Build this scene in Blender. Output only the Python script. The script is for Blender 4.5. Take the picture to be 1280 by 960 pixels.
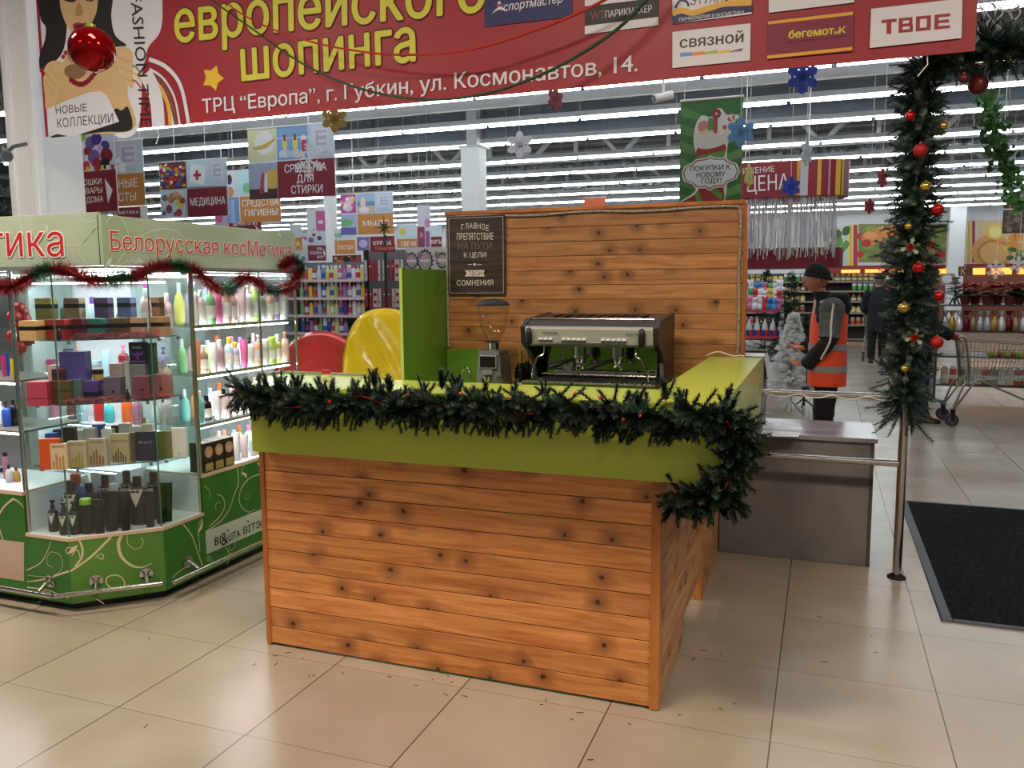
import bpy, math, random
from mathutils import Vector, Matrix
from mathutils.geometry import delaunay_2d_cdt

for o in list(bpy.data.objects):
    bpy.data.objects.remove(o, do_unlink=True)
SC = bpy.context.scene
COL = SC.collection
PI = math.pi

# ------------------------------------------------------------------ camera
FPX = 1038.94
YAW, PITCH, ROLL = 0.35769435, -0.11702074, -0.00671092
CAM = Vector((3.12467, -2.34044, 1.62154))
_cy, _sy = math.cos(YAW), math.sin(YAW)
FW = Vector((-_sy * math.cos(PITCH), _cy * math.cos(PITCH), math.sin(PITCH)))
_r0 = Vector((_cy, _sy, 0))
_u0 = _r0.cross(FW)
RT = math.cos(ROLL) * _r0 + math.sin(ROLL) * _u0
UP = -math.sin(ROLL) * _r0 + math.cos(ROLL) * _u0
cam_data = bpy.data.cameras.new('camera')
cam_data.sensor_fit = 'HORIZONTAL'
cam_data.sensor_width = 36.0
cam_data.lens = FPX * 36.0 / 1280.0
cam_data.clip_end = 200
cam_data.clip_start = 0.05
cam = bpy.data.objects.new('camera', cam_data)
COL.objects.link(cam)
cam.matrix_world = Matrix(((RT.x, UP.x, -FW.x, CAM.x), (RT.y, UP.y, -FW.y, CAM.y), (RT.z, UP.z, -FW.z, CAM.z), (0, 0, 0, 1)))
SC.camera = cam

# ------------------------------------------------------------------ light and exposure
SC.view_settings.view_transform = 'Standard'
SC.view_settings.look = 'None'
SC.view_settings.gamma = 1.0
SC.view_settings.use_curve_mapping = False
SC.view_settings.exposure = 0.0
TUBE_STRENGTH = 16.0
WORLD_STRENGTH = 0.14
CORRIDOR_WATTS = 80.0
KIOSK_STRENGTH = 38.0
world = bpy.data.worlds.new('world')
SC.world = world
world.use_nodes = True
world.node_tree.nodes['Background'].inputs[0].default_value = (0.95, 0.97, 1.0, 1)
world.node_tree.nodes['Background'].inputs[1].default_value = WORLD_STRENGTH
SC.cycles.transparent_max_bounces = 24
SC.cycles.max_bounces = 8
SC.cycles.diffuse_bounces = 3
SC.cycles.glossy_bounces = 4
SC.cycles.caustics_reflective = False
SC.cycles.caustics_refractive = False
SC.cycles.sample_clamp_indirect = 4.0


def corridor_lamp(x, y, z, sx, sy, w, color):
    l = bpy.data.lights.new('corridor_lamp', 'AREA')
    l.shape = 'RECTANGLE'
    l.size, l.size_y = sx, sy
    l.energy = w
    l.color = color
    o = bpy.data.objects.new('corridor_lamp', l)
    COL.objects.link(o)
    o.location = (x, y, z)


# the lamps in the ceiling of the mall corridor, above and behind the photographer
for lx, ly, k in ((-1.6, -.75, 1.55), (1.7, -.75, 1.55), (5.0, -.75, 1.55), (-.2, -4.0, .3), (3.6, -4.0, .3)):
    corridor_lamp(lx, ly, 4.3, 1.2, 0.5, CORRIDOR_WATTS * k, (1.0, 0.84, 0.68))


# ------------------------------------------------------------------ pixel -> world on real planes
def ray(u, v):
    return (u - 640) / FPX * RT - (v - 480) / FPX * UP + FW


def onz(u, v, z=0.0):
    d = ray(u, v)
    return CAM + d * ((z - CAM.z) / d.z)


def onp(u, v, p, n):
    d = ray(u, v)
    p, n = Vector(p), Vector(n)
    return CAM + d * ((p - CAM).dot(n) / d.dot(n))


def onY(u, v, y):
    return onp(u, v, (0, y, 0), (0, 1, 0))


def onX(u, v, x):
    return onp(u, v, (x, 0, 0), (1, 0, 0))


def atd(u, v, d):
    return CAM + ray(u, v) * d


# ------------------------------------------------------------------ materials
def lin(c):
    c = c / 255.0
    return c / 12.92 if c <= 0.04045 else ((c + 0.055) / 1.055) ** 2.4


def rgb(c):
    return (lin(c[0]), lin(c[1]), lin(c[2]), 1.0)


_MC = {}


def M(c, rough=0.5, metal=0.0, emit=0.0, coat=0.0, spec=0.5, alpha=1.0, name=None):
    """plain material of an sRGB colour; a faint noise keeps its gloss from being perfectly even"""
    key = (tuple(c), rough, metal, emit, coat, spec, alpha)
    if key in _MC:
        return _MC[key]
    m = bpy.data.materials.new(name or 'paint')
    m.use_nodes = True
    nt = m.node_tree
    b = nt.nodes['Principled BSDF']
    b.inputs['Base Color'].default_value = rgb(c)
    b.inputs['Metallic'].default_value = metal
    b.inputs['Specular IOR Level'].default_value = spec
    b.inputs['Coat Weight'].default_value = coat
    b.inputs['Alpha'].default_value = alpha
    if emit:
        b.inputs['Emission Color'].default_value = rgb(c)
        b.inputs['Emission Strength'].default_value = emit
    tc = nt.nodes.new('ShaderNodeTexCoord')
    nz = nt.nodes.new('ShaderNodeTexNoise')
    nz.inputs['Scale'].default_value = 9.0
    mr = nt.nodes.new('ShaderNodeMapRange')
    mr.inputs['To Min'].default_value = max(0.02, rough - 0.02)
    mr.inputs['To Max'].default_value = min(1.0, rough + 0.02)
    nt.links.new(tc.outputs['Object'], nz.inputs['Vector'])
    nt.links.new(nz.outputs['Fac'], mr.inputs['Value'])
    nt.links.new(mr.outputs['Result'], b.inputs['Roughness'])
    _MC[key] = m
    return m


def film(c):
    """thin plastic film that lets part of the light through"""
    m = bpy.data.materials.new('plastic film')
    m.use_nodes = True
    nt = m.node_tree
    nt.nodes.clear()
    o, a, d, t = [nt.nodes.new('ShaderNode' + k) for k in ('OutputMaterial', 'AddShader', 'BsdfDiffuse', 'BsdfTranslucent')]
    d.inputs[0].default_value = [q * .55 for q in rgb(c)[:3]] + [1]
    t.inputs[0].default_value = [q * .43 for q in rgb(c)[:3]] + [1]
    nt.links.new(d.outputs[0], a.inputs[0])
    nt.links.new(t.outputs[0], a.inputs[1])
    nt.links.new(a.outputs[0], o.inputs[0])
    return m


def node_mat(name):
    m = bpy.data.materials.new(name)
    m.use_nodes = True
    nt = m.node_tree
    return m, nt, nt.nodes['Principled BSDF']


def glass_mat(name, tint=(0.93, 0.97, 0.95), gloss=0.09, rough=0.02):
    m = bpy.data.materials.new(name)
    m.use_nodes = True
    nt = m.node_tree
    nt.nodes.clear()
    out = nt.nodes.new('ShaderNodeOutputMaterial')
    mix = nt.nodes.new('ShaderNodeMixShader')
    tr = nt.nodes.new('ShaderNodeBsdfTransparent')
    tr.inputs[0].default_value = (*tint, 1)
    gl = nt.nodes.new('ShaderNodeBsdfGlossy')
    gl.inputs['Roughness'].default_value = rough
    lw = nt.nodes.new('ShaderNodeLayerWeight')
    lw.inputs['Blend'].default_value = 0.5
    p5 = nt.nodes.new('ShaderNodeMath')
    p5.operation = 'POWER'
    p5.inputs[1].default_value = 5.0
    ma = nt.nodes.new('ShaderNodeMath')
    ma.operation = 'MULTIPLY_ADD'
    ma.use_clamp = True
    ma.inputs[1].default_value = 0.8
    ma.inputs[2].default_value = gloss * 0.5
    nt.links.new(lw.outputs['Facing'], p5.inputs[0])
    nt.links.new(p5.outputs[0], ma.inputs[0])
    nt.links.new(ma.outputs[0], mix.inputs[0])
    nt.links.new(tr.outputs[0], mix.inputs[1])
    nt.links.new(gl.outputs[0], mix.inputs[2])
    nt.links.new(mix.outputs[0], out.inputs[0])
    return m


def noise_color_mat(name, c1, c2, scale, rough=0.5, stretch=(1, 1, 1), detail=4, bump=0.0, metal=0.0, lo=0.35, hi=0.65):
    m, nt, b = node_mat(name)
    tc = nt.nodes.new('ShaderNodeTexCoord')
    mp = nt.nodes.new('ShaderNodeMapping')
    mp.inputs['Scale'].default_value = stretch
    nz = nt.nodes.new('ShaderNodeTexNoise')
    nz.inputs['Scale'].default_value = scale
    nz.inputs['Detail'].default_value = detail
    cr = nt.nodes.new('ShaderNodeValToRGB')
    cr.color_ramp.elements[0].position = lo
    cr.color_ramp.elements[1].position = hi
    cr.color_ramp.elements[0].color = rgb(c1)
    cr.color_ramp.elements[1].color = rgb(c2)
    nt.links.new(tc.outputs['Object'], mp.inputs['Vector'])
    nt.links.new(mp.outputs['Vector'], nz.inputs['Vector'])
    nt.links.new(nz.outputs['Fac'], cr.inputs['Fac'])
    nt.links.new(cr.outputs['Color'], b.inputs['Base Color'])
    b.inputs['Roughness'].default_value = rough
    b.inputs['Metallic'].default_value = metal
    if bump:
        bp = nt.nodes.new('ShaderNodeBump')
        bp.inputs['Strength'].default_value = bump
        bp.inputs['Distance'].default_value = 0.02
        nt.links.new(nz.outputs['Fac'], bp.inputs['Height'])
        nt.links.new(bp.outputs['Normal'], b.inputs['Normal'])
    return m


# ------------------------------------------------------------------ mesh builder
class MB:
    def __init__(self):
        self.v, self.f, self.m, self.mats = [], [], [], []

    def mi(self, mat):
        if mat not in self.mats:
            self.mats.append(mat)
        return self.mats.index(mat)

    def add(self, verts, faces, mat):
        b, k = len(self.v), self.mi(mat)
        self.v.extend([tuple(p) for p in verts])
        for f in faces:
            self.f.append(tuple(i + b for i in f))
            self.m.append(k)
        return self

    def box(self, x0, x1, y0, y1, z0, z1, mat):
        vs = [(x, y, z) for z in (z0, z1) for y in (y0, y1) for x in (x0, x1)]
        return self.add(vs, [(0, 2, 3, 1), (4, 5, 7, 6), (0, 1, 5, 4), (2, 6, 7, 3), (0, 4, 6, 2), (1, 3, 7, 5)], mat)

    def obox(self, c, sx, sy, sz, rz, mat, taper=1.0):
        """box on its base centre c, turned rz about z; taper scales the top"""
        ca, sa = math.cos(rz), math.sin(rz)
        vs = []
        for z, k in ((0, 1.0), (sz, taper)):
            for y in (-sy / 2, sy / 2):
                for x in (-sx / 2, sx / 2):
                    vs.append((c[0] + (x * ca - y * sa) * k, c[1] + (x * sa + y * ca) * k, c[2] + z))
        return self.add(vs, [(0, 2, 3, 1), (4, 5, 7, 6), (0, 1, 5, 4), (2, 6, 7, 3), (0, 4, 6, 2), (1, 3, 7, 5)], mat)

    def hexa(self, bot, top, mat):
        """solid between two quads given in the same order"""
        vs = list(bot) + list(top)
        n = len(bot)
        fs = [tuple(reversed(range(n))), tuple(range(n, 2 * n))]
        for i in range(n):
            j = (i + 1) % n
            fs.append((i, j, n + j, n + i))
        return self.add(vs, fs, mat)

    def cyl(self, p0, p1, r, mat, n=12, r2=None, caps=True):
        p0, p1 = Vector(p0), Vector(p1)
        r2 = r if r2 is None else r2
        d = (p1 - p0).normalized()
        a = d.orthogonal().normalized()
        b = d.cross(a)
        vs = []
        for p, q in ((p0, r), (p1, r2)):
            for i in range(n):
                t = 2 * PI * i / n
                vs.append(p + (a * math.cos(t) + b * math.sin(t)) * q)
        fs = [(i, (i + 1) % n, n + (i + 1) % n, n + i) for i in range(n)]
        if caps:
            fs += [tuple(reversed(range(n))), tuple(range(n, 2 * n))]
        return self.add(vs, fs, mat)

    def tube(self, pts, r, mat, n=8, caps=True, closed=False):
        pts = [Vector(p) for p in pts]
        rs = r if isinstance(r, (list, tuple)) else [r] * len(pts)
        vs, prev = [], None
        N = len(pts)
        for i, p in enumerate(pts):
            if closed:
                d = (pts[(i + 1) % N] - pts[i - 1])
            else:
                d = (pts[min(i + 1, N - 1)] - pts[max(i - 1, 0)])
            d = d.normalized() if d.length > 1e-9 else Vector((0, 0, 1))
            if prev is None:
                a = d.orthogonal().normalized()
            else:
                a = prev - d * prev.dot(d)
                a = a.normalized() if a.length > 1e-6 else d.orthogonal().normalized()
            prev = a
            b = d.cross(a)
            for k in range(n):
                t = 2 * PI * k / n
                vs.append(p + (a * math.cos(t) + b * math.sin(t)) * rs[i])
        fs = []
        for i in range(N if closed else N - 1):
            i2 = (i + 1) % N
            for k in range(n):
                k2 = (k + 1) % n
                fs.append((i * n + k, i * n + k2, i2 * n + k2, i2 * n + k))
        if caps and not closed:
            fs += [tuple(reversed(range(n))), tuple(range((N - 1) * n, N * n))]
        return self.add(vs, fs, mat)

    def lathe(self, prof, mat, c=(0, 0, 0), n=16, sx=1.0, sy=1.0, mats=None):
        """profile [(r, z)] turned about z at c; mats = one material per band"""
        for i in range(len(prof) - 1):
            pass
        vs = []
        for r, z in prof:
            for k in range(n):
                t = 2 * PI * k / n
                vs.append((c[0] + r * sx * math.cos(t), c[1] + r * sy * math.sin(t), c[2] + z))
        b = len(self.v)
        self.v.extend(vs)
        for i in range(len(prof) - 1):
            mm = self.mi(mats[i] if mats else mat)
            for k in range(n):
                k2 = (k + 1) % n
                self.f.append((b + i * n + k, b + i * n + k2, b + (i + 1) * n + k2, b + (i + 1) * n + k))
                self.m.append(mm)
        if prof[0][0] > 1e-5:
            self.f.append(tuple(b + k for k in reversed(range(n))))
            self.m.append(self.mi(mats[0] if mats else mat))
        if prof[-1][0] > 1e-5:
            self.f.append(tuple(b + (len(prof) - 1) * n + k for k in range(n)))
            self.m.append(self.mi(mats[-1] if mats else mat))
        return self

    def sphere(self, c, r, mat, n=14, m=8, sz=1.0):
        prof = [(r * math.sin(PI * i / m), -r * sz * math.cos(PI * i / m)) for i in range(m + 1)]
        prof[0] = (1e-6, prof[0][1])
        prof[-1] = (1e-6, prof[-1][1])
        return self.lathe(prof, mat, c, n)

    def poly(self, pts, mat, depth=None, n=None):
        """flat polygon; with depth it is a slab pushed back along -n"""
        pts = [Vector(p) for p in pts]
        if depth is None:
            return self.add(pts, [tuple(range(len(pts)))], mat)
        q = [p - n * depth for p in pts]
        k = len(pts)
        fs = [tuple(range(k)), tuple(reversed(range(k, 2 * k)))]
        for i in range(k):
            j = (i + 1) % k
            fs.append((i, k + i, k + j, j))
        return self.add(pts + q, fs, mat)

    def mesh(self, name, smooth=None):
        me = bpy.data.meshes.new(name)
        me.from_pydata(self.v, [], self.f)
        for mt in self.mats:
            me.materials.append(mt)
        me.polygons.foreach_set('material_index', self.m)
        if smooth is not None:
            me.polygons.foreach_set('use_smooth', [True] * len(me.polygons))
            me.update()
            me.set_sharp_from_angle(angle=math.radians(smooth))
        me.update()
        return me

    def build(self, name, parent=None, smooth=35, bevel=0.0, world=True, label=None):
        o = bpy.data.objects.new(name, self.mesh(name, smooth))
        COL.objects.link(o)
        if parent is not None:
            attach(o, parent, world)
        if bevel:
            bv = o.modifiers.new('bevel', 'BEVEL')
            bv.width = bevel
            bv.segments = 2
            bv.limit_method = 'ANGLE'
            bv.angle_limit = math.radians(40)
        if label:
            o['label'] = label
        return o


_LOC = {}


def attach(o, parent, world=True):
    o.parent = parent
    if world:
        o.matrix_parent_inverse = _LOC.get(parent.name, Matrix.Identity(4)).inverted()
        _LOC[o.name] = Matrix.Identity(4)


def tag(o, label, cat, group=None, kind=None):
    if label:
        o['label'] = label
    if cat:
        o['category'] = cat
    if group:
        o['group'] = group
    if kind:
        o['kind'] = kind
    return o


def thing(name, label, cat, loc=(0, 0, 0), rz=0.0, group=None):
    o = bpy.data.objects.new(name, None)
    COL.objects.link(o)
    o.empty_display_size = 0.05
    o.location = loc
    o.rotation_euler = (0, 0, rz)
    _LOC[o.name] = Matrix.Translation(Vector(loc)) @ Matrix.Rotation(rz, 4, 'Z')
    return tag(o, label, cat, group)


def struct(o, label=None):
    o['kind'] = 'structure'
    if label:
        o['label'] = label
    return o


def dup(root, loc, rz=None, label=None, group=None):
    r = root.copy()
    COL.objects.link(r)
    r.location = loc
    if rz is not None:
        r.rotation_euler = (0, 0, rz)
    if label:
        r['label'] = label
    if group:
        r['group'] = group
    for ch in list(root.children):
        c = ch.copy()
        COL.objects.link(c)
        c.parent = r
        for g in list(ch.children):
            d = g.copy()
            COL.objects.link(d)
            d.parent = c
    return r


# ------------------------------------------------------------------ lettering and flat print on a plane
_TC = bpy.data.curves.new('lettering_curve', 'FONT')
_TC.resolution_u = 2
_TC.fill_mode = 'NONE'
_TO = bpy.data.objects.new('lettering_curve', _TC)
COL.objects.link(_TO)


def glyphs(s, bold=0.0, shear=0.0, spacing=1.0):
    """filled lettering: the outlines of the built-in font triangulated with the nonzero winding rule"""
    _TC.body = s
    _TC.shear = shear
    _TC.space_character = spacing
    dg = bpy.context.evaluated_depsgraph_get()
    dg.update()
    me = bpy.data.meshes.new_from_object(_TO.evaluated_get(dg))
    vs = [Vector(v.co[:2]) for v in me.vertices]
    eds = [tuple(e.vertices) for e in me.edges]
    adj = {}
    for p, q in eds:
        adj.setdefault(p, []).append(q)
        adj.setdefault(q, []).append(p)
    bpy.data.meshes.remove(me)
    seen, loops = set(), []
    for st in range(len(vs)):
        if st in seen or st not in adj:
            continue
        loop, cur = [st], st + 1 if st + 1 in adj[st] else adj[st][0]
        seen.add(st)
        while cur not in seen:
            loop.append(cur)
            seen.add(cur)
            n = [q for q in adj[cur] if q not in seen]
            if n:
                cur = n[0]
        P = [vs[k] for k in loop]
        loops.append((P, min(p.x for p in P), max(p.x for p in P), min(p.y for p in P), max(p.y for p in P)))
    r = delaunay_2d_cdt(vs, eds, [], 0, 1e-5, False)
    V2, out = r[0], []
    for f in r[2]:
        c = sum((V2[k] for k in f), Vector((0, 0))) / len(f)
        w = 0
        for P, x0, x1, y0, y1 in loops:
            if not (x0 <= c.x <= x1 and y0 <= c.y <= y1):
                continue
            for i in range(len(P)):
                p, q = P[i - 1], P[i]
                if (p.y <= c.y) != (q.y <= c.y):
                    if p.x + (c.y - p.y) / (q.y - p.y) * (q.x - p.x) > c.x:
                        w += 1 if q.y > p.y else -1
        if w:
            out.append(tuple(f))
    return [(v.x, v.y, 0.0) for v in V2], out


def fat(bold, mat, outline=None):
    """shifted layers that thicken a letter, the outline ones underneath"""
    out = []
    if outline:
        r = outline[0]
        out += [(r * math.cos(PI * i / 4), r * math.sin(PI * i / 4), outline[1]) for i in range(8)]
    if bold > 0:
        out += [(-bold, 0, mat), (bold, 0, mat), (0, bold * .6, mat), (0, -bold * .6, mat)]
    else:
        out.append((0, 0, mat))
    return out


class Plane:
    """a flat printed thing: p on the face, n towards the viewer, ex along it"""

    def __init__(self, p, n, ex=None):
        self.p, self.n = Vector(p), Vector(n).normalized()
        if ex is None:
            ex = Vector((0, 0, 1)).cross(self.n)
        self.ex = Vector(ex).normalized()
        self.ey = self.n.cross(self.ex).normalized()
        self.auto = None

    def lift(self, l):
        if self.auto is None:
            return l
        self.auto += 0.00008
        return self.auto

    def at(self, u, v, lift=0.0):
        return onp(u, v, self.p + self.n * lift, self.n)

    def poly(self, mb, pix, mat, lift=0.001):
        lift = self.lift(lift)
        return mb.poly([self.at(u, v, lift) for u, v in pix], mat)

    def ribbon(self, mb, pix, w, mat, lift=0.001):
        """a painted stroke through pixels; w metres or (start, middle, end)"""
        lift = self.lift(lift)
        pts = smooth_line([self.at(u, v, lift) for u, v in pix], 6)
        N = len(pts)
        ws = (w, w, w) if not isinstance(w, tuple) else w
        L, vs, fs = [], [], []
        for i, p in enumerate(pts):
            d = (pts[min(i + 1, N - 1)] - pts[max(i - 1, 0)])
            s = self.n.cross(d)
            s = s.normalized() if s.length > 1e-9 else self.ey
            t = i / (N - 1)
            k = ws[0] * (1 - t) * (1 - t) + 2 * ws[1] * t * (1 - t) + ws[2] * t * t
            vs += [p + s * k / 2, p - s * k / 2]
        for i in range(N - 1):
            fs.append((2 * i, 2 * i + 1, 2 * i + 3, 2 * i + 2))
        return mb.add(vs, fs, mat)

    def text(self, mb, s, a, b, hpx, mat, lift=0.002, bold=0.0, shear=0.0, lower=False, spacing=1.0, outline=None):
        """text from pixel a to pixel b (its baseline), hpx = height in pixels of its capitals (or small letters)"""
        A, B = self.at(*a, lift), self.at(*b, lift)
        ex = (B - A)
        W = ex.length
        ex.normalize()
        H = (self.at(a[0], a[1] - hpx, lift) - A).length
        ey = self.n.cross(ex).normalized()
        vs, fs = glyphs(s, 0.0, shear, spacing)
        x0 = min(v[0] for v in vs)
        x1 = max(v[0] for v in vs)
        fx = W / (x1 - x0)
        fy = H / (0.545 if lower else 0.728)
        for k, (dx, dy, mt) in enumerate(fat(bold, mat, outline)):
            dz = k * 0.0003 if self.auto is None else self.lift(0) - lift
            mb.add([A + ex * ((v[0] - x0 + dx) * fx) + ey * ((v[1] + dy) * fy) + self.n * dz for v in vs], fs, mt)
        return mb


def smooth_line(pts, k=6):
    """Catmull-Rom through points"""
    pts = [Vector(p) for p in pts]
    if len(pts) < 3:
        return pts
    out = []
    for i in range(len(pts) - 1):
        p0, p1, p2, p3 = pts[max(i - 1, 0)], pts[i], pts[i + 1], pts[min(i + 2, len(pts) - 1)]
        for j in range(k):
            t = j / k
            out.append(0.5 * ((2 * p1) + (p2 - p0) * t + (2 * p0 - 5 * p1 + 4 * p2 - p3) * t * t + (3 * p1 - p0 - 3 * p2 + p3) * t ** 3))
    out.append(pts[-1])
    return out


NTH = ['first', 'second', 'third', 'fourth', 'fifth', 'sixth', 'seventh', 'eighth', 'ninth', 'tenth', 'eleventh', 'twelfth',
       'thirteenth', 'fourteenth', 'fifteenth', 'sixteenth', 'seventeenth', 'eighteenth', 'nineteenth', 'twentieth']
NTH += ['twenty-' + w for w in NTH[:9]] + ['thirtieth'] + ['thirty-' + w for w in NTH[:9]] + ['fortieth']

STEEL = M((200, 198, 194), 0.18, 1.0, name='chrome steel')
DULLSTEEL = M((150, 148, 145), 0.35, 1.0, name='brushed steel')
ALU = M((190, 192, 195), 0.3, 0.9, name='aluminium')
BLACK = M((18, 18, 19), 0.45, name='black plastic')
WHITE = M((232, 233, 235), 0.5, name='white paint')
REDC = M((150, 22, 26), 0.5, name='red paint')
GLASS = glass_mat('clear glass')
GLASSEDGE = M((70, 110, 100), 0.15, name='green glass edge')

# ================================================================== THE HALL
def floor_material():
    m, nt, b = node_mat('porcelain tiles')
    N, L = nt.nodes.new, nt.links.new
    tc = N('ShaderNodeTexCoord')
    sp = N('ShaderNodeSeparateXYZ')
    L(tc.outputs['Object'], sp.inputs[0])

    def math_(op, a, bb=None):
        n = N('ShaderNodeMath')
        n.operation = op
        for i, q in enumerate((a, bb)):
            if q is None:
                continue
            if isinstance(q, (int, float)):
                n.inputs[i].default_value = q
            else:
                L(q, n.inputs[i])
        return n.outputs[0]
    cells, dist = [], []
    for ax in ('X', 'Y'):
        q = math_('DIVIDE', sp.outputs[ax], 0.6)
        f = math_('FRACT', q)
        cells.append(math_('FLOOR', q))
        dist.append(math_('MULTIPLY', math_('MINIMUM', f, math_('SUBTRACT', 1.0, f)), 0.6))
    jx = math_('LESS_THAN', dist[0], 0.0026)
    jy = math_('MULTIPLY', math_('LESS_THAN', dist[1], 0.0019), 0.62)
    joint = math_('MAXIMUM', jx, jy)
    cv = N('ShaderNodeCombineXYZ')
    L(cells[0], cv.inputs[0])
    L(cells[1], cv.inputs[1])
    wn = N('ShaderNodeTexWhiteNoise')
    L(cv.outputs[0], wn.inputs['Vector'])
    nz = N('ShaderNodeTexNoise')
    nz.inputs['Scale'].default_value = 1.6
    nz.inputs['Detail'].default_value = 3
    nz.inputs['Roughness'].default_value = 0.5
    L(tc.outputs['Object'], nz.inputs['Vector'])
    cr = N('ShaderNodeValToRGB')
    cr.color_ramp.elements[0].position = 0.22
    cr.color_ramp.elements[1].position = 0.8
    cr.color_ramp.elements[0].color = rgb((146, 133, 116))
    cr.color_ramp.elements[1].color = rgb((172, 160, 144))
    L(nz.outputs['Fac'], cr.inputs['Fac'])
    hs = N('ShaderNodeHueSaturation')
    mr = N('ShaderNodeMapRange')
    mr.inputs['To Min'].default_value = 0.93
    mr.inputs['To Max'].default_value = 1.05
    L(wn.outputs['Value'], mr.inputs['Value'])
    L(mr.outputs['Result'], hs.inputs['Value'])
    L(cr.outputs['Color'], hs.inputs['Color'])
    mx = N('ShaderNodeMix')
    mx.data_type = 'RGBA'
    L(joint, mx.inputs['Factor'])
    L(hs.outputs['Color'], mx.inputs['A'])
    mx.inputs['B'].default_value = rgb((74, 60, 47))
    L(mx.outputs['Result'], b.inputs['Base Color'])
    b.inputs['Roughness'].default_value = 0.25
    b.inputs['Specular IOR Level'].default_value = 0.45
    return m


mb = MB()
mb.box(-40, 16, -7, 31.2, -0.12, 0.0, floor_material())
struct(mb.build('floor', smooth=None))

WALLP = M((214, 217, 220), 0.6, name='wall paint')
mb = MB()
mb.box(-40, 16, 31.0, 31.2, 0, 5.7, WALLP)
struct(mb.build('wall_back', smooth=None))
mb = MB()
mb.box(15.0, 15.2, 3.0, 31.0, 0, 5.7, WALLP)
struct(mb.build('wall_right', smooth=None))

deck = noise_color_mat('steel roof deck', (128, 132, 138), (150, 154, 160), 0.8, 0.6)
mb = MB()
mb.box(-40, 16, -7, 31.2, 5.6, 5.7, deck)
for k in range(29):
    mb.box(-40, 16, 2.4 + k, 2.52 + k, 5.52, 5.6, deck)
struct(mb.build('ceiling', smooth=None))

TRUSSP = M((205, 208, 212), 0.5, name='truss paint')
for yy in (9.7, 15.4, 21.4, 27.4):
    mb = MB()
    mb.box(-38, 15, yy - .06, yy + .06, 4.30, 4.42, TRUSSP)
    mb.box(-38, 15, yy - .06, yy + .06, 5.30, 5.42, TRUSSP)
    x = -37.0
    k = 0
    while x < 14:
        mb.cyl((x, yy, 4.36), (x + 1.0, yy, 5.36), 0.055, TRUSSP, n=4)
        mb.cyl((x + 1.0, yy, 5.36), (x + 2.0, yy, 4.36), 0.055, TRUSSP, n=4)
        mb.box(x + .96, x + 1.04, yy - .04, yy + .04, 4.36, 5.36, TRUSSP)
        x += 2.0
    struct(mb.build('roof_truss', smooth=None))

DUCT = noise_color_mat('galvanised duct', (104, 112, 122), (128, 136, 146), 1.2, 0.42, metal=0.5)
mb = MB()
mb.box(-24, 12, 12.75, 13.35, 4.42, 4.92, DUCT)
for k in range(30):
    mb.box(-23.5 + 1.2 * k, -23.46 + 1.2 * k, 12.72, 13.38, 4.39, 4.95, DUCT)
tag(mb.build('air_duct', smooth=None), 'grey rectangular air duct under the roof behind the nearer light rows', 'air duct')
FOIL = noise_color_mat('crinkled foil', (120, 124, 130), (225, 228, 232), 7.0, 0.25, bump=1.0, metal=0.9)
mb = MB()
for k in range(2):
    y0 = 17.3 + 4.2 * k
    mb = MB()
    pts = [(-28 + .35 * i, y0 + .03 * math.sin(i * 1.7), 4.47 + .03 * math.sin(i * .9)) for i in range(112)]
    mb.tube(pts, [0.2 + .02 * math.sin(i * 2.3) for i in range(112)], FOIL, n=10)
    tag(mb.build('air_duct'), ('crinkled silver foil duct under the roof, nearer of the two foil ducts',
                               'crinkled silver foil duct under the roof, farther of the two foil ducts')[k], 'air duct')

COLP = M((222, 225, 228), 0.55, name='column paint')


def column_box(x0, x1, y0, y1, z1, post=True):
    mb = MB()
    mb.box(x0, x1, y0, y1, 0, z1, COLP)
    if post:
        cx, cy = (x0 + x1) / 2, (y0 + y1) / 2
        mb.box(cx - .1, cx + .1, cy - .1, cy + .1, z1, 5.55, COLP)
        mb.box(x0 - .05, x1 + .05, y0 - .05, y1 + .05, z1 - .03, z1, COLP)
    mb.box(x0 - .012, x1 + .012, y0 - .012, y1 + .012, 0, .12, DULLSTEEL)
    struct(mb.build('column', smooth=None, bevel=.012))


column_box(-3.06, -2.70, 11.65, 12.0, 4.12)
pa, pb = onY(405, 280, 17.5), onY(414, 280, 17.5)
column_box(pa.x, pb.x, 17.5, 17.8, 4.12)
pa, pb = onY(1187, 280, 29.6), onY(1208, 280, 29.6)
column_box(pa.x, pb.x, 29.6, 30.1, 5.5, False)

# the white casing pillar that carries the banner's left end
PILX0, PILX1 = onY(14, 200, 2.45).x, onY(47, 200, 2.45).x
PILY1 = onX(104, 200, PILX1).y
mb = MB()
mb.box(PILX0, PILX1, 2.45, PILY1, 0, 5.55, COLP)
mb.box(PILX0 - .012, PILX0 + .05, 2.43, 2.46, 0, 5.55, COLP)
mb.box(PILX1 - .05, PILX1 + .012, 2.43, 2.50, 0, 5.55, COLP)
struct(mb.build('column', smooth=None, bevel=.006))

# ------------------------------------------------------------------ fluorescent light rows
TUBE = bpy.data.materials.new('fluorescent tube')
TUBE.use_nodes = True
_n = TUBE.node_tree
_n.nodes.clear()
_e = _n.nodes.new('ShaderNodeEmission')
_e.inputs[0].default_value = (0.90, 0.97, 1.0, 1)
_e.inputs[1].default_value = TUBE_STRENGTH
_o = _n.nodes.new('ShaderNodeOutputMaterial')
_n.links.new(_e.outputs[0], _o.inputs[0])
TRUNK = M((226, 229, 233), 0.5, name='white light trunking')

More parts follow.
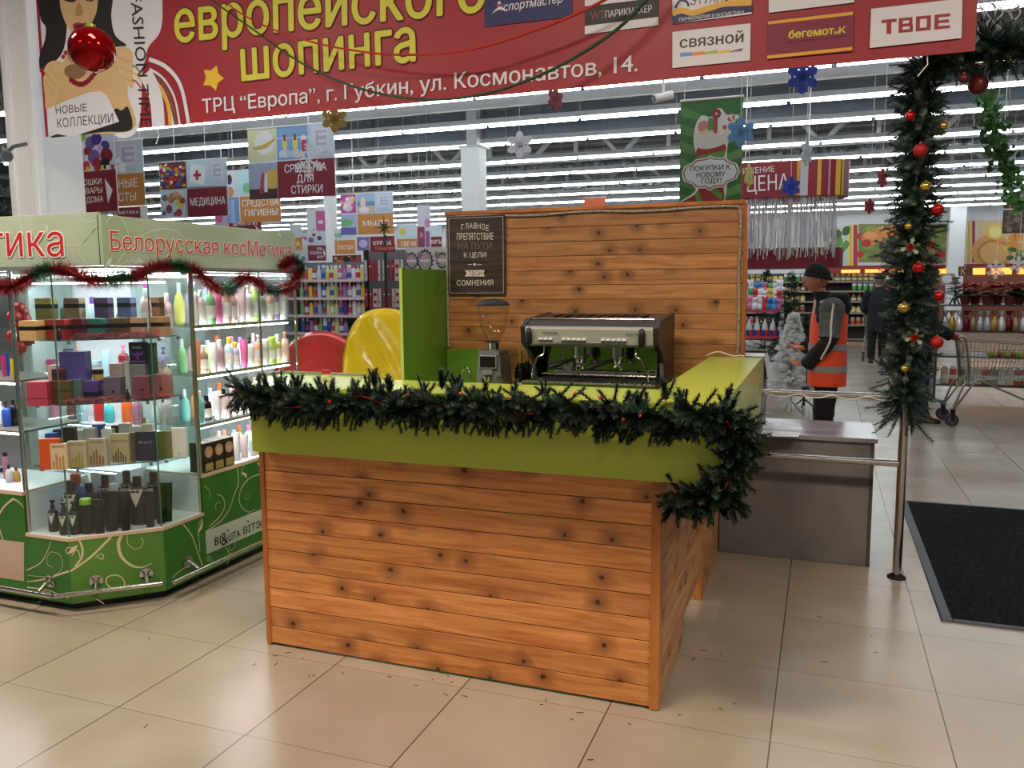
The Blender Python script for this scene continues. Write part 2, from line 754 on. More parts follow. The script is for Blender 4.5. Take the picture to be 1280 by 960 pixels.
mb = MB()
mb.cyl((-.735, 0, -.048), (.735, 0, -.048), .036, TUBE, n=8)
tube_mesh = mb.mesh('tube', 40)
ROWS = [3.5, 5.2, 6.85, 8.48, 10.4, 12.1, 14.2, 16.3, 18.5, 20.6, 22.7, 24.8, 26.9, 29.0]
for ri, yy in enumerate(ROWS):
    x0 = max(-34.0, 3.0 - 1.1 * (yy + 2.3) - 1.0) if ri > 1 else -4.0
    x1 = 3.1 + .27 * (yy + 2.3) + 1.6
    n = int((x1 - x0) / 1.53) + 1
    lab = 'row of fluorescent tubes hung along the ceiling, %s row from the entrance' % NTH[ri]
    if ri == 2:
        lab = 'row of fluorescent tubes above the right end of the big red banner'
    t = thing('light_row', lab, 'ceiling light', (x0, yy, 4.24), 0, 'fluorescent light rows under the roof')
    mb = MB()
    mb.hexa([(-.8, -.085, -.035), (n * 1.53 - .7, -.085, -.035), (n * 1.53 - .7, .085, -.035), (-.8, .085, -.035)],
            [(-.8, -.035, .05), (n * 1.53 - .7, -.035, .05), (n * 1.53 - .7, .035, .05), (-.8, .035, .05)], TRUNK)
    for k in range(n):
        if k % 2 == 0:
            mb.cyl((k * 1.53 - .76, 0, .05), (k * 1.53 - .76, 0, 1.26), .005, TRUNK, n=4)
    mb.build('trunking', t, world=False, smooth=None)
    for k in range(n):
        o = bpy.data.objects.new('tube', tube_mesh)
        COL.objects.link(o)
        o.parent = t
        o.location = (k * 1.53, 0, 0)

# ------------------------------------------------------------------ food pictures on the back wall
def blob(pl, mb, u, v, ru, rv, mat, lift=.02, n=14, seed=0, rough=.12, rot=0.0):
    rnd = random.Random(seed * 77 + int(u * 3) + int(v * 5))
    pts = []
    for i in range(n):
        a = 2 * PI * i / n
        k = 1 + rnd.uniform(-rough, rough)
        du, dv = ru * k * math.cos(a), rv * k * math.sin(a)
        pts.append((u + du * math.cos(rot) - dv * math.sin(rot), v + du * math.sin(rot) + dv * math.cos(rot)))
    pl.poly(mb, [(p[0], p[1]) for p in reversed(pts)], mat, lift)


def Pm(c):
    return M(c, 0.55, name='print')


bw = Plane((0, 30.96, 0), (0, -1, 0), (1, 0, 0))
bw.auto = 0.004


def board(name, label, cat, quad, thick, base, art, grp=None):
    mb = MB()
    mb.poly([bw.at(u, v) for u, v in quad], base, thick, Vector((0, -1, 0)))
    art(mb)
    return tag(mb.build(name, smooth=None), label, cat, grp)


def art1(mb):
    rnd = random.Random(4)
    P = lambda q, c, l=.004: bw.poly(mb, q, Pm(c), l)
    P([(1061, 334), (1065.5, 334), (1065.5, 281), (1061, 281)], (226, 190, 40))
    P([(1066.5, 334), (1072, 334), (1072, 281), (1066.5, 281)], (176, 52, 44))
    P([(1073, 328), (1186, 328), (1186, 280), (1073, 280)], (120, 128, 66))
    for i in range(22):
        blob(bw, mb, rnd.uniform(1076, 1182), rnd.uniform(284, 324), rnd.uniform(4, 9), rnd.uniform(2, 5), Pm(rnd.choice([(96, 130, 48), (132, 158, 70), (70, 98, 40), (168, 54, 36)])), .006 + i * .0002, seed=i)
    for u, v, a, b in ((1090, 297, 13, 9), (1108, 290, 14, 8), (1124, 287, 14, 7), (1150, 292, 16, 9)):
        blob(bw, mb, u, v, a, b, Pm((208, 132, 62)), .02, rough=.06)
        blob(bw, mb, u - 2, v - 3, a * .7, b * .5, Pm((224, 160, 92)), .021, rough=.06)
    for u, v, r in ((1083, 304, 6), (1075, 318, 5), (1163, 306, 7), (1175, 318, 7)):
        blob(bw, mb, u, v, r, r * .8, Pm((186, 48, 34)), .022, rough=.04)
    for i in range(46):
        blob(bw, mb, 1112 + rnd.gauss(0, 11), 314 + rnd.gauss(0, 7), 3.0, 2.2, Pm(rnd.choice([(46, 30, 34), (66, 42, 44), (94, 66, 62)])), .024 + i * .0001, seed=i, n=8)


board('food_mural', 'wall picture of cutlets, berries and salad beside yellow and red stripes', 'mural', [(1060, 336), (1187, 336), (1187, 279), (1060, 279)], .03, WALLP, art1)


def art0(mb):
    bw.poly(mb, [(1030, 329), (1060, 329), (1060, 282), (1030, 282)], Pm((196, 204, 186)), .004)
    rnd = random.Random(8)
    for i in range(14):
        blob(bw, mb, rnd.uniform(1034, 1058), rnd.uniform(286, 326), rnd.uniform(3, 6), rnd.uniform(5, 9), Pm(rnd.choice([(70, 112, 46), (96, 140, 60), (58, 88, 44)])), .006 + i * .0004, seed=i, rot=.5)


board('food_mural', 'wall picture of green pods and leaves, left of the cutlet picture', 'mural', [(1028, 330), (1059.5, 330), (1059.5, 281), (1028, 281)], .03, WALLP, art0)


def art2(mb):
    P = lambda q, c, l=.004: bw.poly(mb, q, Pm(c), l)
    rnd = random.Random(5)
    P([(1209, 328), (1213, 328), (1213, 276), (1209, 276)], (214, 178, 40))
    P([(1215, 328), (1219, 328), (1219, 276), (1215, 276)], (176, 52, 44))
    P([(1221, 327), (1330, 327), (1330, 275), (1221, 275)], (222, 196, 150))
    blob(bw, mb, 1240, 315, 26, 22, Pm((214, 160, 96)), .01, n=24, rough=.02)
    blob(bw, mb, 1242, 316, 21, 17, Pm((190, 130, 70)), .012, n=24, rough=.02)
    blob(bw, mb, 1243, 317, 18, 14, Pm((222, 176, 110)), .013, n=24, rough=.02)
    for u, v, r in ((1244, 290, 11), (1300, 292, 12)):
        blob(bw, mb, u, v, r, r * .85, Pm((232, 206, 80)), .016, n=20, rough=.02)
        blob(bw, mb, u, v, r * .75, r * .62, Pm((246, 232, 150)), .017, n=20, rough=.02)
    for i in range(12):
        blob(bw, mb, rnd.uniform(1248, 1275), rnd.uniform(295, 312), 5, 4, Pm(rnd.choice([(226, 150, 60), (238, 186, 90), (206, 104, 46)])), .02 + i * .0003, seed=i, n=5)
    for i in range(16):
        blob(bw, mb, rnd.uniform(1262, 1300), rnd.uniform(308, 326), 5, 3, Pm(rnd.choice([(88, 132, 50), (60, 96, 40), (140, 160, 80)])), .03 + i * .0003, seed=i, n=7)


board('food_mural', 'wall picture of lemon, cheese cubes and greens at the far right', 'mural', [(1208, 329), (1332, 329), (1332, 274), (1208, 274)], .03, WALLP, art2)

mb = MB()
a, b = bw.at(1010, 338), bw.at(1340, 338)
z0, z1 = bw.at(1150, 338).z, bw.at(1150, 331).z
mb.box(a.x, b.x, 30.9, 30.99, z0, z1, M((140, 36, 34), 0.5))
struct(mb.build('trim_1', smooth=None))

# ================================================================== THE COFFEE COUNTER
Z588 = onY(335, 588.3, .68).z
PITCH_P = Z588 / 9.0


def wood_material(axis, light, dark, knot, name):
    m, nt, b = node_mat(name)
    N, L = nt.nodes.new, nt.links.new

    def math_(op, a, bb=None):
        n = N('ShaderNodeMath')
        n.operation = op
        for i, q in enumerate((a, bb)):
            if q is None:
                continue
            if isinstance(q, (int, float)):
                n.inputs[i].default_value = q
            else:
                L(q, n.inputs[i])
        return n.outputs[0]
    tc = N('ShaderNodeTexCoord')
    sp = N('ShaderNodeSeparateXYZ')
    L(tc.outputs['Object'], sp.inputs[0])
    along = sp.outputs[axis]
    q = math_('DIVIDE', sp.outputs['Z'], PITCH_P)
    pid = math_('FLOOR', q)
    fz = math_('FRACT', q)
    wn = N('ShaderNodeTexWhiteNoise')
    wn.noise_dimensions = '1D'
    L(math_('ADD', pid, 3.7), wn.inputs['W'])
    shift = math_('MULTIPLY', wn.outputs['Value'], 37.0)
    # grain
    cv = N('ShaderNodeCombineXYZ')
    L(math_('ADD', math_('MULTIPLY', along, 1.1), shift), cv.inputs[0])
    L(math_('MULTIPLY', sp.outputs['Z'], 15.0), cv.inputs[1])
    L(shift, cv.inputs[2])
    g = N('ShaderNodeTexNoise')
    g.inputs['Scale'].default_value = 2.2
    g.inputs['Detail'].default_value = 6
    g.inputs['Roughness'].default_value = 0.6
    g.inputs['Distortion'].default_value = 0.7
    L(cv.outputs[0], g.inputs['Vector'])
    cr = N('ShaderNodeValToRGB')
    cr.color_ramp.elements[0].position = 0.33
    cr.color_ramp.elements[1].position = 0.66
    cr.color_ramp.elements[0].color = rgb(dark)
    cr.color_ramp.elements[1].color = rgb(light)
    L(g.outputs['Fac'], cr.inputs['Fac'])
    # knots: one chance per cell of a plank
    kv = N('ShaderNodeCombineXYZ')
    L(math_('ADD', math_('MULTIPLY', along, 4.2), shift), kv.inputs[0])
    L(math_('ADD', math_('MULTIPLY', fz, 0.42), math_('MULTIPLY', pid, 5.0)), kv.inputs[1])
    vo = N('ShaderNodeTexVoronoi')
    vo.voronoi_dimensions = '2D'
    vo.inputs['Scale'].default_value = 1.0
    vo.inputs['Randomness'].default_value = 0.9
    wob = N('ShaderNodeTexNoise')
    wob.inputs['Scale'].default_value = 38.0
    L(tc.outputs['Object'], wob.inputs['Vector'])
    wa = N('ShaderNodeVectorMath')
    wa.operation = 'MULTIPLY_ADD'
    wa.inputs[1].default_value = (.11, .09, 0)
    L(wob.outputs['Color'], wa.inputs[0])
    L(kv.outputs[0], wa.inputs[2])
    L(wa.outputs[0], vo.inputs['Vector'])
    sc = N('ShaderNodeSeparateColor')
    L(vo.outputs['Color'], sc.inputs[0])
    on = math_('GREATER_THAN', sc.outputs[0], 0.25)
    rad = math_('MULTIPLY_ADD', sc.outputs[1], 0.06)
    rad.node.inputs[2].default_value = 0.035
    d = N('ShaderNodeMapRange')
    L(vo.outputs['Distance'], d.inputs['Value'])
    L(math_('MULTIPLY', rad, 0.6), d.inputs['From Min'])
    L(rad, d.inputs['From Max'])
    d.inputs['To Min'].default_value = 1
    d.inputs['To Max'].default_value = 0
    halo = N('ShaderNodeMapRange')
    L(vo.outputs['Distance'], halo.inputs['Value'])
    halo.inputs['From Min'].default_value = 0.02
    halo.inputs['From Max'].default_value = 0.3
    halo.inputs['To Min'].default_value = 1.5
    halo.inputs['To Max'].default_value = 0
    hm = N('ShaderNodeMix')
    hm.data_type = 'RGBA'
    L(math_('MULTIPLY', math_('MULTIPLY', halo.outputs['Result'], on), g.outputs['Fac']), hm.inputs['Factor'])
    hm.inputs['B'].default_value = rgb(tuple(int(c * .62) for c in dark))
    hs = N('ShaderNodeHueSaturation')
    mr = N('ShaderNodeMapRange')
    mr.inputs['To Min'].default_value = 0.86
    mr.inputs['To Max'].default_value = 1.12
    L(wn.outputs['Value'], mr.inputs['Value'])
    L(mr.outputs['Result'], hs.inputs['Value'])
    L(cr.outputs['Color'], hs.inputs['Color'])
    L(hs.outputs['Color'], hm.inputs['A'])
    km = N('ShaderNodeMix')
    km.data_type = 'RGBA'
    L(math_('MULTIPLY', d.outputs['Result'], on), km.inputs['Factor'])
    L(hm.outputs['Result'], km.inputs['A'])
    km.inputs['B'].default_value = rgb(knot)
    L(km.outputs['Result'], b.inputs['Base Color'])
    b.inputs['Roughness'].default_value = 0.42
    b.inputs['Coat Weight'].default_value = 0.12
    b.inputs['Coat Roughness'].default_value = 0.25
    bp = N('ShaderNodeBump')
    bp.inputs['Strength'].default_value = 0.12
    bp.inputs['Distance'].default_value = 0.004
    L(g.outputs['Fac'], bp.inputs['Height'])
    L(bp.outputs['Normal'], b.inputs['Normal'])
    return m


WOODX = wood_material('X', (228, 156, 90), (180, 106, 52), (70, 36, 18), 'varnished pine')
WOODY = wood_material('Y', (212, 156, 100), (168, 112, 64), (62, 30, 14), 'varnished pine side')
WOODB_DIM = wood_material('X', (188, 134, 82), (146, 94, 52), (58, 28, 12), 'dimmed varnished pine back')  # same pine, the weaker light on the screen put into its darker tones
POSTW = noise_color_mat('pine strip', (158, 90, 38), (196, 126, 62), 6, 0.42, (1, 1, .12))
GROOVE = M((66, 34, 14), 0.8, name='groove')
LIME = M((176, 194, 72), 0.2, name='lime laminate')
LIMED = M((96, 140, 40), 0.42, name='green laminate')
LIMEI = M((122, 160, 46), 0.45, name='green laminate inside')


def planks_x(mb, x0, x1, yf, z0, z1, mat, out=-1, th=.016):
    """boards along x whose face is at yf, facing out in y"""
    mb.box(x0, x1, min(yf - out * .003, yf - out * th), max(yf - out * .003, yf - out * th), z0, z1, GROOVE)
    k = int(math.floor(z0 / PITCH_P + 1e-6))
    while k * PITCH_P < z1 - 1e-4:
        a, b = max(z0, k * PITCH_P + .0028), min(z1, (k + 1) * PITCH_P - .0006)
        if b - a > .004:
            ya, yb = sorted((yf, yf - out * .0125))
            mb.box(x0, x1, ya, yb, a, b, mat)
        k += 1


def planks_y(mb, y0, y1, xf, z0, z1, mat, th=.016):
    mb.box(xf - th, xf - .003, y0, y1, z0, z1, GROOVE)
    k = int(math.floor(z0 / PITCH_P + 1e-6))
    while k * PITCH_P < z1 - 1e-4:
        a, b = max(z0, k * PITCH_P + .0028), min(z1, (k + 1) * PITCH_P - .0006)
        if b - a > .004:
            mb.box(xf - .0125, xf, y0, y1, a, b, mat)
        k += 1


CX0, CX1, CY0 = .790, 2.582, .682      # counter body
TOPZ, BANDZ = 1.204, .914
BX1, BY0, BYE = 2.806, .605, 2.64      # green band: right face, front face, far end of the right wing
ctr = thing('bar_counter', 'L-shaped coffee bar counter of varnished pine planks with a lime green top', 'bar counter', (1.7, 1.2, 0))
mb = MB()
planks_x(mb, CX0 + .022, CX1 - .03, CY0, .012, 1.0, WOODX)
mb.build('front_panel', ctr, smooth=None, bevel=.0012)
mb = MB()
mb.box(CX0, CX0 + .023, CY0 - .006, CY0 + .03, .004, 1.0, POSTW)
mb.build('corner_strip', ctr, smooth=None, bevel=.002)
mb = MB()
mb.box(CX1 - .032, CX1 + .004, CY0 - .006, CY0 + .032, .002, 1.0, POSTW)
mb.build('corner_strip', ctr, smooth=None, bevel=.002)
mb = MB()
planks_y(mb, CY0 + .032, 1.318, CX1, .012, 1.0, WOODY)
mb.build('side_panel', ctr, smooth=None, bevel=.0012)
# swing door in the side with a dark gap of hinges, hung clear of the floor
door = MB()
planks_y(door, 1.332, 1.86, CX1 - .004, .13, 1.0, WOODY)
d = door.build('side_door', ctr, smooth=None, bevel=.0012)
mb = MB()
for z in (.28, .52, .72):
    mb.cyl((CX1 + .002, 1.325, z), (CX1 + .002, 1.325, z + .06), .007, DULLSTEEL, n=8)
mb.build('hinge', d)
mb = MB()
mb.box(CX1 - .04, CX1 + .003, 1.875, 1.915, 0, 1.0, POSTW)
mb.build('end_post', ctr, smooth=None, bevel=.002)
mb = MB()
planks_y(mb, 1.915, 2.60, CX1, .004, 1.0, WOODY)
mb.build('rear_side_panel', ctr, smooth=None, bevel=.0012)
mb = MB()
mb.box(CX0 + .004, CX0 + .02, CY0 + .03, 1.0, .004, 1.0, LIMEI)
mb.box(CX0 + .03, CX1 - .03, CY0 + .02, CY0 + .035, .02, 1.0, LIMEI)
mb.box(CX1 - .05, CX1 - .02, CY0 + .04, 1.318, .02, 1.0, LIMEI)
mb.box(CX1 - .05, CX1 - .02, 1.92, 2.6, .02, 1.0, LIMEI)
mb.build('inner_lining', ctr, smooth=None)
# green band: front, its far side and the right wing
mb = MB()
mb.box(.812, BX1 - .018, BY0, BY0 + .018, BANDZ, TOPZ - .018, LIME)
mb.build('front_fascia', ctr, smooth=None, bevel=.0015)
mb = MB()
mb.box(BX1 - .018, BX1, BY0, BYE, BANDZ - .03, TOPZ - .018, LIME)
mb.build('side_fascia', ctr, smooth=None, bevel=.0015)
mb = MB()
mb.hexa([(.812, BY0, TOPZ - .018), (2.53, BY0, TOPZ - .018), (2.53, .985, TOPZ - .018), (.60, .985, TOPZ - .018), (.60, 1.08, TOPZ - .018)][:4],
        [(.812, BY0, TOPZ), (2.53, BY0, TOPZ), (2.53, .985, TOPZ), (.60, .985, TOPZ)], LIME)
mb.build('counter_top', ctr, smooth=None, bevel=.0015)
mb = MB()
mb.box(2.532, BX1, BY0, .962, TOPZ - .018, TOPZ, LIME)
mb.box(2.512, BX1, .964, BYE, TOPZ - .018, TOPZ, LIME)
mb.build('wing_top', ctr, smooth=None, bevel=.0012)
mb = MB()
mb.box(.79, 2.53, .95, .966, BANDZ, TOPZ - .02, LIMEI)
mb.box(2.512, 2.53, .966, BYE, BANDZ, TOPZ - .02, LIMEI)
mb.box(2.53, BX1 - .02, BY0 + .02, BYE, BANDZ, BANDZ + .016, LIMEI)
mb.box(.82, 2.53, BY0 + .02, .95, BANDZ, BANDZ + .016, LIMEI)
mb.build('inner_fascia', ctr, smooth=None)
mb = MB()
mb.box(.62, 1.10, 1.085, 1.097, 1.193, 1.214, ALU)
mb.box(.612, .624, .99, 1.097, 1.193, 1.214, ALU)
mb.hexa([(.60, .986, TOPZ - .018), (1.12, .986, TOPZ - .018), (1.12, 1.085, TOPZ - .018), (.58, 1.085, TOPZ - .018)],
        [(.60, .986, TOPZ - .001), (1.12, .986, TOPZ - .001), (1.12, 1.085, TOPZ - .001), (.58, 1.085, TOPZ - .001)], LIME)
mb.build('corner_leaf', ctr, smooth=None)
# back part of the bar: work counter against the plank screen
WZ = .95
wk = thing('work_counter', 'low green work counter behind the bar, under the coffee machine', 'counter', (1.65, 2.4, 0))
mb = MB()
mb.box(.80, 2.46, 2.02, 2.70, WZ - .03, WZ, M((176, 196, 96), 0.4))
mb.build('worktop', wk, smooth=None, bevel=.002)
mb = MB()
mb.box(.84, 2.40, 2.06, 2.69, .1, WZ - .03, LIMEI)
mb.box(.88, 2.36, 2.10, 2.66, 0, .1, BLACK)
mb.build('cabinet_body', wk, smooth=None, bevel=.002)
for k in range(3):
    mb = MB()
    mb.box(.86 + .51 * k, 1.35 + .51 * k, 2.04, 2.058, .13, WZ - .05, LIMEI)
    dd = mb.build('door', wk, smooth=None, bevel=.002)
    mb = MB()
    mb.cyl((1.3 + .51 * k, 2.02, .6), (1.3 + .51 * k, 2.02, .75), .006, STEEL)
    mb.build('handle', dd)

# plank screen behind the bar
BWY = 2.75
sx0, sx1 = onY(557, 262, BWY).x, onY(931, 252, BWY).x
SZ = 2.112
scr = thing('plank_screen', 'tall screen of varnished pine planks behind the coffee machine', 'screen', (1.7, 2.8, 0))
mb = MB()
planks_x(mb, sx0, sx1, BWY, .01, SZ - .02, WOODB_DIM)
mb.build('plank_face', scr, smooth=None, bevel=.001)
mb = MB()
mb.box(sx0 - .004, sx1 + .004, BWY + .017, BWY + .09, 0, SZ - .02, POSTW)
mb.box(sx0 - .006, sx1 + .008, BWY - .01, BWY + .092, SZ - .022, SZ, POSTW)
mb.box(sx1, sx1 + .018, BWY - .008, BWY + .09, 0, SZ - .022, POSTW)
mb.build('frame', scr, smooth=None, bevel=.002)
mb = MB()
mb.box(sx0 - .018, sx0 - .001, 2.12, BWY + .09, 0, 1.733, LIMED)
mb.box(sx0 - .0185, sx0 - .0005, 2.117, 2.121, 0, 1.7335, M((176, 204, 96), .4))
mb.build('side_board', scr, smooth=None, label='dark green laminate board standing at the screen edge')
mb = MB()
mb.box(sx0 + .002, onY(604, 440, BWY - .02).x, BWY - .016, BWY - .001, WZ, onY(575, 436, BWY - .01).z, LIMED)
mb.build('splash_board', scr, smooth=None, label='low green laminate splash board')
# rope light pinned round the screen's edge
ROPE = noise_color_mat('rope light hose', (120, 112, 98), (178, 170, 154), 60, 0.35, (1, 1, 1))
rp = [(sx0 + .012, BWY - .012, 1.22), (sx0 + .01, BWY - .012, 1.6), (sx0 + .012, BWY - .012, 2.0), (sx0 + .02, BWY - .012, SZ - .05), (sx0 + .05, BWY - .012, SZ - .035)]
for i in range(1, 9):
    x = sx0 + .05 + (sx1 - sx0 - .12) * i / 9
    rp.append((x, BWY - .012, SZ - .038 + .006 * math.sin(i * 1.7)))
rp += [(sx1 - .06, BWY - .012, SZ - .035), (sx1 - .024, BWY - .012, SZ - .06), (sx1 - .018, BWY - .012, SZ - .2), (sx1 - .022, BWY - .012, 1.7), (sx1 - .016, BWY - .012, 1.4), (sx1 - .02, BWY - .012, 1.1)]
mb = MB()
mb.tube(smooth_line(rp, 6), .0075, ROPE, n=8)
tag(mb.build('rope_light'), 'unlit rope light pinned round the edge of the plank screen', 'rope light')

# slogan board on the screen
pts = [onY(u, v, BWY - .02) for u, v in ((559, 270), (631, 269), (631, 370), (558, 367))]
bx0, bx1, bz0, bz1 = pts[0].x, pts[1].x, (pts[2].z + pts[3].z) / 2, (pts[0].z + pts[1].z) / 2
darkw = noise_color_mat('dark stained board', (30, 22, 19), (62, 48, 42), 3, 0.5, (1, 1, 16))
sg = thing('slogan_board', 'dark wooden board with white slogan lettering on the plank screen', 'sign', ((bx0 + bx1) / 2, BWY, bz0))
mb = MB()
mb.box(bx0, bx1, BWY - .022, BWY - .001, bz0, bz1, darkw)
mb.build('panel', sg, smooth=None, bevel=.002)
pl = Plane((0, BWY - .022, 0), (0, -1, 0), (1, 0, 0))
CHALK = M((214, 208, 198), 0.7, name='chalk white print')
GREYP = M((112, 100, 92), 0.7, name='grey print')
mb = MB()
i = .011
for a in ((bx0 + i, bx1 - i, bz0 + i, bz0 + i + .002), (bx0 + i, bx1 - i, bz1 - i - .002, bz1 - i), (bx0 + i, bx0 + i + .002, bz0 + i, bz1 - i), (bx1 - i - .002, bx1 - i, bz0 + i, bz1 - i)):
    mb.box(a[0], a[1], BWY - .0235, BWY - .022, a[2], a[3], CHALK)
mb.build('border_line', sg, smooth=None)
mb = MB()
# arched first word
word = 'ГЛАВНОЕ'
for k, ch in enumerate(word):
    u = 577 + 34.5 * k / 6.9
    t = (k - 3) / 3
    v = 285.5 + 2.4 * t * t
    pl.text(mb, ch, (u, v + t * .35), (u + 3.7, v + t * .55 + .3 * t), 7.2, CHALK, bold=.0)
for s, u0, u1, v, h, mt in (('ПРЕПЯТСТВИЕ', 571, 616.5, 300, 8.6, CHALK), ('НА ПУТИ', 573, 614.5, 311.5, 8, GREYP), ('К ЦЕЛИ', 580, 607.5, 322, 6.4, CHALK), ('СОМНЕНИЯ', 571, 616.5, 357, 6.8, CHALK)):
    pl.text(mb, s, (u0, v), (u1, v - .5), h, mt, bold=.0)
pl.poly(mb, [(581, 345.5), (583.5, 341.5), (581, 338), (606, 337.5), (604, 341.5), (606, 345.5)][::-1], CHALK, .0015)
pl.text(mb, 'ТВОИ', (585.5, 344.5), (602.5, 344.3), 5.2, M((40, 30, 26), .7), lift=.0025, bold=.0)
star = []
for k in range(10):
    r = 2.6 if k % 2 == 0 else 1.1
    star.append((593.3 + r * math.sin(PI * k / 5), 330.5 - r * math.cos(PI * k / 5)))
pl.poly(mb, star, CHALK, .0015)
for u0, u1 in ((585, 590), (597, 602)):
    pl.poly(mb, [(u0, 331), (u1, 331), (u1, 330.3), (u0, 330.3)], CHALK, .0015)
mb.build('lettering', sg, smooth=None)

# ------------------------------------------------------------------ espresso machine
MX0, MX1, MY0, MY1 = 1.535, 2.295, 2.10, 2.60
em = thing('espresso_machine', 'two-group espresso machine with chrome button panel behind the bar', 'coffee machine', ((MX0 + MX1) / 2, 2.35, WZ))
DK = M((34, 30, 29), 0.38, name='dark machine shell')
mb = MB()
mb.box(MX0 + .02, MX1 - .02, MY0 + .12, MY1, WZ + .05, WZ + .10, DK)
mb.build('base', em, smooth=None, bevel=.004)
for fx in (MX0 + .07, MX1 - .07):
    for fy in (MY0 + .15, MY1 - .06):
        mb = MB()
        mb.lathe([(.022, 0), (.026, .01), (.018, .05)], BLACK, (fx, fy, WZ), 12)
        mb.build('foot', em)
mb = MB()
mb.box(MX0 - .005, MX1, MY0 - .02, MY0 + .3, 1.045, 1.085, STEEL)
for k in range(26):
    x = MX0 + .03 + k * .0275
    mb.box(x, x + .012, MY0, MY0 + .24, 1.085, 1.09, DULLSTEEL)
mb.cyl((MX0, MY0 - .02, 1.085), (MX1, MY0 - .02, 1.085), .006, STEEL, n=8)
mb.build('drip_tray', em, smooth=None, bevel=.003)
mb = MB()
mb.box(MX0 + .05, MX1 - .05, MY0 + .29, MY0 + .30, 1.09, 1.30, M((150, 156, 146), 0.09, 1.0, name='mirror steel'))
mb.cyl((MX0 + .06, MY0 + .16, 1.115), (MX1 - .03, MY0 + .16, 1.115), .005, STEEL, n=8)
mb.build('splash_back', em, smooth=None)
mb = MB()
mb.box(MX0 + .03, MX1 - .03, MY0 + .30, MY1, WZ + .1, 1.40, DK)
mb.build('boiler_housing', em, smooth=None, bevel=.01)
for sx, nm in ((MX0 - .012, 'l'), (MX1 - .018, 'r')):
    mb = MB()
    prof = [(MY0 - .01, 1.30), (MY0 - .015, 1.395), (MY0 + .06, 1.435), (MY1 - .03, 1.462), (MY1, 1.44), (MY1, 1.02), (MY0 + .30, 1.02), (MY0 + .20, 1.07), (MY0 + .16, 1.19), (MY0 + .09, 1.25)]
    mb.hexa([(sx, y, z) for y, z in prof], [(sx + .03, y, z) for y, z in prof], M((44, 36, 33), .4) if nm == 'r' else DK)
    mb.build('side_panel', em, smooth=None, bevel=.004)
mb = MB()
prof = [(MY0 + .0, 1.398), (MY0 + .06, 1.428), (MY1 - .03, 1.456), (MY1 - .03, 1.44), (MY0, 1.38)]
mb.hexa([(MX0 + .02, y, z) for y, z in prof], [(MX1 - .02, y, z) for y, z in prof], M((58, 55, 54), .35, .4))
for k in range(9):
    mb.box(MX0 + .1 + k * .065, MX0 + .13 + k * .065, MY0 + .2, MY0 + .42, 1.447, 1.452, BLACK)
mb.cyl((MX0 + .03, MY0 + .07, 1.437), (MX1 - .03, MY0 + .07, 1.437), .006, STEEL, n=8)
mb.build('cup_warmer_top', em, smooth=None)
mb = MB()
prof = [(MY0 - .022, 1.385), (MY0 - .008, 1.398), (MY0 + .03, 1.40), (MY0 + .06, 1.30), (MY0 + .02, 1.285), (MY0 - .012, 1.30)]
mb.hexa([(MX0 + .018, y, z) for y, z in prof], [(MX1 - .018, y, z) for y, z in prof], M((222, 218, 212), .3, .6))
fp = mb.build('button_panel', em, smooth=None, bevel=.003)
mb = MB()
for gx, n in ((MX0 + .10, 3), (MX0 + .235, 5), (MX0 + .46, 5)):
    for k in range(n):
        x = gx + k * .029
        mb.box(x, x + .022, MY0 - .026, MY0 - .01, 1.312, 1.322, M((60, 62, 66), .4))
        mb.box(x, x + .022, MY0 - .0265, MY0 - .01, 1.324, 1.334, WHITE)
mb.build('button', fp, smooth=None)
mb = MB()
mb.box(MX0 + .20, MX0 + .58, MY0 - .0245, MY0 - .01, 1.306, 1.31, DULLSTEEL)
mpl = Plane((0, MY0 - .025, 0), (0, -1, 0), (1, 0, 0))
mpl.text(mb, 'simonelli', (MX0 and 679, 416.4), (697, 417), 2.4, BLACK, lift=.002, bold=.02)
mpl.text(mb, 'appia II', (782, 418.4), (796, 419), 2.2, BLACK, lift=.002, bold=.02)
mb.build('lettering', fp, smooth=None)
for kx in (MX0 + .045, MX1 - .075):
    mb = MB()
    mb.lathe([(.012, -.05), (.019, -.035), (.019, .02), (.014, .042), (.004, .05)], BLACK, (kx, MY0 - .036, 1.342), 12, 1, .7)
    mb.build('steam_knob', em)
for gx in (MX0 + .30, MX0 + .52):
    mb = MB()
    mb.cyl((gx, MY0 + .12, 1.30), (gx, MY0 + .12, 1.225), .036, DULLSTEEL, n=16, r2=.034)
    mb.cyl((gx, MY0 + .12, 1.225), (gx, MY0 + .12, 1.215), .042, STEEL, n=16)
    mb.build('group_head', em)
    mb = MB()
    mb.cyl((gx, MY0 + .12, 1.215), (gx, MY0 + .12, 1.185), .037, STEEL, n=16, r2=.028)
    mb.tube(smooth_line([(gx, MY0 + .12, 1.185), (gx, MY0 + .12, 1.175), (gx - .02, MY0 + .115, 1.165), (gx - .022, MY0 + .115, 1.152)], 4), .007, STEEL)
    mb.tube(smooth_line([(gx, MY0 + .12, 1.175), (gx + .02, MY0 + .115, 1.165), (gx + .022, MY0 + .115, 1.152)], 4), .007, STEEL)
    pf = mb.build('portafilter', em)
    mb = MB()
    mb.tube([(gx - .03, MY0 + .09, 1.205), (gx - .06, MY0 + .04, 1.198), (gx - .12, MY0 - .03, 1.178), (gx - .135, MY0 - .045, 1.172)], [.009, .012, .017, .012], BLACK, n=10)
    mb.build('handle', pf)
for wx, s in ((MX0 + .11, 1), (MX1 - .12, -1)):
    mb = MB()
    mb.tube(smooth_line([(wx, MY0 + .05, 1.30), (wx + s * .0, MY0 + .03, 1.24), (wx - s * .03, MY0 + .01, 1.22), (wx - s * .06, MY0 + .02, 1.15), (wx - s * .07, MY0 + .04, 1.10)], 5), .0055, STEEL)
    mb.build('steam_wand', em)
mb = MB()
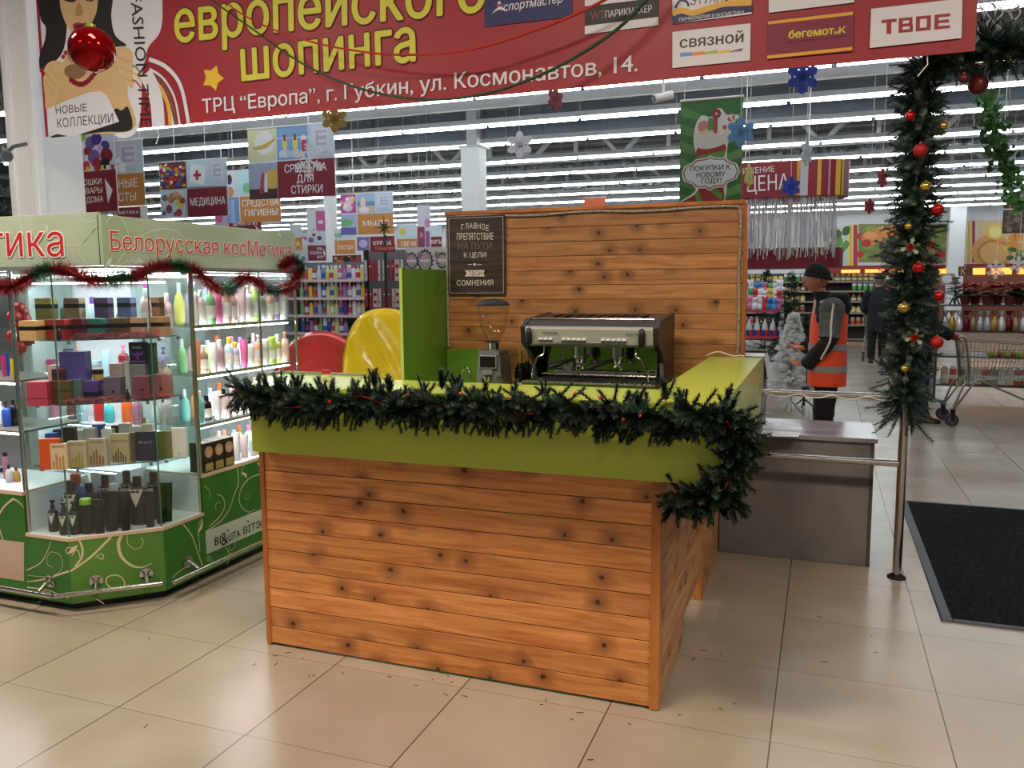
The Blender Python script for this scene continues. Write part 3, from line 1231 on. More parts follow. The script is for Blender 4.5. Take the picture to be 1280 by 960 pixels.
mb.cyl((MX0 + .185, MY0 + .285, 1.155), (MX0 + .185, MY0 + .262, 1.155), .034, STEEL, n=20)
mb.cyl((MX0 + .185, MY0 + .262, 1.155), (MX0 + .185, MY0 + .259, 1.155), .029, WHITE, n=20)
mb.box(MX0 + .184, MX0 + .187, MY0 + .256, MY0 + .259, 1.15, 1.178, BLACK)
mb.build('pressure_gauge', em)
mb = MB()
mb.box(MX0 + .232, MX0 + .262, MY0 + .27, MY0 + .288, 1.125, 1.165, STEEL)
mb.box(MX0 + .238, MX0 + .256, MY0 + .268, MY0 + .27, 1.131, 1.159, BLACK)
mb.build('level_gauge', em, smooth=None, bevel=.002)

# ------------------------------------------------------------------ coffee grinder
gc = onY(617, 440, 2.33)
GX, GY = gc.x, 2.33
gr = thing('coffee_grinder', 'grey coffee grinder with clear bean hopper and dark display', 'coffee grinder', (GX, GY, WZ))
GRY = M((118, 120, 116), 0.42, .35, name='grinder body')
mb = MB()
mb.obox((GX, GY, WZ), .19, .24, .06, 0, GRY, .96)
mb.obox((GX, GY + .01, WZ + .06), .165, .20, .20, 0, GRY, .86)
mb.obox((GX, GY, WZ + .26), .14, .17, .03, 0, M((92, 94, 92), .4, .4), .9)
mb.build('body', gr, smooth=None, bevel=.006)
mb = MB()
mb.box(GX - .056, GX + .056, GY - .10, GY - .075, WZ + .185, WZ + .265, M((150, 152, 150), .35, .5))
mb.box(GX - .049, GX + .049, GY - .103, GY - .099, WZ + .192, WZ + .258, M((20, 16, 15), .15))
mb.build('display', gr, smooth=None, bevel=.002)
mb = MB()
mb.box(GX - .03, GX + .03, GY - .105, GY - .075, WZ + .15, WZ + .18, M((160, 162, 160), .35, .6))
mb.cyl((GX, GY - .11, WZ + .14), (GX, GY - .11, WZ + .105), .027, STEEL, n=14, r2=.02)
mb.box(GX - .035, GX + .035, GY - .13, GY - .08, WZ + .07, WZ + .078, BLACK)
mb.build('spout', gr, smooth=35)
mb = MB()
mb.cyl((GX + .07, GY - .09, WZ + .13), (GX + .07, GY - .11, WZ + .13), .014, STEEL)
mb.build('knob', gr)
mb = MB()
mb.cyl((GX, GY, WZ + .29), (GX, GY, WZ + .335), .034, STEEL, n=18)
mb.cyl((GX, GY, WZ + .335), (GX, GY, WZ + .345), .044, BLACK, n=18, r2=.03)
mb.cyl((GX - .035, GY, WZ + .335), (GX - .058, GY, WZ + .337), .004, BLACK, n=6)
mb.build('collar', gr)
mb = MB()
hz = WZ + .345
mb.lathe([(.034, 0), (.05, .022), (.070, .06), (.084, .11), (.092, .17), (.095, .212)], glass_mat('smoked hopper plastic', (.90, .87, .83), .1), (GX, GY, hz), 24)
mb.build('hopper', gr)
mb = MB()
mb.lathe([(.102, .212), (.102, .220), (.085, .236), (.045, .250), (.01, .254), (.0001, .254)], BLACK, (GX, GY, hz), 24)
mb.build('hopper_lid', gr)

# bottles, tap and small jar
for k, (u, dy) in enumerate(((650.5, .0), (659, .085), (668, .0))):
    c = onY(u, 460, 2.42 + dy)
    mb = MB()
    dg_ = M((16, 14, 13), 0.12, name='dark bottle glass')
    mb.lathe([(.033, 0), (.036, .01), (.036, .15), (.028, .18), (.013, .21), (.012, .235)], dg_, (0, 0, 0), 16)
    o = mb.build('syrup_bottle')
    o.location = (c.x, c.y, WZ)
    tag(o, 'dark syrup bottle with gold foil neck beside the espresso machine, %s' % ('nearest the grinder', 'set back in the middle', 'touching the machine')[k], 'bottle', 'dark bottles beside the espresso machine')
    mb = MB()
    mb.lathe([(.0135, .20), (.0145, .215), (.0145, .275), (.015, .285), (.0001, .287)], M((188, 160, 84), .35, .7), (0, 0, 0), 14)
    mb.build('foil_neck', o, world=False)
    mb = MB()
    mb.lathe([(.0366, .04), (.0366, .09)], M((196, 190, 178), .5), (0, 0, 0), 16)
    mb.build('paper_label', o, world=False)
c = onY(578, 470, 2.46)
tp = thing('tap', 'chrome gooseneck tap standing in front of the green splash board', 'tap', (c.x, c.y, WZ))
mb = MB()
mb.lathe([(.022, 0), (.022, .012), (.013, .02), (.012, .06)], STEEL, (c.x, c.y, WZ), 16)
mb.build('base', tp)
mb = MB()
mb.tube([(c.x, c.y, WZ + .05), (c.x, c.y, WZ + .12)] + [(c.x + .032 - .032 * math.cos(t), c.y - .01 * t, WZ + .12 + .045 * math.sin(t)) for t in [PI * i / 10 for i in range(1, 11)]] + [(c.x + .064, c.y - .032, WZ + .085)], .008, STEEL, n=10)
mb.build('spout', tp)
c = onz(409.5, 471, TOPZ)
mb = MB()
mb.lathe([(.016, 0), (.018, .004), (.018, .016)], M((226, 232, 226), .3), (0, 0, 0), 16)
jar = mb.build('jar')
jar.location = (c.x, c.y - .01, TOPZ)
tag(jar, 'tiny white jar with red lid on the bar counter near the sledges', 'jar')
mb = MB()
mb.lathe([(.021, .016), (.021, .032), (.0001, .033)], M((176, 30, 30), .4), (0, 0, 0), 16)
mb.build('lid', jar, world=False)
# white wire on the end of the wing
a, b = onz(876, 449, TOPZ + .004), onz(930, 446, TOPZ + .004)
mb = MB()
mb.tube(smooth_line([(a.x + (b.x - a.x) * i / 8, BYE - .01, TOPZ + .006 + (.022 * math.sin(PI * min(1, i / 5.0)) if i < 5 else .004 * (i % 2))) for i in range(9)], 5), .004, M((220, 212, 190), .4), n=8)
tag(mb.build('wire'), 'loose white wire lying along the far end of the bar wing', 'wire')

# grey checkout desk and papers
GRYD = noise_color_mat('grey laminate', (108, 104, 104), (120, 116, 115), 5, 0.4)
dk = thing('grey_desk', 'grey laminate desk standing behind the steel rail', 'desk', (3.0, 3.0, 0))
mb = MB()
mb.box(2.57, 3.44, 2.70, 3.30, .726, .752, M((132, 132, 138), 0.22, name='grey desk top'))
mb.build('desktop', dk, smooth=None, bevel=.003)
mb = MB()
mb.box(2.575, 3.405, 2.718, 2.736, .002, .726, GRYD)
mb.build('front_panel', dk, smooth=None, bevel=.002)
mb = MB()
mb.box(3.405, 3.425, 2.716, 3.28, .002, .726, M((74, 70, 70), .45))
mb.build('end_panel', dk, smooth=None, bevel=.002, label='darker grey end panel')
mb = MB()
mb.box(2.575, 2.595, 2.736, 3.28, .002, .726, GRYD)
mb.build('end_panel', dk, smooth=None, bevel=.002)
PAPER = M((226, 230, 236), 0.7, name='paper')
for k, (q, lab) in enumerate((([(950, 545), (998, 546), (1004, 534), (957, 531)], 'white sheet of paper lying open on the grey desk'),
                              ([(948, 536), (962, 537), (968, 528), (955, 527)], 'small white slip of paper at the back of the grey desk'))):
    mb = MB()
    z = .7535 + .0012 * k
    mb.poly([onz(u, v, z) for u, v in q][::-1], PAPER, .001, Vector((0, 0, 1)))
    tag(mb.build('paper_sheet', smooth=None), lab, 'paper')

# steel rail
rl = thing('barrier_rail', 'chrome steel barrier with two rails and one tall post', 'barrier', (3.56, 2.58, 0))
mb = MB()
mb.cyl((3.558, 2.582, 0), (3.558, 2.582, 2.74), .0235, STEEL, n=20)
mb.build('post', rl)
mb = MB()
mb.lathe([(.05, 0), (.05, .008), (.03, .02), (.0235, .03)], M((60, 56, 52), .3, .9), (3.558, 2.582, 0), 20)
mb.build('foot_flange', rl)
for z in (1.010, .644):
    mb = MB()
    mb.cyl((2.812, 2.582, z), (3.54, 2.582, z), .019, STEEL, n=18)
    mb.build('rail', rl)
mb = MB()
mb.tube(smooth_line([(2.83 + .06 * i, 2.56, 1.01 - .018 * abs(math.sin(i * 1.05))) for i in range(12)], 5), .003, M((228, 228, 224), .4), n=6)
tag(mb.build('wire'), 'thin white wire wound along the upper barrier rail', 'wire')

# door mat
q = [onz(u, v) for u, v in ((1133, 627), (1176, 776))]
mt_ = thing('door_mat', 'large black floor mat with a raised rubber edge', 'mat', (5.2, 3.2, 0))
carpet = noise_color_mat('black ribbed carpet', (12, 12, 13), (28, 28, 30), 60, 0.98, (1, .25, 1), bump=.4)
carpet.node_tree.nodes['Principled BSDF'].inputs['Specular IOR Level'].default_value = .1
mb = MB()
mb.box(3.76, 7.2, 2.03, 4.36, 0.0006, .011, carpet)
mb.build('carpet', mt_, smooth=None)
mb = MB()
rub = M((44, 48, 56), .55)
for (x0, x1, y0, y1) in ((3.71, 3.762, 1.99, 4.40), (3.762, 7.25, 1.99, 2.03), (3.762, 7.25, 4.36, 4.40), (7.2, 7.25, 2.03, 4.36)):
    mb.hexa([(x0, y0, 0.0004), (x1, y0, 0.0004), (x1, y1, 0.0004), (x0, y1, 0.0004)], [(x0 + .006, y0 + .006, .009), (x1 - .001, y0 + .006, .009), (x1 - .001, y1 - .006, .009), (x0 + .006, y1 - .006, .009)], rub)
mb.build('rubber_edge', mt_, smooth=None)
# fir needles and crumbs dropped on the floor
rnd = random.Random(21)
mb = MB()
nm_ = M((40, 34, 24), .8)
for u, v in [(344, 820), (378, 823), (360, 816), (392, 845), (428, 842), (487, 846), (540, 850), (560, 846), (565, 853), (581, 871), (557, 869), (520, 857), (682, 875), (715, 900), (725, 891), (879, 813), (901, 817), (867, 824), (849, 894), (901, 887), (918, 880), (1030, 828), (186, 799), (182, 908), (738, 950), (787, 906), (1025, 772), (1012, 790), (1089, 795), (1095, 816), (677, 881), (386, 845), (318, 831), (345, 830)]:
    p = onz(u, v)
    a = rnd.uniform(0, PI)
    l = rnd.uniform(.006, .016)
    mb.tube([(p.x - l * math.cos(a), p.y - l * math.sin(a), .0016), (p.x + .003 * math.sin(a), p.y - .003 * math.cos(a), .0026), (p.x + l * math.cos(a), p.y + l * math.sin(a), .0016)], .0012, nm_, n=4)
tag(mb.build('needle_litter', smooth=None), 'dropped fir needles and crumbs scattered over the floor tiles', 'litter', kind='stuff')

# ================================================================== THE GLASS COSMETICS ISLAND
KY, KX = .66, -.06                     # front face, side face
Z0, ZL, ZH, ZT = .045, .385, .60, 1.712   # base underside, low shelf board, high shelf board, glass top
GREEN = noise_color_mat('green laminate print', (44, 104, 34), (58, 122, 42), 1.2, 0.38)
GREEN_LIT = noise_color_mat('lit green laminate print', (76, 128, 48), (92, 142, 58), 1.2, 0.38)  # same laminate; the brighter light on the chamfer is put into the colour
CREAM = M((222, 206, 176), 0.45, name='cream print')
BOARD = M((214, 190, 164), 0.5, name='board edge')
WHITEG = M((236, 240, 246), 0.35, name='white glass')
KLAMP = bpy.data.materials.new('showcase lamp')
KLAMP.use_nodes = True
_n = KLAMP.node_tree
_n.nodes.clear()
_e = _n.nodes.new('ShaderNodeEmission')
_e.inputs[0].default_value = (0.95, 0.98, 1.0, 1)
_e.inputs[1].default_value = KIOSK_STRENGTH
_o = _n.nodes.new('ShaderNodeOutputMaterial')
_n.links.new(_e.outputs[0], _o.inputs[0])
SHGLASS = glass_mat('shelf glass', (.90, .96, .94), .08)
V = Vector
cv1, cv2 = V((-.37, KY, 0)), V((KX, .97, 0))       # chamfer ends
SEAMX, SEAMY = -.655, 1.275
NCH = V((1, -1, 0)).normalized()


def chin(d):
    """chamfer outline of the corner case, set in by d"""
    k = d * math.tan(PI / 8)
    return [(SEAMX, KY + d), (cv1.x - k * 0 - d * .414, KY + d), (KX - d, cv2.y + d * .414), (KX - d, SEAMY)]


def slab(mb, pts, z0, z1, mat):
    return mb.hexa([(x, y, z0) for x, y in pts], [(x, y, z1) for x, y in pts], mat)


cs = thing('corner_showcase', 'chamfered corner glass showcase with green base and white bottom shelf', 'showcase', (-.4, 1.0, 0))
out = chin(0)
back = [(-.46, SEAMY), (-.46, 1.06), (SEAMX, 1.06)]
for (a, b, mat, lab) in ((out[0], out[1], GREEN, None), (out[1], out[2], GREEN_LIT, 'green chamfer panel with brighter light painted in'), (out[2], out[3], GREEN, None)):
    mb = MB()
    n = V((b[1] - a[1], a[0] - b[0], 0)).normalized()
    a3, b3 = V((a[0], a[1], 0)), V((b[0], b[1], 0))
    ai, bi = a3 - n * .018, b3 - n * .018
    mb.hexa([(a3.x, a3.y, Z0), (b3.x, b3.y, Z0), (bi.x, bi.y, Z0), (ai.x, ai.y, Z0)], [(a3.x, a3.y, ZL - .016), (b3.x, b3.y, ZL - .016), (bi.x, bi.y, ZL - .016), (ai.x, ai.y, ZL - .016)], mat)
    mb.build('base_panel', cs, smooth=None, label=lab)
mb = MB()
slab(mb, chin(.05) + back, 0.0, Z0 + .02, BLACK)
mb.build('plinth', cs, smooth=None)
mb = MB()
slab(mb, chin(-.004) + back, ZL - .016, ZL, BOARD)
slab(mb, chin(.004) + back, ZL, ZL + .0015, WHITEG)
mb.build('bottom_shelf', cs, smooth=None)
panes = []
for a, b in ((out[0], out[1]), (out[1], out[2]), (out[2], out[3])):
    mb = MB()
    a3, b3 = V((a[0], a[1], 0)), V((b[0], b[1], 0))
    n = V((b[1] - a[1], a[0] - b[0], 0)).normalized()
    a3, b3 = a3 - n * .012, b3 - n * .012
    d = (b3 - a3).normalized()
    a3, b3 = a3 + d * .004, b3 - d * .004
    mb.poly([(a3.x, a3.y, ZL + .004), (b3.x, b3.y, ZL + .004), (b3.x, b3.y, ZT), (a3.x, a3.y, ZT)], GLASS, .005, n)
    for q in (a3 + d * .001, b3 - d * .001):
        q = q - n * .0025
        mb.cyl((q.x, q.y, ZL + .004), (q.x, q.y, ZT), .0032, GLASSEDGE, n=6)
    mb.build('glass_pane', cs, smooth=None)
CSZ = [1.375, 1.055, .735]
for z in CSZ:
    mb = MB()
    pts = [(SEAMX + .05, KY + .03)] + chin(.035)[1:3] + [(KX - .035, SEAMY - .09), (-.30, SEAMY - .09), (-.46, SEAMY - .2), (SEAMX + .05, 1.04)]
    slab(mb, pts, z - .006, z, SHGLASS)
    for i in range(3):
        a, b = pts[i], pts[i + 1]
        mb.tube([(a[0], a[1], z - .003), (b[0], b[1], z - .003)], .0034, GLASSEDGE, n=6)
    sh = mb.build('glass_shelf', cs, smooth=None)
    mb = MB()
    for (x, y) in ((SEAMX + .13, KY + .012), (-.33, KY + .05), (-.1, .955), (KX - .012, SEAMY - .11), (KX - .012, 1.03)):
        mb.cyl((x, y, z - .018), (x, y, z - .004), .008, DULLSTEEL, n=8)
        mb.box(x - .012, x + .012, y - .004, y + .004, z - .020, z - .016, DULLSTEEL)
    mb.build('shelf_clip', sh, smooth=None)
for x, y in ((SEAMX + .012, KY + .012), (KX - .012, SEAMY - .008)):
    mb = MB()
    mb.cyl((x, y, ZL), (x, y, ZT), .008, STEEL, n=12)
    mb.build('chrome_post', cs)
mb = MB()
mb.box(-.462, -.456, 1.06, SEAMY, ZL, ZH + .02, WHITEG)
mb.box(SEAMX + .03, -.456, 1.05, 1.06, ZL, ZH + .02, M((176, 178, 184), .4))
mb.box(-.456, KX - .02, SEAMY - .008, SEAMY - .002, ZL, ZH - .01, WHITEG)
mb.box(SEAMX + .002, SEAMX + .008, KY + .02, 1.06, ZL, ZH - .01, WHITEG)
mb.build('white_back_panel', cs, smooth=None)
mb = MB()
mb.box(-.62, -.2, 1.0, 1.03, ZT - .03, ZT - .008, KLAMP)
mb.box(-.13, -.10, 1.0, SEAMY - .04, ZT - .03, ZT - .008, KLAMP)
mb.build('lamp', cs, smooth=None)
mb = MB()
slab(mb, chin(.001) + back, ZT, ZT + .02, M((150, 158, 150), .4, .5))
mb.build('top_board', cs, smooth=None)

# side showcase (two bays) and front showcase
SBZ = [1.42, 1.148, .87]
ss = thing('side_showcase', 'long glass showcase with green base behind the left end of the bar', 'showcase', (-.25, 1.8, 0))
YE = 2.235
mb = MB()
mb.box(KX - .018, KX, SEAMY + .002, YE, Z0, ZH - .02, GREEN)
mb.build('base_panel', ss, smooth=None)
mb = MB()
mb.box(KX - .40, KX - .05, SEAMY + .02, YE - .04, 0, Z0 + .02, BLACK)
mb.build('plinth', ss, smooth=None)
mb = MB()
mb.box(KX - .42, KX + .004, SEAMY + .001, YE, ZH - .02, ZH, BOARD)
mb.box(KX - .42, KX - .004, SEAMY + .002, YE - .002, ZH, ZH + .0015, WHITEG)
mb.build('bottom_shelf', ss, smooth=None)
mb = MB()
mb.box(KX - .425, KX - .415, SEAMY, YE, ZH, ZT, glass_mat('frosted back glass', (.80, .86, .86), .2, .3))
mb.build('back_pane', ss, smooth=None)
mb = MB()
mb.box(KX - .40, KX - .012, YE - .006, YE - .001, ZH + .002, ZT, GLASS)
mb.build('glass_pane', ss, smooth=None)
mb = MB()
mb.box(KX - .40, KX - .016, SEAMY + .003, SEAMY + .008, ZH + .002, ZT, GLASS)
mb.build('glass_pane', ss, smooth=None)
for z in SBZ:
    mb = MB()
    mb.box(KX - .40, KX - .02, SEAMY + .015, YE - .02, z - .008, z, SHGLASS)
    mb.box(KX - .02, KX - .006, SEAMY + .012, 1.845, z - .014, z + .003, ALU)
    mb.box(KX - .02, KX - .008, 1.862, YE - .02, z - .008, z, GLASSEDGE)
    mb.build('glass_shelf', ss, smooth=None)
for y in (SEAMY + .008, 1.853, YE - .012):
    mb = MB()
    mb.cyl((KX - .012, y, ZH), (KX - .012, y, ZT), .009, STEEL, n=12)
    mb.build('chrome_post', ss)
mb = MB()
for z in [ZT - .012] + [q - .02 for q in SBZ]:
    mb.box(KX - .06, KX - .04, SEAMY + .04, YE - .06, z - .006, z, KLAMP)
mb.build('lamp', ss, smooth=None)
mb = MB()
mb.box(KX - .42, KX, SEAMY, YE, ZT, ZT + .02, M((150, 158, 150), .4, .5))
mb.build('top_board', ss, smooth=None)
fs_ = thing('front_showcase', 'glass showcase at the left picture edge with a cream base panel', 'showcase', (-1.2, .9, 0))
mb = MB()
mb.box(-2.6, SEAMX - .002, KY, KY + .018, Z0, ZH - .02, GREEN)
mb.build('base_panel', fs_, smooth=None)
mb = MB()
mb.box(-2.55, SEAMX - .03, KY + .05, KY + .4, 0, Z0 + .02, BLACK)
mb.build('plinth', fs_, smooth=None)
mb = MB()
mb.box(-2.6, SEAMX - .001, KY - .004, KY + .4, ZH - .02, ZH, BOARD)
mb.box(-2.6, SEAMX - .002, KY + .004, KY + .4, ZH, ZH + .0015, WHITEG)
mb.build('bottom_shelf', fs_, smooth=None)
mb = MB()
mb.box(SEAMX - .008, SEAMX - .003, KY + .012, KY + .4, ZH + .002, ZT, GLASS)
mb.cyl((SEAMX - .006, KY + .012, ZH), (SEAMX - .006, KY + .012, ZT), .004, GLASSEDGE, n=6)
mb.build('glass_pane', fs_, smooth=None)
mb = MB()
mb.box(-2.6, SEAMX - .02, KY + .395, KY + .4, ZH, ZT, glass_mat('frosted back glass', (.80, .86, .86), .2, .3))
mb.build('back_pane', fs_, smooth=None)
FBZ = [1.165, .905]
for z in FBZ:
    mb = MB()
    mb.box(-2.58, SEAMX - .02, KY + .03, KY + .39, z - .01, z, M((120, 116, 112), .4))
    mb.build('shelf', fs_, smooth=None)
mb = MB()
for z in (ZT - .012, FBZ[0] - .02, FBZ[1] - .02):
    mb.box(-2.5, SEAMX - .06, KY + .06, KY + .08, z - .006, z, KLAMP)
mb.build('lamp', fs_, smooth=None)
mb = MB()
mb.box(-2.6, SEAMX, KY, KY + .4, ZT, ZT + .02, M((150, 158, 150), .4, .5))
mb.build('top_board', fs_, smooth=None)

# painted scrolls on the bases
PF = Plane((0, KY, 0), (0, -1, 0), (1, 0, 0))
PS = Plane((KX, 0, 0), (1, 0, 0), (0, 1, 0))
PC = Plane(cv1, NCH)


def scroll(pl, lines, parent, name='painted_scroll', polys=()):
    mb = MB()
    for pts, w in lines:
        pl.ribbon(mb, pts, w, CREAM, .0012)
    for q in polys:
        pl.poly(mb, q, CREAM, .0013)
    return mb.build(name, parent, smooth=None)


def spiral(u, v, r, turns=1.3, a0=0.0, n=12, sgn=1):
    return [(u + r * (1 - .75 * i / n) * math.cos(a0 + sgn * 2 * PI * turns * i / n), v + r * (1 - .75 * i / n) * math.sin(a0 + sgn * 2 * PI * turns * i / n)) for i in range(n + 1)]


scroll(PF, [([(33, 713), (50, 704), (58, 692), (64, 676)], (.006, .004, .003)), ([(34, 719), (60, 721), (74, 715), (78, 706), (75, 694), (64, 690), (59, 697), (60, 706), (66, 709)], .0025),
            ([(34, 727), (55, 724), (86, 714)], (.005, .008, .010)), ([(34, 734), (60, 738), (86, 748)], (.007, .005, .004)), ([(46, 739), (62, 741), (64, 744)], .003)], cs)
scroll(PC, [([(88, 714), (100, 706), (116, 694), (139, 671)], (.010, .009, .011)), ([(94, 708), (102, 697), (103, 686), (99, 675)], (.006, .012, .008)), ([(100, 697), (98, 689), (93, 687)], .004),
            ([(122, 696), (128, 699), (129, 694), (124, 693), (119, 697)], .004),
            ([(152, 669), (148, 680), (152, 696), (165, 707), (178, 709), (190, 704)], (.016, .016, .003)), ([(159, 668), (160, 680), (168, 686), (176, 684), (179, 677), (176, 672)], .003),
            ([(139, 735), (133, 729), (134, 722), (142, 719), (151, 721), (156, 729), (152, 737)], (.006, .006, .006)), ([(152, 737), (164, 733), (180, 734)], .005), ([(119, 748), (126, 752), (130, 755)], .005)],
       cs, polys=[[(84, 693), (90, 684), (98, 681), (93, 690)]])
scroll(PC, [(spiral(86, 689, 7, 1.0, 1.0, 10, -1), .004)], cs)
scroll(PS, [([(229, 655), (240, 670), (247, 690), (253, 707)], .006), ([(216, 722), (223, 715), (237, 706)], .005), ([(252, 648), (248, 661), (250, 690)], .004)], cs, polys=[[(247, 668), (251, 655), (254, 648), (253, 660)]])
scroll(PS, [([(258, 664), (275, 652), (287, 636), (292, 620), (298, 604), (297, 585)], (.006, .005, .006)), ([(327, 592), (312, 598), (301, 612), (300, 630), (310, 640), (319, 636)], (.005, .006, .003)),
            ([(262, 658), (275, 645), (281, 632), (278, 621), (271, 618)], (.006, .008, .003)), ([(270, 637), (270, 630), (276, 628)], .003), ([(255, 607), (262, 614), (262, 625)], .003),
            ([(308, 617), (306, 624), (310, 623), (312, 617)], .002), ([(302, 595), (303, 586), (306, 579)], .003), ([(282, 684), (287, 693), (284, 706)], .004), ([(284, 678), (289, 688), (294, 682), (292, 677)], .003),
            (spiral(261, 698, 4, 1.4, 0, 12), .003)], ss, polys=[[(302, 592), (309, 598), (308, 592), (303, 590)], [(321, 578), (325, 584), (326, 579)]])
scroll(PF, [([(17, 603 + 20), (3, 636), (-2, 655), (10, 690), (16, 698)], (.010, .008, .006)), ([(17, 624), (23, 627), (30, 635)], (.009, .006, .003))], fs_)
mb = MB()
PF.poly(mb, [(-120, 704), (30, 729 - 2.5), (30, 680 - 2), (-120, 660)][::1], M((206, 176, 158), .45), .0014)
o = mb.build('label_panel', fs_, smooth=None, label='plain cream label panel')
# white maker's plate with lettering on the side base
pz = [onX(u, v, KX) for u, v in ((255.7, 665), (328, 636), (328, 663), (256.4, 693))]
mb = MB()
y0, y1 = SEAMY + .006, YE - .02
za, zb = (pz[0].z + pz[1].z) / 2, (pz[2].z + pz[3].z) / 2
mb.box(KX - .001, KX + .002, y0, y1, zb, za, M((196, 204, 196), .4))
pt = mb.build('name_plate', ss, smooth=None)
mb = MB()
PS2 = Plane((KX + .002, 0, 0), (1, 0, 0), (0, 1, 0))
INK = M((20, 20, 20), .6, name='black ink')
PS2.text(mb, 'BI', (268.5, 682), (276, 679), 10.5, INK, bold=.006, lift=.001)
PS2.text(mb, '&', (277, 683), (285.5, 678.5), 17, INK, bold=.004, lift=.0014)
PS2.text(mb, 'LITA', (286, 676.4), (300.5, 670), 9.5, INK, bold=.006, lift=.001)
PS2.text(mb, 'ВІТЭКС', (304.5, 667.8), (338, 654), 9.2, INK, bold=.006, lift=.001)
for u, v in ((285, 663), (310, 651.6)):
    blob(PS2, mb, u, v, 1.1, 1.3, INK, .0015, rough=0)
mb.build('lettering', pt, smooth=None)
# chrome bumper rails with flanges
for pts, fl, par in (([(-2.5, KY - .085), (SEAMX, KY - .085), (-.405, KY - .085)], ((-.505, KY, 0, -1), (-.95, KY, 0, -1)), fs_),
                     ([(-.395, KY - .082), (-.02, .935 - .03)], ((-.29, .74, .7071, -.7071), (-.125, .905, .7071, -.7071)), cs),
                     ([(KX + .085, .935), (KX + .085, YE - .05)], ((KX, 1.13, 1, 0), (KX, 1.95, 1, 0)), ss)):
    mb = MB()
    mb.tube([(x, y, .112) for x, y in pts], .0125, STEEL, n=14)
    r = mb.build('bumper_rail', par)
    for x, y, nx, ny in fl:
        mb = MB()
        mb.cyl((x, y, .150), (x + nx * .008, y + ny * .008, .150), .032, STEEL, n=20)
        mb.cyl((x + nx * .008, y + ny * .008, .150), (x + nx * .03, y + ny * .03, .146), .016, STEEL, n=14, r2=.011)
        mb.cyl((x + nx * .03, y + ny * .03, .146), (x + nx * .075, y + ny * .075, .118), .010, STEEL, n=12)
        for k in range(4):
            t = PI / 4 + k * PI / 2
            e = V((-ny, nx, 0)) * math.cos(t) * .022 + V((0, 0, 1)) * math.sin(t) * .022
            p = V((x, y, .150)) + e + V((nx, ny, 0)) * .008
            mb.cyl(p, p + V((nx, ny, 0)) * .002, .005, BLACK, n=8)
        mb.build('flange', r)

# illuminated fascia boxes
PALE = noise_color_mat('pale green acrylic', (150, 172, 146), (196, 208, 190), .9, 0.16)
RED = M((196, 40, 44), 0.45, name='red letter')
WHT = M((240, 240, 236), 0.5, name='white letter edge')
SCR = M((196, 208, 190), .4, name='pale scroll')
fz0, fz1 = ZT + .02, 1.968
f2 = thing('fascia_sign', 'pale green fascia sign with the full red cosmetics lettering over the side showcase', 'sign', (KX - .05, 1.45, fz0))
mb = MB()
mb.box(KX - .012, KX + .008, .688, 2.222, fz0, fz1, PALE)
mb.build('panel', f2, smooth=None, bevel=.002)
mb = MB()
mb.box(KX - .04, KX + .012, .70, 2.222, fz0 - .012, fz0 - .001, ALU)
mb.box(KX - .05, KX - .03, .75, 2.2, fz0 + .0, fz0 + .02, KLAMP)
mb.build('light_trough', f2, smooth=None)
PS3 = Plane((KX + .008, 0, 0), (1, 0, 0), (0, 1, 0))
mb = MB()
PS3.text(mb, 'Белорусская косМетика', (138.4, 312.5), (363.5, 322), 24, RED, bold=.0, outline=(.03, WHT), lift=.002)
mb.build('lettering', f2, smooth=None)
mb = MB()
for pts, w in (([(133, 279), (137, 272), (146, 270), (155, 277), (160, 290), (159, 300)], (.004, .006, .003)), ([(142, 340), (154, 318), (176, 296), (200, 286), (222, 290), (238, 306)], (.004, .008, .003)), ([(148, 332), (166, 326), (178, 334)], .005), ([(345, 300), (350, 315), (358, 328)], .004), ([(250, 300), (262, 312), (266, 326)], .004)):
    PS3.ribbon(mb, pts, w, SCR, .0009)
for q in ([(130, 336), (134, 326), (140, 321), (138, 332)], [(166, 330), (174, 322), (183, 329)], [(318, 281), (322, 289), (328, 291)], [(346, 292), (352, 297), (351, 291)]):
    PS3.poly(mb, q, SCR, .0009)
mb.build('painted_scroll', f2, smooth=None)
mb = MB()
mb.box(KX - .0155, KX - .0125, .688, .70, fz0, fz1, BLACK)
mb.build('seam', f2, smooth=None)
f1 = thing('fascia_sign', 'pale green fascia sign over the front showcase with cut-off red lettering', 'sign', (-.9, .7, fz0))
mb = MB()
mb.box(-2.6, KX - .016, .69, .71, fz0, fz1 + .012, PALE)
mb.build('panel', f1, smooth=None, bevel=.002)
mb = MB()
mb.box(-2.6, KX - .016, .685, .74, fz0 - .012, fz0 - .001, ALU)
mb.box(-2.5, KX - .06, .73, .75, fz0, fz0 + .02, KLAMP)
mb.build('light_trough', f1, smooth=None)
PF3 = Plane((0, .69, 0), (0, -1, 0), (1, 0, 0))
mb = MB()
PF3.text(mb, 'косМетика', (-142, 321.5), (80.5, 320.5), 37, RED, bold=.0, outline=(.028, WHT), lift=.002)
mb.build('lettering', f1, smooth=None)
mb = MB()
for pts, w in (([(126, 274), (112, 295), (96, 307), (80, 305)], (.004, .008, .004)), ([(100, 268), (104, 275), (114, 277), (126, 272)], .005), ([(108, 330), (100, 318), (103, 305), (120, 285)], .003), ([(24, 271), (28, 290), (40, 310), (55, 330)], (.007, .005, .003))):
    PF3.ribbon(mb, pts, w, SCR, .0009)
PF3.poly(mb, [(58, 293), (56, 286), (58, 279), (61, 287)], SCR, .0009)
mb.build('painted_scroll', f1, smooth=None)

# ------------------------------------------------------------------ goods
_LAB = {}


def uniq(lab):
    k = _LAB.get(lab, 0)
    _LAB[lab] = k + 1
    if k:
        print('DUPLICATE LABEL', lab)
    return lab


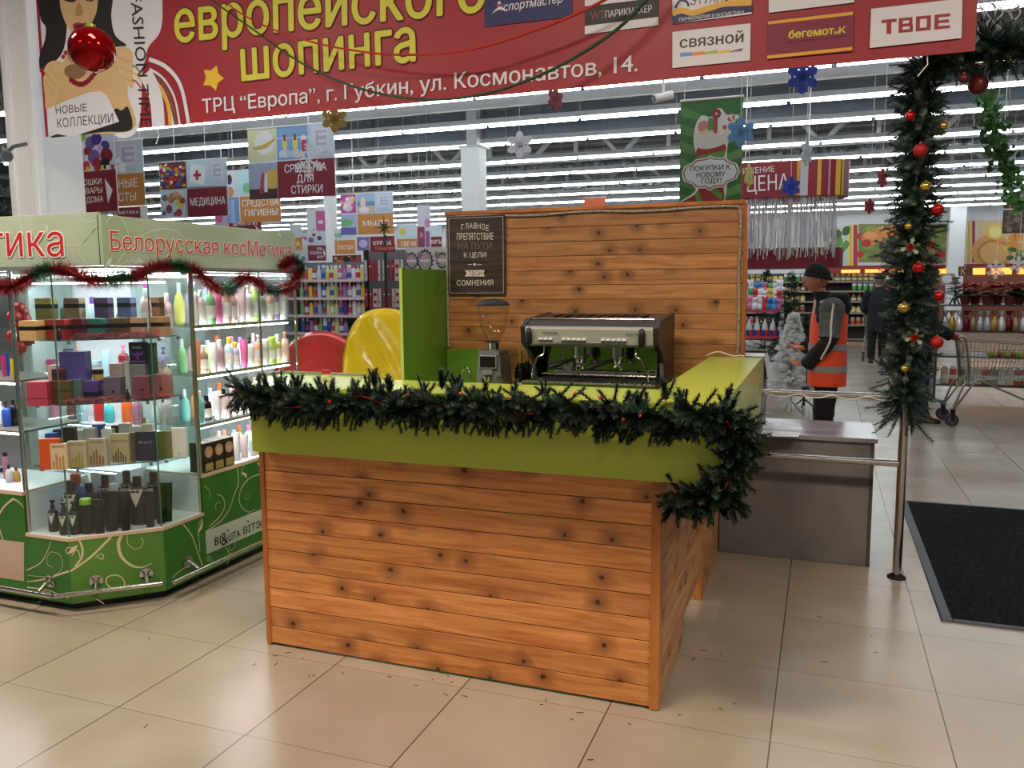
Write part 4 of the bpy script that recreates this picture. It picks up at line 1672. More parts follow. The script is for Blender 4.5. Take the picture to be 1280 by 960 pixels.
CN = {'red': (176, 36, 40), 'dark red': (112, 22, 34), 'pink': (226, 128, 168), 'hot pink': (214, 40, 128), 'pale pink': (236, 198, 206), 'purple': (96, 62, 150), 'lilac': (176, 150, 208), 'white': (236, 238, 240), 'cream': (232, 220, 190),
      'yellow': (236, 200, 50), 'orange': (226, 104, 40), 'green': (70, 150, 66), 'lime': (150, 206, 60), 'dark green': (24, 70, 46), 'teal': (58, 120, 116), 'pale blue': (170, 204, 222), 'blue': (44, 84, 176), 'navy': (26, 32, 70),
      'grey': (130, 134, 140), 'brown': (112, 76, 48), 'olive': (104, 84, 40), 'tan': (172, 134, 100), 'peach': (220, 164, 140), 'black': (22, 22, 24), 'mauve': (150, 98, 116), 'silver': (190, 194, 200), 'gold': (190, 150, 70), 'turquoise': (70, 180, 190)}


def gift(cname, lab, x, y, z, w, d, h, rz, name='gift_box', cat='box', band=None, grp=None, art=None):
    """carton: own colour with a label band, open print on the face turned to the aisle"""
    col = CN[cname] if isinstance(cname, str) else cname
    mb = MB()
    mb.obox((0, 0, 0), w, d, h, 0, M(col, .42))
    mb.obox((0, 0, h), w * .97, d * .97, .0012, 0, M(tuple(min(255, c + 60) for c in col), .45))
    if band:
        mb.obox((0, 0, h * band[0]), w + .001, d + .001, h * band[1], 0, M(band[2], .3))
    if art:
        art(mb, w, d, h)
    o = mb.build(name, smooth=None)
    o.location = (x, y, z)
    o.rotation_euler = (0, 0, rz)
    return tag(o, uniq(lab), cat, grp)


def pastel(c):
    c = CN[c] if isinstance(c, str) else c
    return c if max(c) < 90 else tuple(int(q * .62 + 236 * .38) for q in c)


BP = {
    'bottle': ([(.88, 0), (1, .02), (1, .62), (.86, .72), (.42, .79)], [(.42, .79), (.44, .81), (.44, .98), (.3, 1)]),
    'round': ([(.8, 0), (1, .06), (1, .5), (.7, .68), (.34, .76)], [(.36, .76), (.36, .98), (.2, 1)]),
    'tube': ([(.62, .0), (.66, .14), (.9, .7), (1.0, 1.0)], [(.64, 0), (.64, .14)]),
    'spray': ([(.9, 0), (1, .03), (1, .6), (.8, .68), (.4, .72)], [(.44, .72), (.44, .83), (.28, .84), (.28, .93), (.5, .93), (.5, 1)]),
    'pump': ([(.9, 0), (1, .03), (1, .66), (.7, .74), (.34, .77)], [(.36, .77), (.36, .84), (.12, .85), (.12, .94), (.4, .94), (.4, .99)]),
    'can': ([(1, 0), (1, .8), (.9, .84)], [(.82, .84), (.82, .97), (.7, 1)]),
    'jar': ([(.96, 0), (1, .05), (1, .62), (.9, .66)], [(1.02, .66), (1.02, .97), (.9, 1)]),
}


def flask(kind, cname, capname, lab, x, y, z, r, h, flat=.62, rz=0.0, grp=None, label=None, name=None, cat=None, lab_rng=(.16, .5)):
    body, cap = BP[kind]
    col = CN[cname] if isinstance(cname, str) else cname
    cc = CN[capname] if isinstance(capname, str) else capname
    n = 14
    mb = MB()
    if kind == 'tube':
        # flattening towards the crimped end
        vs, fs = [], []
        for (rr, zz) in body:
            fl = 1.0 - .85 * max(0, zz - .14) / .86
            for k in range(n):
                t = 2 * PI * k / n
                vs.append((r * rr * math.cos(t), r * rr * fl * math.sin(t), h * zz))
        for i in range(len(body) - 1):
            for k in range(n):
                fs.append((i * n + k, i * n + (k + 1) % n, (i + 1) * n + (k + 1) % n, (i + 1) * n + k))
        fs.append(tuple(reversed(range(n))))
        fs.append(tuple(range((len(body) - 1) * n, len(body) * n)))
        mb.add(vs, fs, M(col, .35))
    else:
        mb.lathe([(r * a, h * b) for a, b in body], M(col, .3), (0, 0, 0), n, 1, flat)
    if label and kind != 'tube':
        mb.lathe([(r * 1.012, h * lab_rng[0]), (r * 1.012, h * lab_rng[1])], M(label, .45), (0, 0, 0), n, 1, flat)
    nm = name or {'bottle': 'bottle', 'round': 'bottle', 'tube': 'cream_tube', 'spray': 'spray_bottle', 'pump': 'pump_bottle', 'can': 'spray_can', 'jar': 'cream_jar'}[kind]
    o = mb.build(nm)
    o.location = (x, y, z)
    o.rotation_euler = (0, 0, rz)
    tag(o, uniq(lab), cat or {'cream_tube': 'tube', 'cream_jar': 'jar', 'spray_can': 'can'}.get(nm, 'bottle'), grp)
    mb = MB()
    f2_ = 1 if kind in ('can', 'jar') else max(flat, .8)
    mb.lathe([(r * a, h * b) for a, b in cap], M(cc, .35), (0, 0, 0), n, 1, f2_)
    mb.build('cap', o, world=False)
    return o


def rowpos(u, d):
    """ground point on the line set in by d from the chamfer pane, in pixel column u"""
    return onp(u, 550, V((cv1.x, cv1.y, 0)) - NCH * d, NCH)


def rowY(u, y):
    return onY(u, 550, y)


PXM = 4.15 / FPX    # metres per pixel at the case


def faces_case(x, y):
    return math.atan2(CAM.x - x, -(CAM.y - y)) * .55


def cbox(u0, u1, ht_px, z, d, cname, lab, **kw):
    p = rowpos((u0 + u1) / 2, d)
    dist = (V((p.x, p.y, 1.2)) - CAM).dot(FW)
    w = (u1 - u0) * dist / FPX
    h = ht_px * dist / FPX
    dep = kw.pop('dep', min(.07, w))
    q = V((p.x, p.y, 0)) - NCH * dep / 2
    return gift(cname, lab, q.x, q.y, z, w * .96, dep, h, kw.pop('rz', .42), **kw), q, h


DARKB = (.52, .2, (24, 20, 20))
W1 = CSZ[0]
tops = {}
g = 'gift boxes in the corner showcase'
for u0, u1, c, cl in ((38, 61, (186, 156, 108), 'beige speckled'), (68, 97, 'red', 'red'), (103, 117, 'dark red', 'dark red'), (119, 142, 'teal', 'teal'), (149, 170, 'brown', 'brown'), (175, 194, 'peach', 'peach'), (196, 218, 'tan', 'tan')):
    cbox(u0, u1, 24.5, W1, .06 if u0 > 40 else .035, c, '%s gift box with black band, corner showcase top shelf front row' % cl, band=DARKB, grp=g, rz=.25)
for u0, u1, c, cl in ((58, 82, (164, 158, 78), 'yellow-green'), (93, 116, (150, 130, 104), 'tan'), (130, 151, (88, 62, 100), 'purple'), (158, 179, (84, 96, 138), 'slate blue'), (191, 214, (116, 84, 56), 'brown')):
    p = rowpos((u0 + u1) / 2, .17)
    w = (u1 - u0) * 3.7 / FPX
    gift('grey', 'plain carton propping up the %s gift box of the corner showcase' % cl, p.x, p.y, W1, w, .07, .098, .42, grp=g)
    gift(c, '%s gift box with black band, raised back row of the corner showcase' % cl, p.x, p.y, W1 + .1, w, .05, .102, .25, band=DARKB, grp=g)
W2 = CSZ[1]
for u0, u1, h, c, cl, bd in ((41, 67, 30, (170, 66, 88), 'rose red', (.3, .03, (90, 24, 40))), (67, 97, 29, 'olive', 'olive brown', (.55, .06, (70, 54, 24))), (97, 108, 30, (92, 118, 120), 'blue-grey', None), (109, 130, 27, (92, 62, 142), 'fancy purple', (.22, .28, (34, 22, 66))),
                             (137, 158, 30, (116, 104, 124), 'greyish lilac', None), (174, 194, 29, (138, 74, 92), 'mauve', None), (196, 218, 30, (146, 94, 92), 'dusty pink', None)):
    def dot(mb, w, d, hh, _c=c):
        mb.cyl((w * .05, -d / 2 - .0008, hh * .42), (w * .05, -d / 2, hh * .42), .008, M((36, 28, 40), .4), n=12)
    cbox(u0, u1, h, W2, .05 if u0 > 60 else .03, c, '%s perfume box in the front row of the corner showcase middle shelf' % cl, band=bd, grp=g, name='perfume_box', art=dot if u0 > 130 else None)
for u0, u1, h, c, cl in ((69, 88, 46, 'pale pink', 'pale pink'), (145, 161, 44, (226, 190, 198), 'light rose'), (162, 169, 46, 'white', 'slim white'), (170, 187, 44, (214, 186, 194), 'pinkish grey'), (188, 204, 44, (206, 160, 170), 'old rose')):
    cbox(u0, u1, h, W2, .15, c, '%s perfume box in the back row of the corner showcase middle shelf' % cl, grp=g, name='perfume_box')
cb, q, h = cbox(84, 117, 34, W2 + .118, .09, (96, 82, 168), 'large purple carton with open top on the corner showcase middle shelf', grp=g, name='perfume_box')
gift('grey', 'plain carton holding up the large purple carton', q.x, q.y, W2, .12, .07, .117, .42, grp=g)
p = rowpos(79.5, .085)
gift('dark red', 'small dark red box stacked on the olive brown perfume box', p.x, p.y, W2 + .117, .056, .03, .056, .42, grp=g, name='perfume_box', band=(.2, .5, (70, 16, 22)))
p = rowpos(128, .13)
gift('grey', 'plain carton under the yellow cream jar', p.x, p.y, W2, .07, .07, .085, .42, grp=g)
flask('jar', 'yellow', 'black', 'yellow jar with black lid on the corner showcase middle shelf', p.x, p.y, W2 + .0865, .026, .075, 1, grp=g)
p = rowpos(180, .13)
gift('grey', 'plain carton under the black and purple winged box', p.x, p.y, W2, .075, .06, .178, .42, grp=g)


def wings(mb, w, d, h):
    y = -d / 2 - .001
    V_ = M((122, 62, 176), .4)
    mb.box(-w * .45, w * .45, y, y + .001, h * .08, h * .16, V_)
    mb.box(-w * .05, w * .05, y, y + .001, h * .2, h * .55, V_)
    for s in (-1, 1):
        q = [(s * w * .04, y, h * .36), (s * w * .3, y, h * .42), (s * w * .42, y, h * .62), (s * w * .3, y, h * .56), (s * w * .04, y, h * .5)]
        mb.poly(q if s > 0 else q[::-1], V_)
    vs, fs = glyphs('ANGEL')
    x0, x1 = min(v[0] for v in vs), max(v[0] for v in vs)
    k = w * .62 / (x1 - x0)
    mb.add([((v[0] - (x0 + x1) / 2) * k, y, h * .72 + v[1] * k) for v in vs], fs, M((226, 224, 230), .5))


gift('black', 'black box with purple winged emblem in the corner showcase', p.x, p.y, W2 + .1795, .082, .045, .112, .42, name='perfume_box', art=wings, grp=g)
p = rowpos(197, .13)
gift('dark green', 'slim dark box beside the winged box in the corner showcase', p.x, p.y, W2, .03, .05, .285, .42, name='perfume_box', grp=g)


def face_text(txt, frac_h, frac_w, col, bars=None):
    def f(mb, w, d, h):
        y = -d / 2 - .0008
        vs, fs = glyphs(txt)
        x0, x1 = min(v[0] for v in vs), max(v[0] for v in vs)
        k = w * frac_w / (x1 - x0)
        kz = min(k * 1.15, .02)
        mb.add([((v[0] - (x0 + x1) / 2) * k, y, h * frac_h + v[1] * kz) for v in vs], fs, M(col, .5))
        if bars:
            n = len(bars)
            for i, b_ in enumerate(bars):
                bw_ = w * .8 / n
                x = -w * .4 + i * bw_
                mb.box(x, x + bw_ * .62, y, y + .0008, h * .03, h * b_[0], M(b_[1], .5))
    return f


W3 = CSZ[2]
gold1, gold2, brz = (176, 138, 70), (190, 160, 70), (150, 108, 80)
for u0, u1, h, c, lab, d, art in (
        (49, 76, 39, (196, 84, 34), 'orange carton standing at the left of the corner showcase lower shelf', .03, None),
        (63, 84, 33, (206, 186, 160), 'beige carton with brown bar pattern, nearest the orange carton', .012, face_text('AROMA', .84, .8, (70, 56, 40), [(.35, gold1), (.62, gold1), (.48, gold1), (.55, gold1)])),
        (84, 108, 33, (210, 190, 164), 'beige carton with golden bar pattern in the middle of three', .03, face_text('AROMA', .84, .7, (150, 120, 60), [(.34, gold2), (.36, gold2), (.44, gold2), (.62, gold2), (.5, gold2)])),
        (110, 134, 34, (204, 186, 166), 'beige carton with reddish bar pattern', .03, face_text('AROMA', .84, .7, (80, 64, 56), [(.38, brz), (.52, brz), (.6, brz), (.4, brz), (.34, brz)])),
        (139, 162, 37, (204, 188, 150), 'cream carton with a ruined arena print', .05, face_text('SPARTACUS', .72, .86, (40, 32, 24), [(.26, (110, 92, 66)), (.4, (110, 92, 66)), (.5, (110, 92, 66)), (.38, (110, 92, 66)), (.3, (110, 92, 66)), (.24, (110, 92, 66))])),
        (163, 169, 37, (96, 80, 58), 'slim brown carton between cream and navy cartons', .05, None),
        (170, 196, 37, (28, 32, 66), 'navy carton with thin silver capitals', .05, face_text('iRAY', .6, .72, (150, 156, 176))),
        (198, 214, 35, (110, 116, 70), 'olive carton with a landscape print', .06, None),
        (215, 234, 37, (214, 220, 214), 'white carton with blue stripes at the right of the lower shelf', .07, face_text('|||', .1, .12, (40, 90, 170)))):
    cbox(u0, u1, h, W3, d, c, lab + ('' if 'shelf' in lab else ', corner showcase lower shelf'), art=art, grp='cartons on the corner showcase lower shelf', name='carton', dep=.03, rz=.4)
rnd = random.Random(3)
for k, (u, c, cl) in enumerate(((66, 'blue', 'blue'), (76, 'navy', 'navy'), (88, 'black', 'black'), (102, 'white', 'white'), (114, 'silver', 'silver'), (124, 'blue', 'bright blue'), (136, 'white', 'chalk white'), (148, 'black', 'jet black'), (158, 'silver', 'light grey'), (172, 'white', 'pure white'), (186, 'cream', 'cream'))):
    p = rowpos(u, .15 + .03 * (k % 2))
    gift(c, '%s carton standing in the back row of the corner showcase lower shelf' % cl, p.x, p.y, W3, .055, .04, .165 + .012 * (k % 3), .42 + .1 * (k % 2), grp='cartons on the corner showcase lower shelf', name='carton')
# paper shred
for z, segs in ((W1, (100, 205)), (W2, (85, 215))):
    mb = MB()
    for k in range(330):
        u = rnd.uniform(*segs)
        p = rowpos(u, rnd.uniform(.02, .055))
        a = rnd.uniform(0, PI)
        l = rnd.uniform(.015, .035)
        zz = z + rnd.uniform(.003, .026)
        d1 = V((math.cos(a), math.sin(a), rnd.uniform(-.3, .3))) * l
        c = V((p.x, p.y, zz))
        pts = [c - d1, c + V((0, 0, .006)), c + d1]
        for q in pts:
            q.z = max(q.z, z + .0015)
        mb.tube(pts, .0011, M(rnd.choice([(196, 110, 120), (212, 140, 146), (182, 88, 104)]), .6), n=3, caps=False)
    tag(mb.build('paper_shred', smooth=None), 'pink paper shred strewn on the %s shelf of the corner showcase' % ('top' if z == W1 else 'middle'), 'paper shred', kind='stuff')
for u, z, d, cl in ((83, W1, .03, 'top'), (163, W2, .03, 'middle')):
    p = rowpos(u, d)
    flask('round', 'black', 'black', 'tiny black nail polish bottle on the %s shelf of the corner showcase' % cl, p.x, p.y, z, .011, .075 if z == W1 else .062, 1, name='nail_polish_bottle')

# black toiletries with printed shirt fronts on the white bottom shelf
BLK = (20, 20, 22)


def tux(o, r, h, z0, flat, big=1.0):
    """white shirt front with a bow tie printed on the bottle"""
    mb = MB()

    def P(a, z, lift):
        return (r * (1 + lift) * math.sin(a), -r * (1 + lift) * flat * math.cos(a), z)
    vs = []
    for i in range(5):
        a = -.62 + .31 * i
        vs.append(P(a * big, z0, .03))
    tip = P(0, z0 - h, .03)
    mid = [P(a * big * .5, z0 - h * .5, .03) for a in (-.62, -.31, 0, .31, .62)]
    mb.add(vs + mid + [tip], [(i + 5, i + 6, i + 1, i) for i in range(4)] + [(10, i + 6, i + 5) for i in range(4)], M((226, 220, 216), .5))
    bow = [P(-.3 * big, z0 - h * .02, .05), P(-.3 * big, z0 - h * .22, .05), P(0, z0 - h * .16, .05), P(.3 * big, z0 - h * .22, .05), P(.3 * big, z0 - h * .02, .05), P(0, z0 - h * .1, .05)]
    mb.add(bow, [(0, 1, 2, 5), (2, 3, 4, 5)], M(BLK, .5))
    mb.build('shirt_front', o, world=False, smooth=None)


ZB = ZL + .0015
g2 = 'black toiletries on the white bottom shelf'
for k, (u, d, hp) in enumerate(((59.5, .025, 41), (73, .02, 42), (86, .0, 43))):
    p = rowpos(u, .06 + d) if k else rowY(u, KY + .07)
    h = hp * 4.15 / FPX
    o = flask('spray', BLK, 'black' if k else 'black', 'black glass spray bottle with shirt front, %s of the three front sprays' % ('left', 'middle', 'right')[k], p.x, p.y, ZB, .026, h, .8, rz=.35, grp=g2)
    tux(o, .026, h * .34, h * .6, .8, 1.25)
for k, (u, d, hp, w, lab) in enumerate(((83.5, .17, 62, 24, 'behind the front sprays'), (128, .22, 62, 21, 'tall, behind the two matt tubes'), (155, .22, 64, 22, 'tallest, right of middle'), (168, .12, 62, 24, 'large, in the front middle'), (189, .2, 60, 23, 'tall, near the right glass edge'))):
    p = rowpos(u, d)
    dist = (V((p.x, p.y, .5)) - CAM).dot(FW)
    h, r = hp * dist / FPX, w * .5 * dist / FPX
    o = flask('bottle', BLK, 'black', 'black bottle with white shirt front, %s' % lab, p.x, p.y, ZB, r, h, .55, rz=.35, grp=g2)
    tux(o, r, h * .36, h * .735, .55, 1.3)
for k, (u, d, hp, w, c, cc, kd, lab) in enumerate(((101.5, .05, 45, 17, BLK, 'lime', 'can', 'black deodorant can with lime green cap'), (117, .035, 43, 18, (34, 34, 36), 'black', 'tube', 'matt black tube beside the lime capped can'), (133, .06, 50, 23, (30, 30, 32), 'black', 'tube', 'wide matt black tube in the middle front'),
                                                   (137, .12, 56, 26, BLK, 'silver', 'round', 'broad black bottle with silver cap behind the wide tube'), (150.5, .03, 50, 17, (26, 26, 30), 'black', 'tube', 'narrow black tube right of the wide tube'), (182, .04, 46, 15, (26, 24, 24), 'black', 'tube', 'slim black tube at the right glass edge, front'),
                                                   (195.5, .09, 48, 16, (30, 24, 22), 'black', 'tube', 'slim black tube with brown print near the right corner'), (91, .24, 66, 29, (66, 108, 190), 'orange', 'bottle', 'blue shower bottle with orange cap behind the black ones'), (107, .22, 54, 22, (30, 30, 62), 'navy', 'bottle', 'navy bottle behind the lime capped can'))):
    p = rowpos(u, d)
    dist = (V((p.x, p.y, .5)) - CAM).dot(FW)
    flask(kd, c, cc, lab + ', white shelf', p.x, p.y, ZB, w * .5 * dist / FPX, hp * dist / FPX, .6, rz=.35, grp=g2)
p = onX(210, 640, KX - .06)
flask('tube', (16, 50, 36), 'dark green', 'dark green tube alone at the right end, white shelf', p.x, p.y, ZB, .030, .21, .6, rz=.6, grp=g2)

# side showcase goods: packed rows of bottles, front row along the pane
pal = ['pink', 'hot pink', 'pale pink', 'lilac', 'white', 'lime', 'cream', 'peach', 'turquoise', 'purple', 'pale blue', 'green', 'red', 'orange', 'yellow', 'gold']
rows = [
    (SBZ[0], 'top', [('bottle', 'white', 'white'), ('bottle', 'pale pink', 'white'), ('bottle', 'green', 'white'), ('bottle', 'hot pink', 'hot pink'), ('bottle', 'peach', 'green'), ('bottle', 'mauve', 'gold'), ('tube', 'pale pink', 'white'), ('pump', 'white', 'white'), ('can', 'lime', 'white'), ('bottle', 'grey', 'black'), ('bottle', 'peach', 'red'), ('can', 'purple', 'lilac'), ('bottle', 'silver', 'grey')], .235),
    (SBZ[1], 'second', [('tube', 'orange', 'white'), ('bottle', 'brown', 'white'), ('tube', 'white', 'yellow'), ('bottle', 'mauve', 'white'), ('bottle', 'pale blue', 'yellow'), ('bottle', 'lilac', 'yellow'), ('tube', 'hot pink', 'white'), ('pump', 'white', 'black'), ('pump', 'orange', 'white'), ('jar', 'white', 'white'), ('can', 'lime', 'lime'), ('bottle', (168, 176, 50), 'white'), ('bottle', 'peach', 'tan')], .19),
    (SBZ[2], 'third', [('bottle', 'turquoise', 'white'), ('bottle', 'black', 'black'), ('tube', 'white', 'purple'), ('bottle', 'pale pink', 'black'), ('tube', 'white', 'red'), ('bottle', 'cream', 'olive'), ('tube', 'pale pink', 'white'), ('bottle', 'purple', 'white'), ('bottle', 'white', 'hot pink'), ('bottle', 'lime', 'white'), ('bottle', 'pale blue', 'white'), ('tube', 'cream', 'gold')], .185),
    (ZH, 'lowest', [('tube', 'white', 'pale blue'), ('tube', 'pale pink', 'white'), ('bottle', 'cream', 'cream'), ('tube', 'lilac', 'purple'), ('bottle', 'white', 'white'), ('tube', 'white', 'hot pink'), ('bottle', 'lime', 'white')], .17)]
for z, nm, items, hh in rows:
    n = len(items)
    ys = 1.31 if z > ZH else 1.60
    for k, (kd, c, cc) in enumerate(items):
        y = ys + (2.19 - ys) * (k + .5) / n
        if abs(y - 1.853) < .02:
            y += .03
        cl = c if isinstance(c, str) else 'olive green'
        flask(kd, pastel(c), cc, '%s %s, side showcase %s shelf front, %s from corner post' % (cl, {'tube': 'tube', 'jar': 'jar', 'can': 'can'}.get(kd, 'bottle'), nm, NTH[k]), KX - .055 - .012 * (k % 2), y, z + .0015, .029 if kd != 'jar' else .032, hh * (1 - .06 * ((k * 7) % 4)), .6, rz=1.2,
              grp='bottles in the side showcase', label=(236, 232, 228) if k % 3 else None)
    m_ = 8
    for k in range(m_):
        c = pal[(k * 5 + int(z * 10)) % len(pal)]
        y = ys + .02 + (2.15 - ys) * (k + .5) / m_
        flask('bottle' if k % 3 else 'round', pastel(c), pal[(k * 3 + 4) % len(pal)], '%s bottle, side showcase %s shelf back row, %s from corner post' % (c, nm, NTH[k]), KX - .19 - .02 * (k % 2), y, z + .0015, .03, hh * (1.0 - .05 * (k % 3)), .65, rz=1.2, grp='bottles in the side showcase')
for k in range(3):
    def hair(mb, w, d, h):
        mb.cyl((0, -d / 2 - .001, h * .68), (0, -d / 2, h * .68), h * .2, M((190, 150, 120), .5), n=12)
        mb.cyl((0, -d / 2 - .0015, h * .62), (0, -d / 2, h * .62), h * .13, M((206, 170, 142), .5), n=10)
        mb.box(-w * .4, w * .4, -d / 2 - .001, -d / 2, h * .04, h * .3, M((170, 150, 90), .5))
    gift((44, 34, 28), 'black and gold hair dye carton with a portrait, %s from the corner post' % NTH[k], KX - .05, 1.34 + .085 * k, ZH + .0015, .078, .1, .165, PI / 2, name='hair_dye_box', art=hair, grp='hair dye cartons in the side showcase')
# corner showcase side wing: tall pale flasks behind the right pane, back glass rows
for k, (u, z, hp, c, cc) in enumerate(((196, CSZ[0], 60, 'pale pink', 'white'), (217, CSZ[0], 66, 'white', 'hot pink'), (228, CSZ[0], 56, 'peach', 'white'), (238, CSZ[0], 54, 'pale pink', 'pale pink'), (212, CSZ[1], 40, 'lilac', 'white'), (226, CSZ[1], 52, 'pale blue', 'white'), (238, CSZ[1], 46, 'cream', 'white'),
                                       (208, CSZ[2], 44, 'turquoise', 'teal'), (222, CSZ[2], 50, 'cream', 'gold'), (234, CSZ[2], 52, 'pale blue', 'white'))):
    p = onX(u, 500, KX - .075 - .03 * (k % 2))
    y = min(max(p.y, 1.08), 1.155)
    p = onX(u, 500, KX - .1) if k < 2 else p
    flask('pump' if k % 3 == 1 else 'bottle', c, cc, 'tall %s bottle at the corner showcase right pane, %s shelf, %s' % (c, ('top', 'middle', 'lower')[CSZ.index(z)], NTH[k]), KX - .075 - .05 * (k % 3), 1.06 + .035 * (k % 4) if k > 1 else 1.02 + .05 * k, z + .001, .026, hp * 4.3 / FPX, .65, rz=.9, grp='tall flasks in the corner showcase', label=(240, 236, 236))

# inner island shelf seen through the glass, brightly lit
ib = thing('inner_shelf_rack', 'white lit rack of bottles inside the glass island', 'shelf', (-.95, 1.75, 0))
mb = MB()
mb.box(-1.75, -.58, 1.94, 1.96, .1, 1.68, WHITEG)
mb.build('back_panel', ib, smooth=None)
for x in (-1.75, -.60):
    mb = MB()
    mb.box(x, x + .018, 1.66, 1.94, 0, 1.68, WHITEG)
    mb.build('upright', ib, smooth=None)
IZ = [1.36, 1.06, .76, .46]
for z in IZ:
    mb = MB()
    mb.box(-1.73, -.60, 1.66, 1.94, z - .012, z, M((224, 230, 232), .3))
    sh = mb.build('shelf', ib, smooth=None)
    mb = MB()
    mb.box(-1.70, -.62, 1.67, 1.69, z - .019, z - .0125, KLAMP)
    mb.build('lamp', sh, smooth=None)
mb = MB()
mb.box(-1.75, -.58, 1.66, 1.96, 1.665, 1.68, WHITEG)
mb.box(-1.70, -.62, 1.67, 1.69, 1.655, 1.664, KLAMP)
mb.build('top_board', ib, smooth=None)
ipal = {0: ['dark green', 'dark green', 'cream', 'pale blue', 'gold', 'green', 'white', 'pale pink', 'yellow'], 1: ['yellow', 'navy', 'hot pink', 'cream', 'pale blue', 'dark red', 'purple', 'white', 'lilac'],
        2: ['pink', 'dark red', 'pale blue', 'red', 'turquoise', 'orange', 'mauve', 'white', 'pale pink'], 3: ['white', 'silver', 'teal', 'turquoise', 'cream', 'pale pink', 'grey', 'white', 'lilac']}
for zi, z in enumerate(IZ[:3]):
    for k in range(9):
        c = ipal[zi][k]
        x = -1.66 + (1.0) * k / 8.5
        kd = ('bottle', 'jar', 'bottle', 'tube', 'round', 'pump')[(k * 2 + zi) % 6]
        flask(kd, c, pal[(k * 3 + zi) % len(pal)], '%s %s on the inner rack %s shelf, %s from its left end' % (c, {'tube': 'tube', 'jar': 'jar'}.get(kd, 'bottle'), NTH[zi], NTH[k]), x, 1.74 + .03 * (k % 2), z + .001, .034, (.21, .1, .19, .17, .16, .2)[(k * 2 + zi) % 6], .7, rz=.4, grp='bottles on the inner rack')
# front showcase goods at the picture's left edge
for k, (u, v, z, c, cc, kd, w, h) in enumerate(((3, 420, FBZ[0] + .25, 'red', 'red', 'round', .05, .1), (4, 452, FBZ[0], 'hot pink', 'black', 'tube', .012, .11), (9, 452, FBZ[0], 'blue', 'black', 'tube', .012, .12), (15, 452, FBZ[0], 'yellow', 'black', 'tube', .012, .1), (20, 452, FBZ[0], 'black', 'gold', 'tube', .012, .13),
                                                (2, 530, FBZ[1], 'white', 'white', 'bottle', .022, .12), (9, 530, FBZ[1], 'blue', 'navy', 'pump', .024, .13), (18, 530, FBZ[1], 'black', 'black', 'bottle', .02, .14), (4, 600, ZH, 'white', 'black', 'jar', .022, .06), (12, 600, ZH, 'silver', 'black', 'round', .02, .1), (21, 600, ZH, 'gold', 'dark red', 'round', .02, .08), (8, 590, ZH, 'mauve', 'black', 'can', .016, .15))):
    p = onY(u, v, KY + .12 + .03 * (k % 3))
    if k == 0:
        continue
    flask(kd, c, cc, '%s cosmetic in the front showcase at the picture edge, %s of eleven' % (c, NTH[k - 1]), min(p.x, SEAMX - .04), p.y, z + .0015, w, h, .8, rz=.3, grp='goods in the front showcase')
mb = MB()
for k in range(11):
    a = k * 2.4
    r = .02 + .012 * (k % 3)
    mb.sphere((-.76 + .05 * math.cos(a) * (k / 11), KY + .14 + .03 * math.sin(a), FBZ[0] + .36 - .02 * k), .035, M((190, 34, 40), .25), 10, 6)
tag(mb.build('red_gift_bag'), 'glossy red gift bag with balls hanging in the front showcase', 'gift bag')

# ================================================================== THE RED BANNER
BNY = 2.30
BN = Plane((0, BNY, 0), (0, -1, 0), (1, 0, 0))
BN.auto = None
b0, b1 = BN.at(60, 172), BN.at(1220, 62)
BZ0 = (b0.z + b1.z) / 2
BX_0, BX_1, BZ1 = BN.at(52, 100).x, BN.at(1220, 40).x, BZ0 + 1.05


def red_print():
    m, nt, b = node_mat('red banner vinyl')
    tc = nt.nodes.new('ShaderNodeTexCoord')
    mp = nt.nodes.new('ShaderNodeMapping')
    mp.inputs['Location'].default_value = (1.0, 0, -3.35)
    mp.inputs['Scale'].default_value = (.55, 0, 1.5)
    gr = nt.nodes.new('ShaderNodeTexGradient')
    gr.gradient_type = 'SPHERICAL'
    cr = nt.nodes.new('ShaderNodeValToRGB')
    cr.color_ramp.elements[0].color = rgb((142, 22, 36))
    cr.color_ramp.elements[1].color = rgb((196, 74, 84))
    nt.links.new(tc.outputs['Object'], mp.inputs[0])
    nt.links.new(mp.outputs[0], gr.inputs[0])
    nt.links.new(gr.outputs['Fac'], cr.inputs[0])
    nt.links.new(cr.outputs[0], b.inputs['Base Color'])
    b.inputs['Roughness'].default_value = .5
    nz = nt.nodes.new('ShaderNodeTexNoise')
    nz.inputs['Scale'].default_value = 1.5
    bp = nt.nodes.new('ShaderNodeBump')
    bp.inputs['Strength'].default_value = .3
    bp.inputs['Distance'].default_value = .05
    nt.links.new(nz.outputs['Fac'], bp.inputs['Height'])
    nt.links.new(bp.outputs[0], b.inputs['Normal'])
    return m


BVIN = red_print()
BN.auto = 0.0006
bn = thing('advertising_banner', 'huge red vinyl banner with yellow and white lettering hung across the entrance', 'banner', ((BX_0 + BX_1) / 2, BNY, BZ0))
mb = MB()
mb.box(BX_0, BX_1, BNY, BNY + .006, BZ0, BZ1, BVIN)
mb.build('sheet', bn, smooth=None)
INKB = M((22, 20, 22), .55, name='black print')
PWHITE = M((206, 204, 212), .55, name='white print')
YEL = M((196, 190, 50), .5, name='yellow print')
BR = M((60, 14, 20), .55, name='dark red print')


def bp_(pix, c, lift):
    return BN.poly(pm, pix, c if not isinstance(c, tuple) else M(c, .55, name='print'), lift)


def ccw(p):
    a = sum(p[i][0] * p[(i + 1) % len(p)][1] - p[(i + 1) % len(p)][0] * p[i][1] for i in range(len(p)))
    return p if a < 0 else p[::-1]


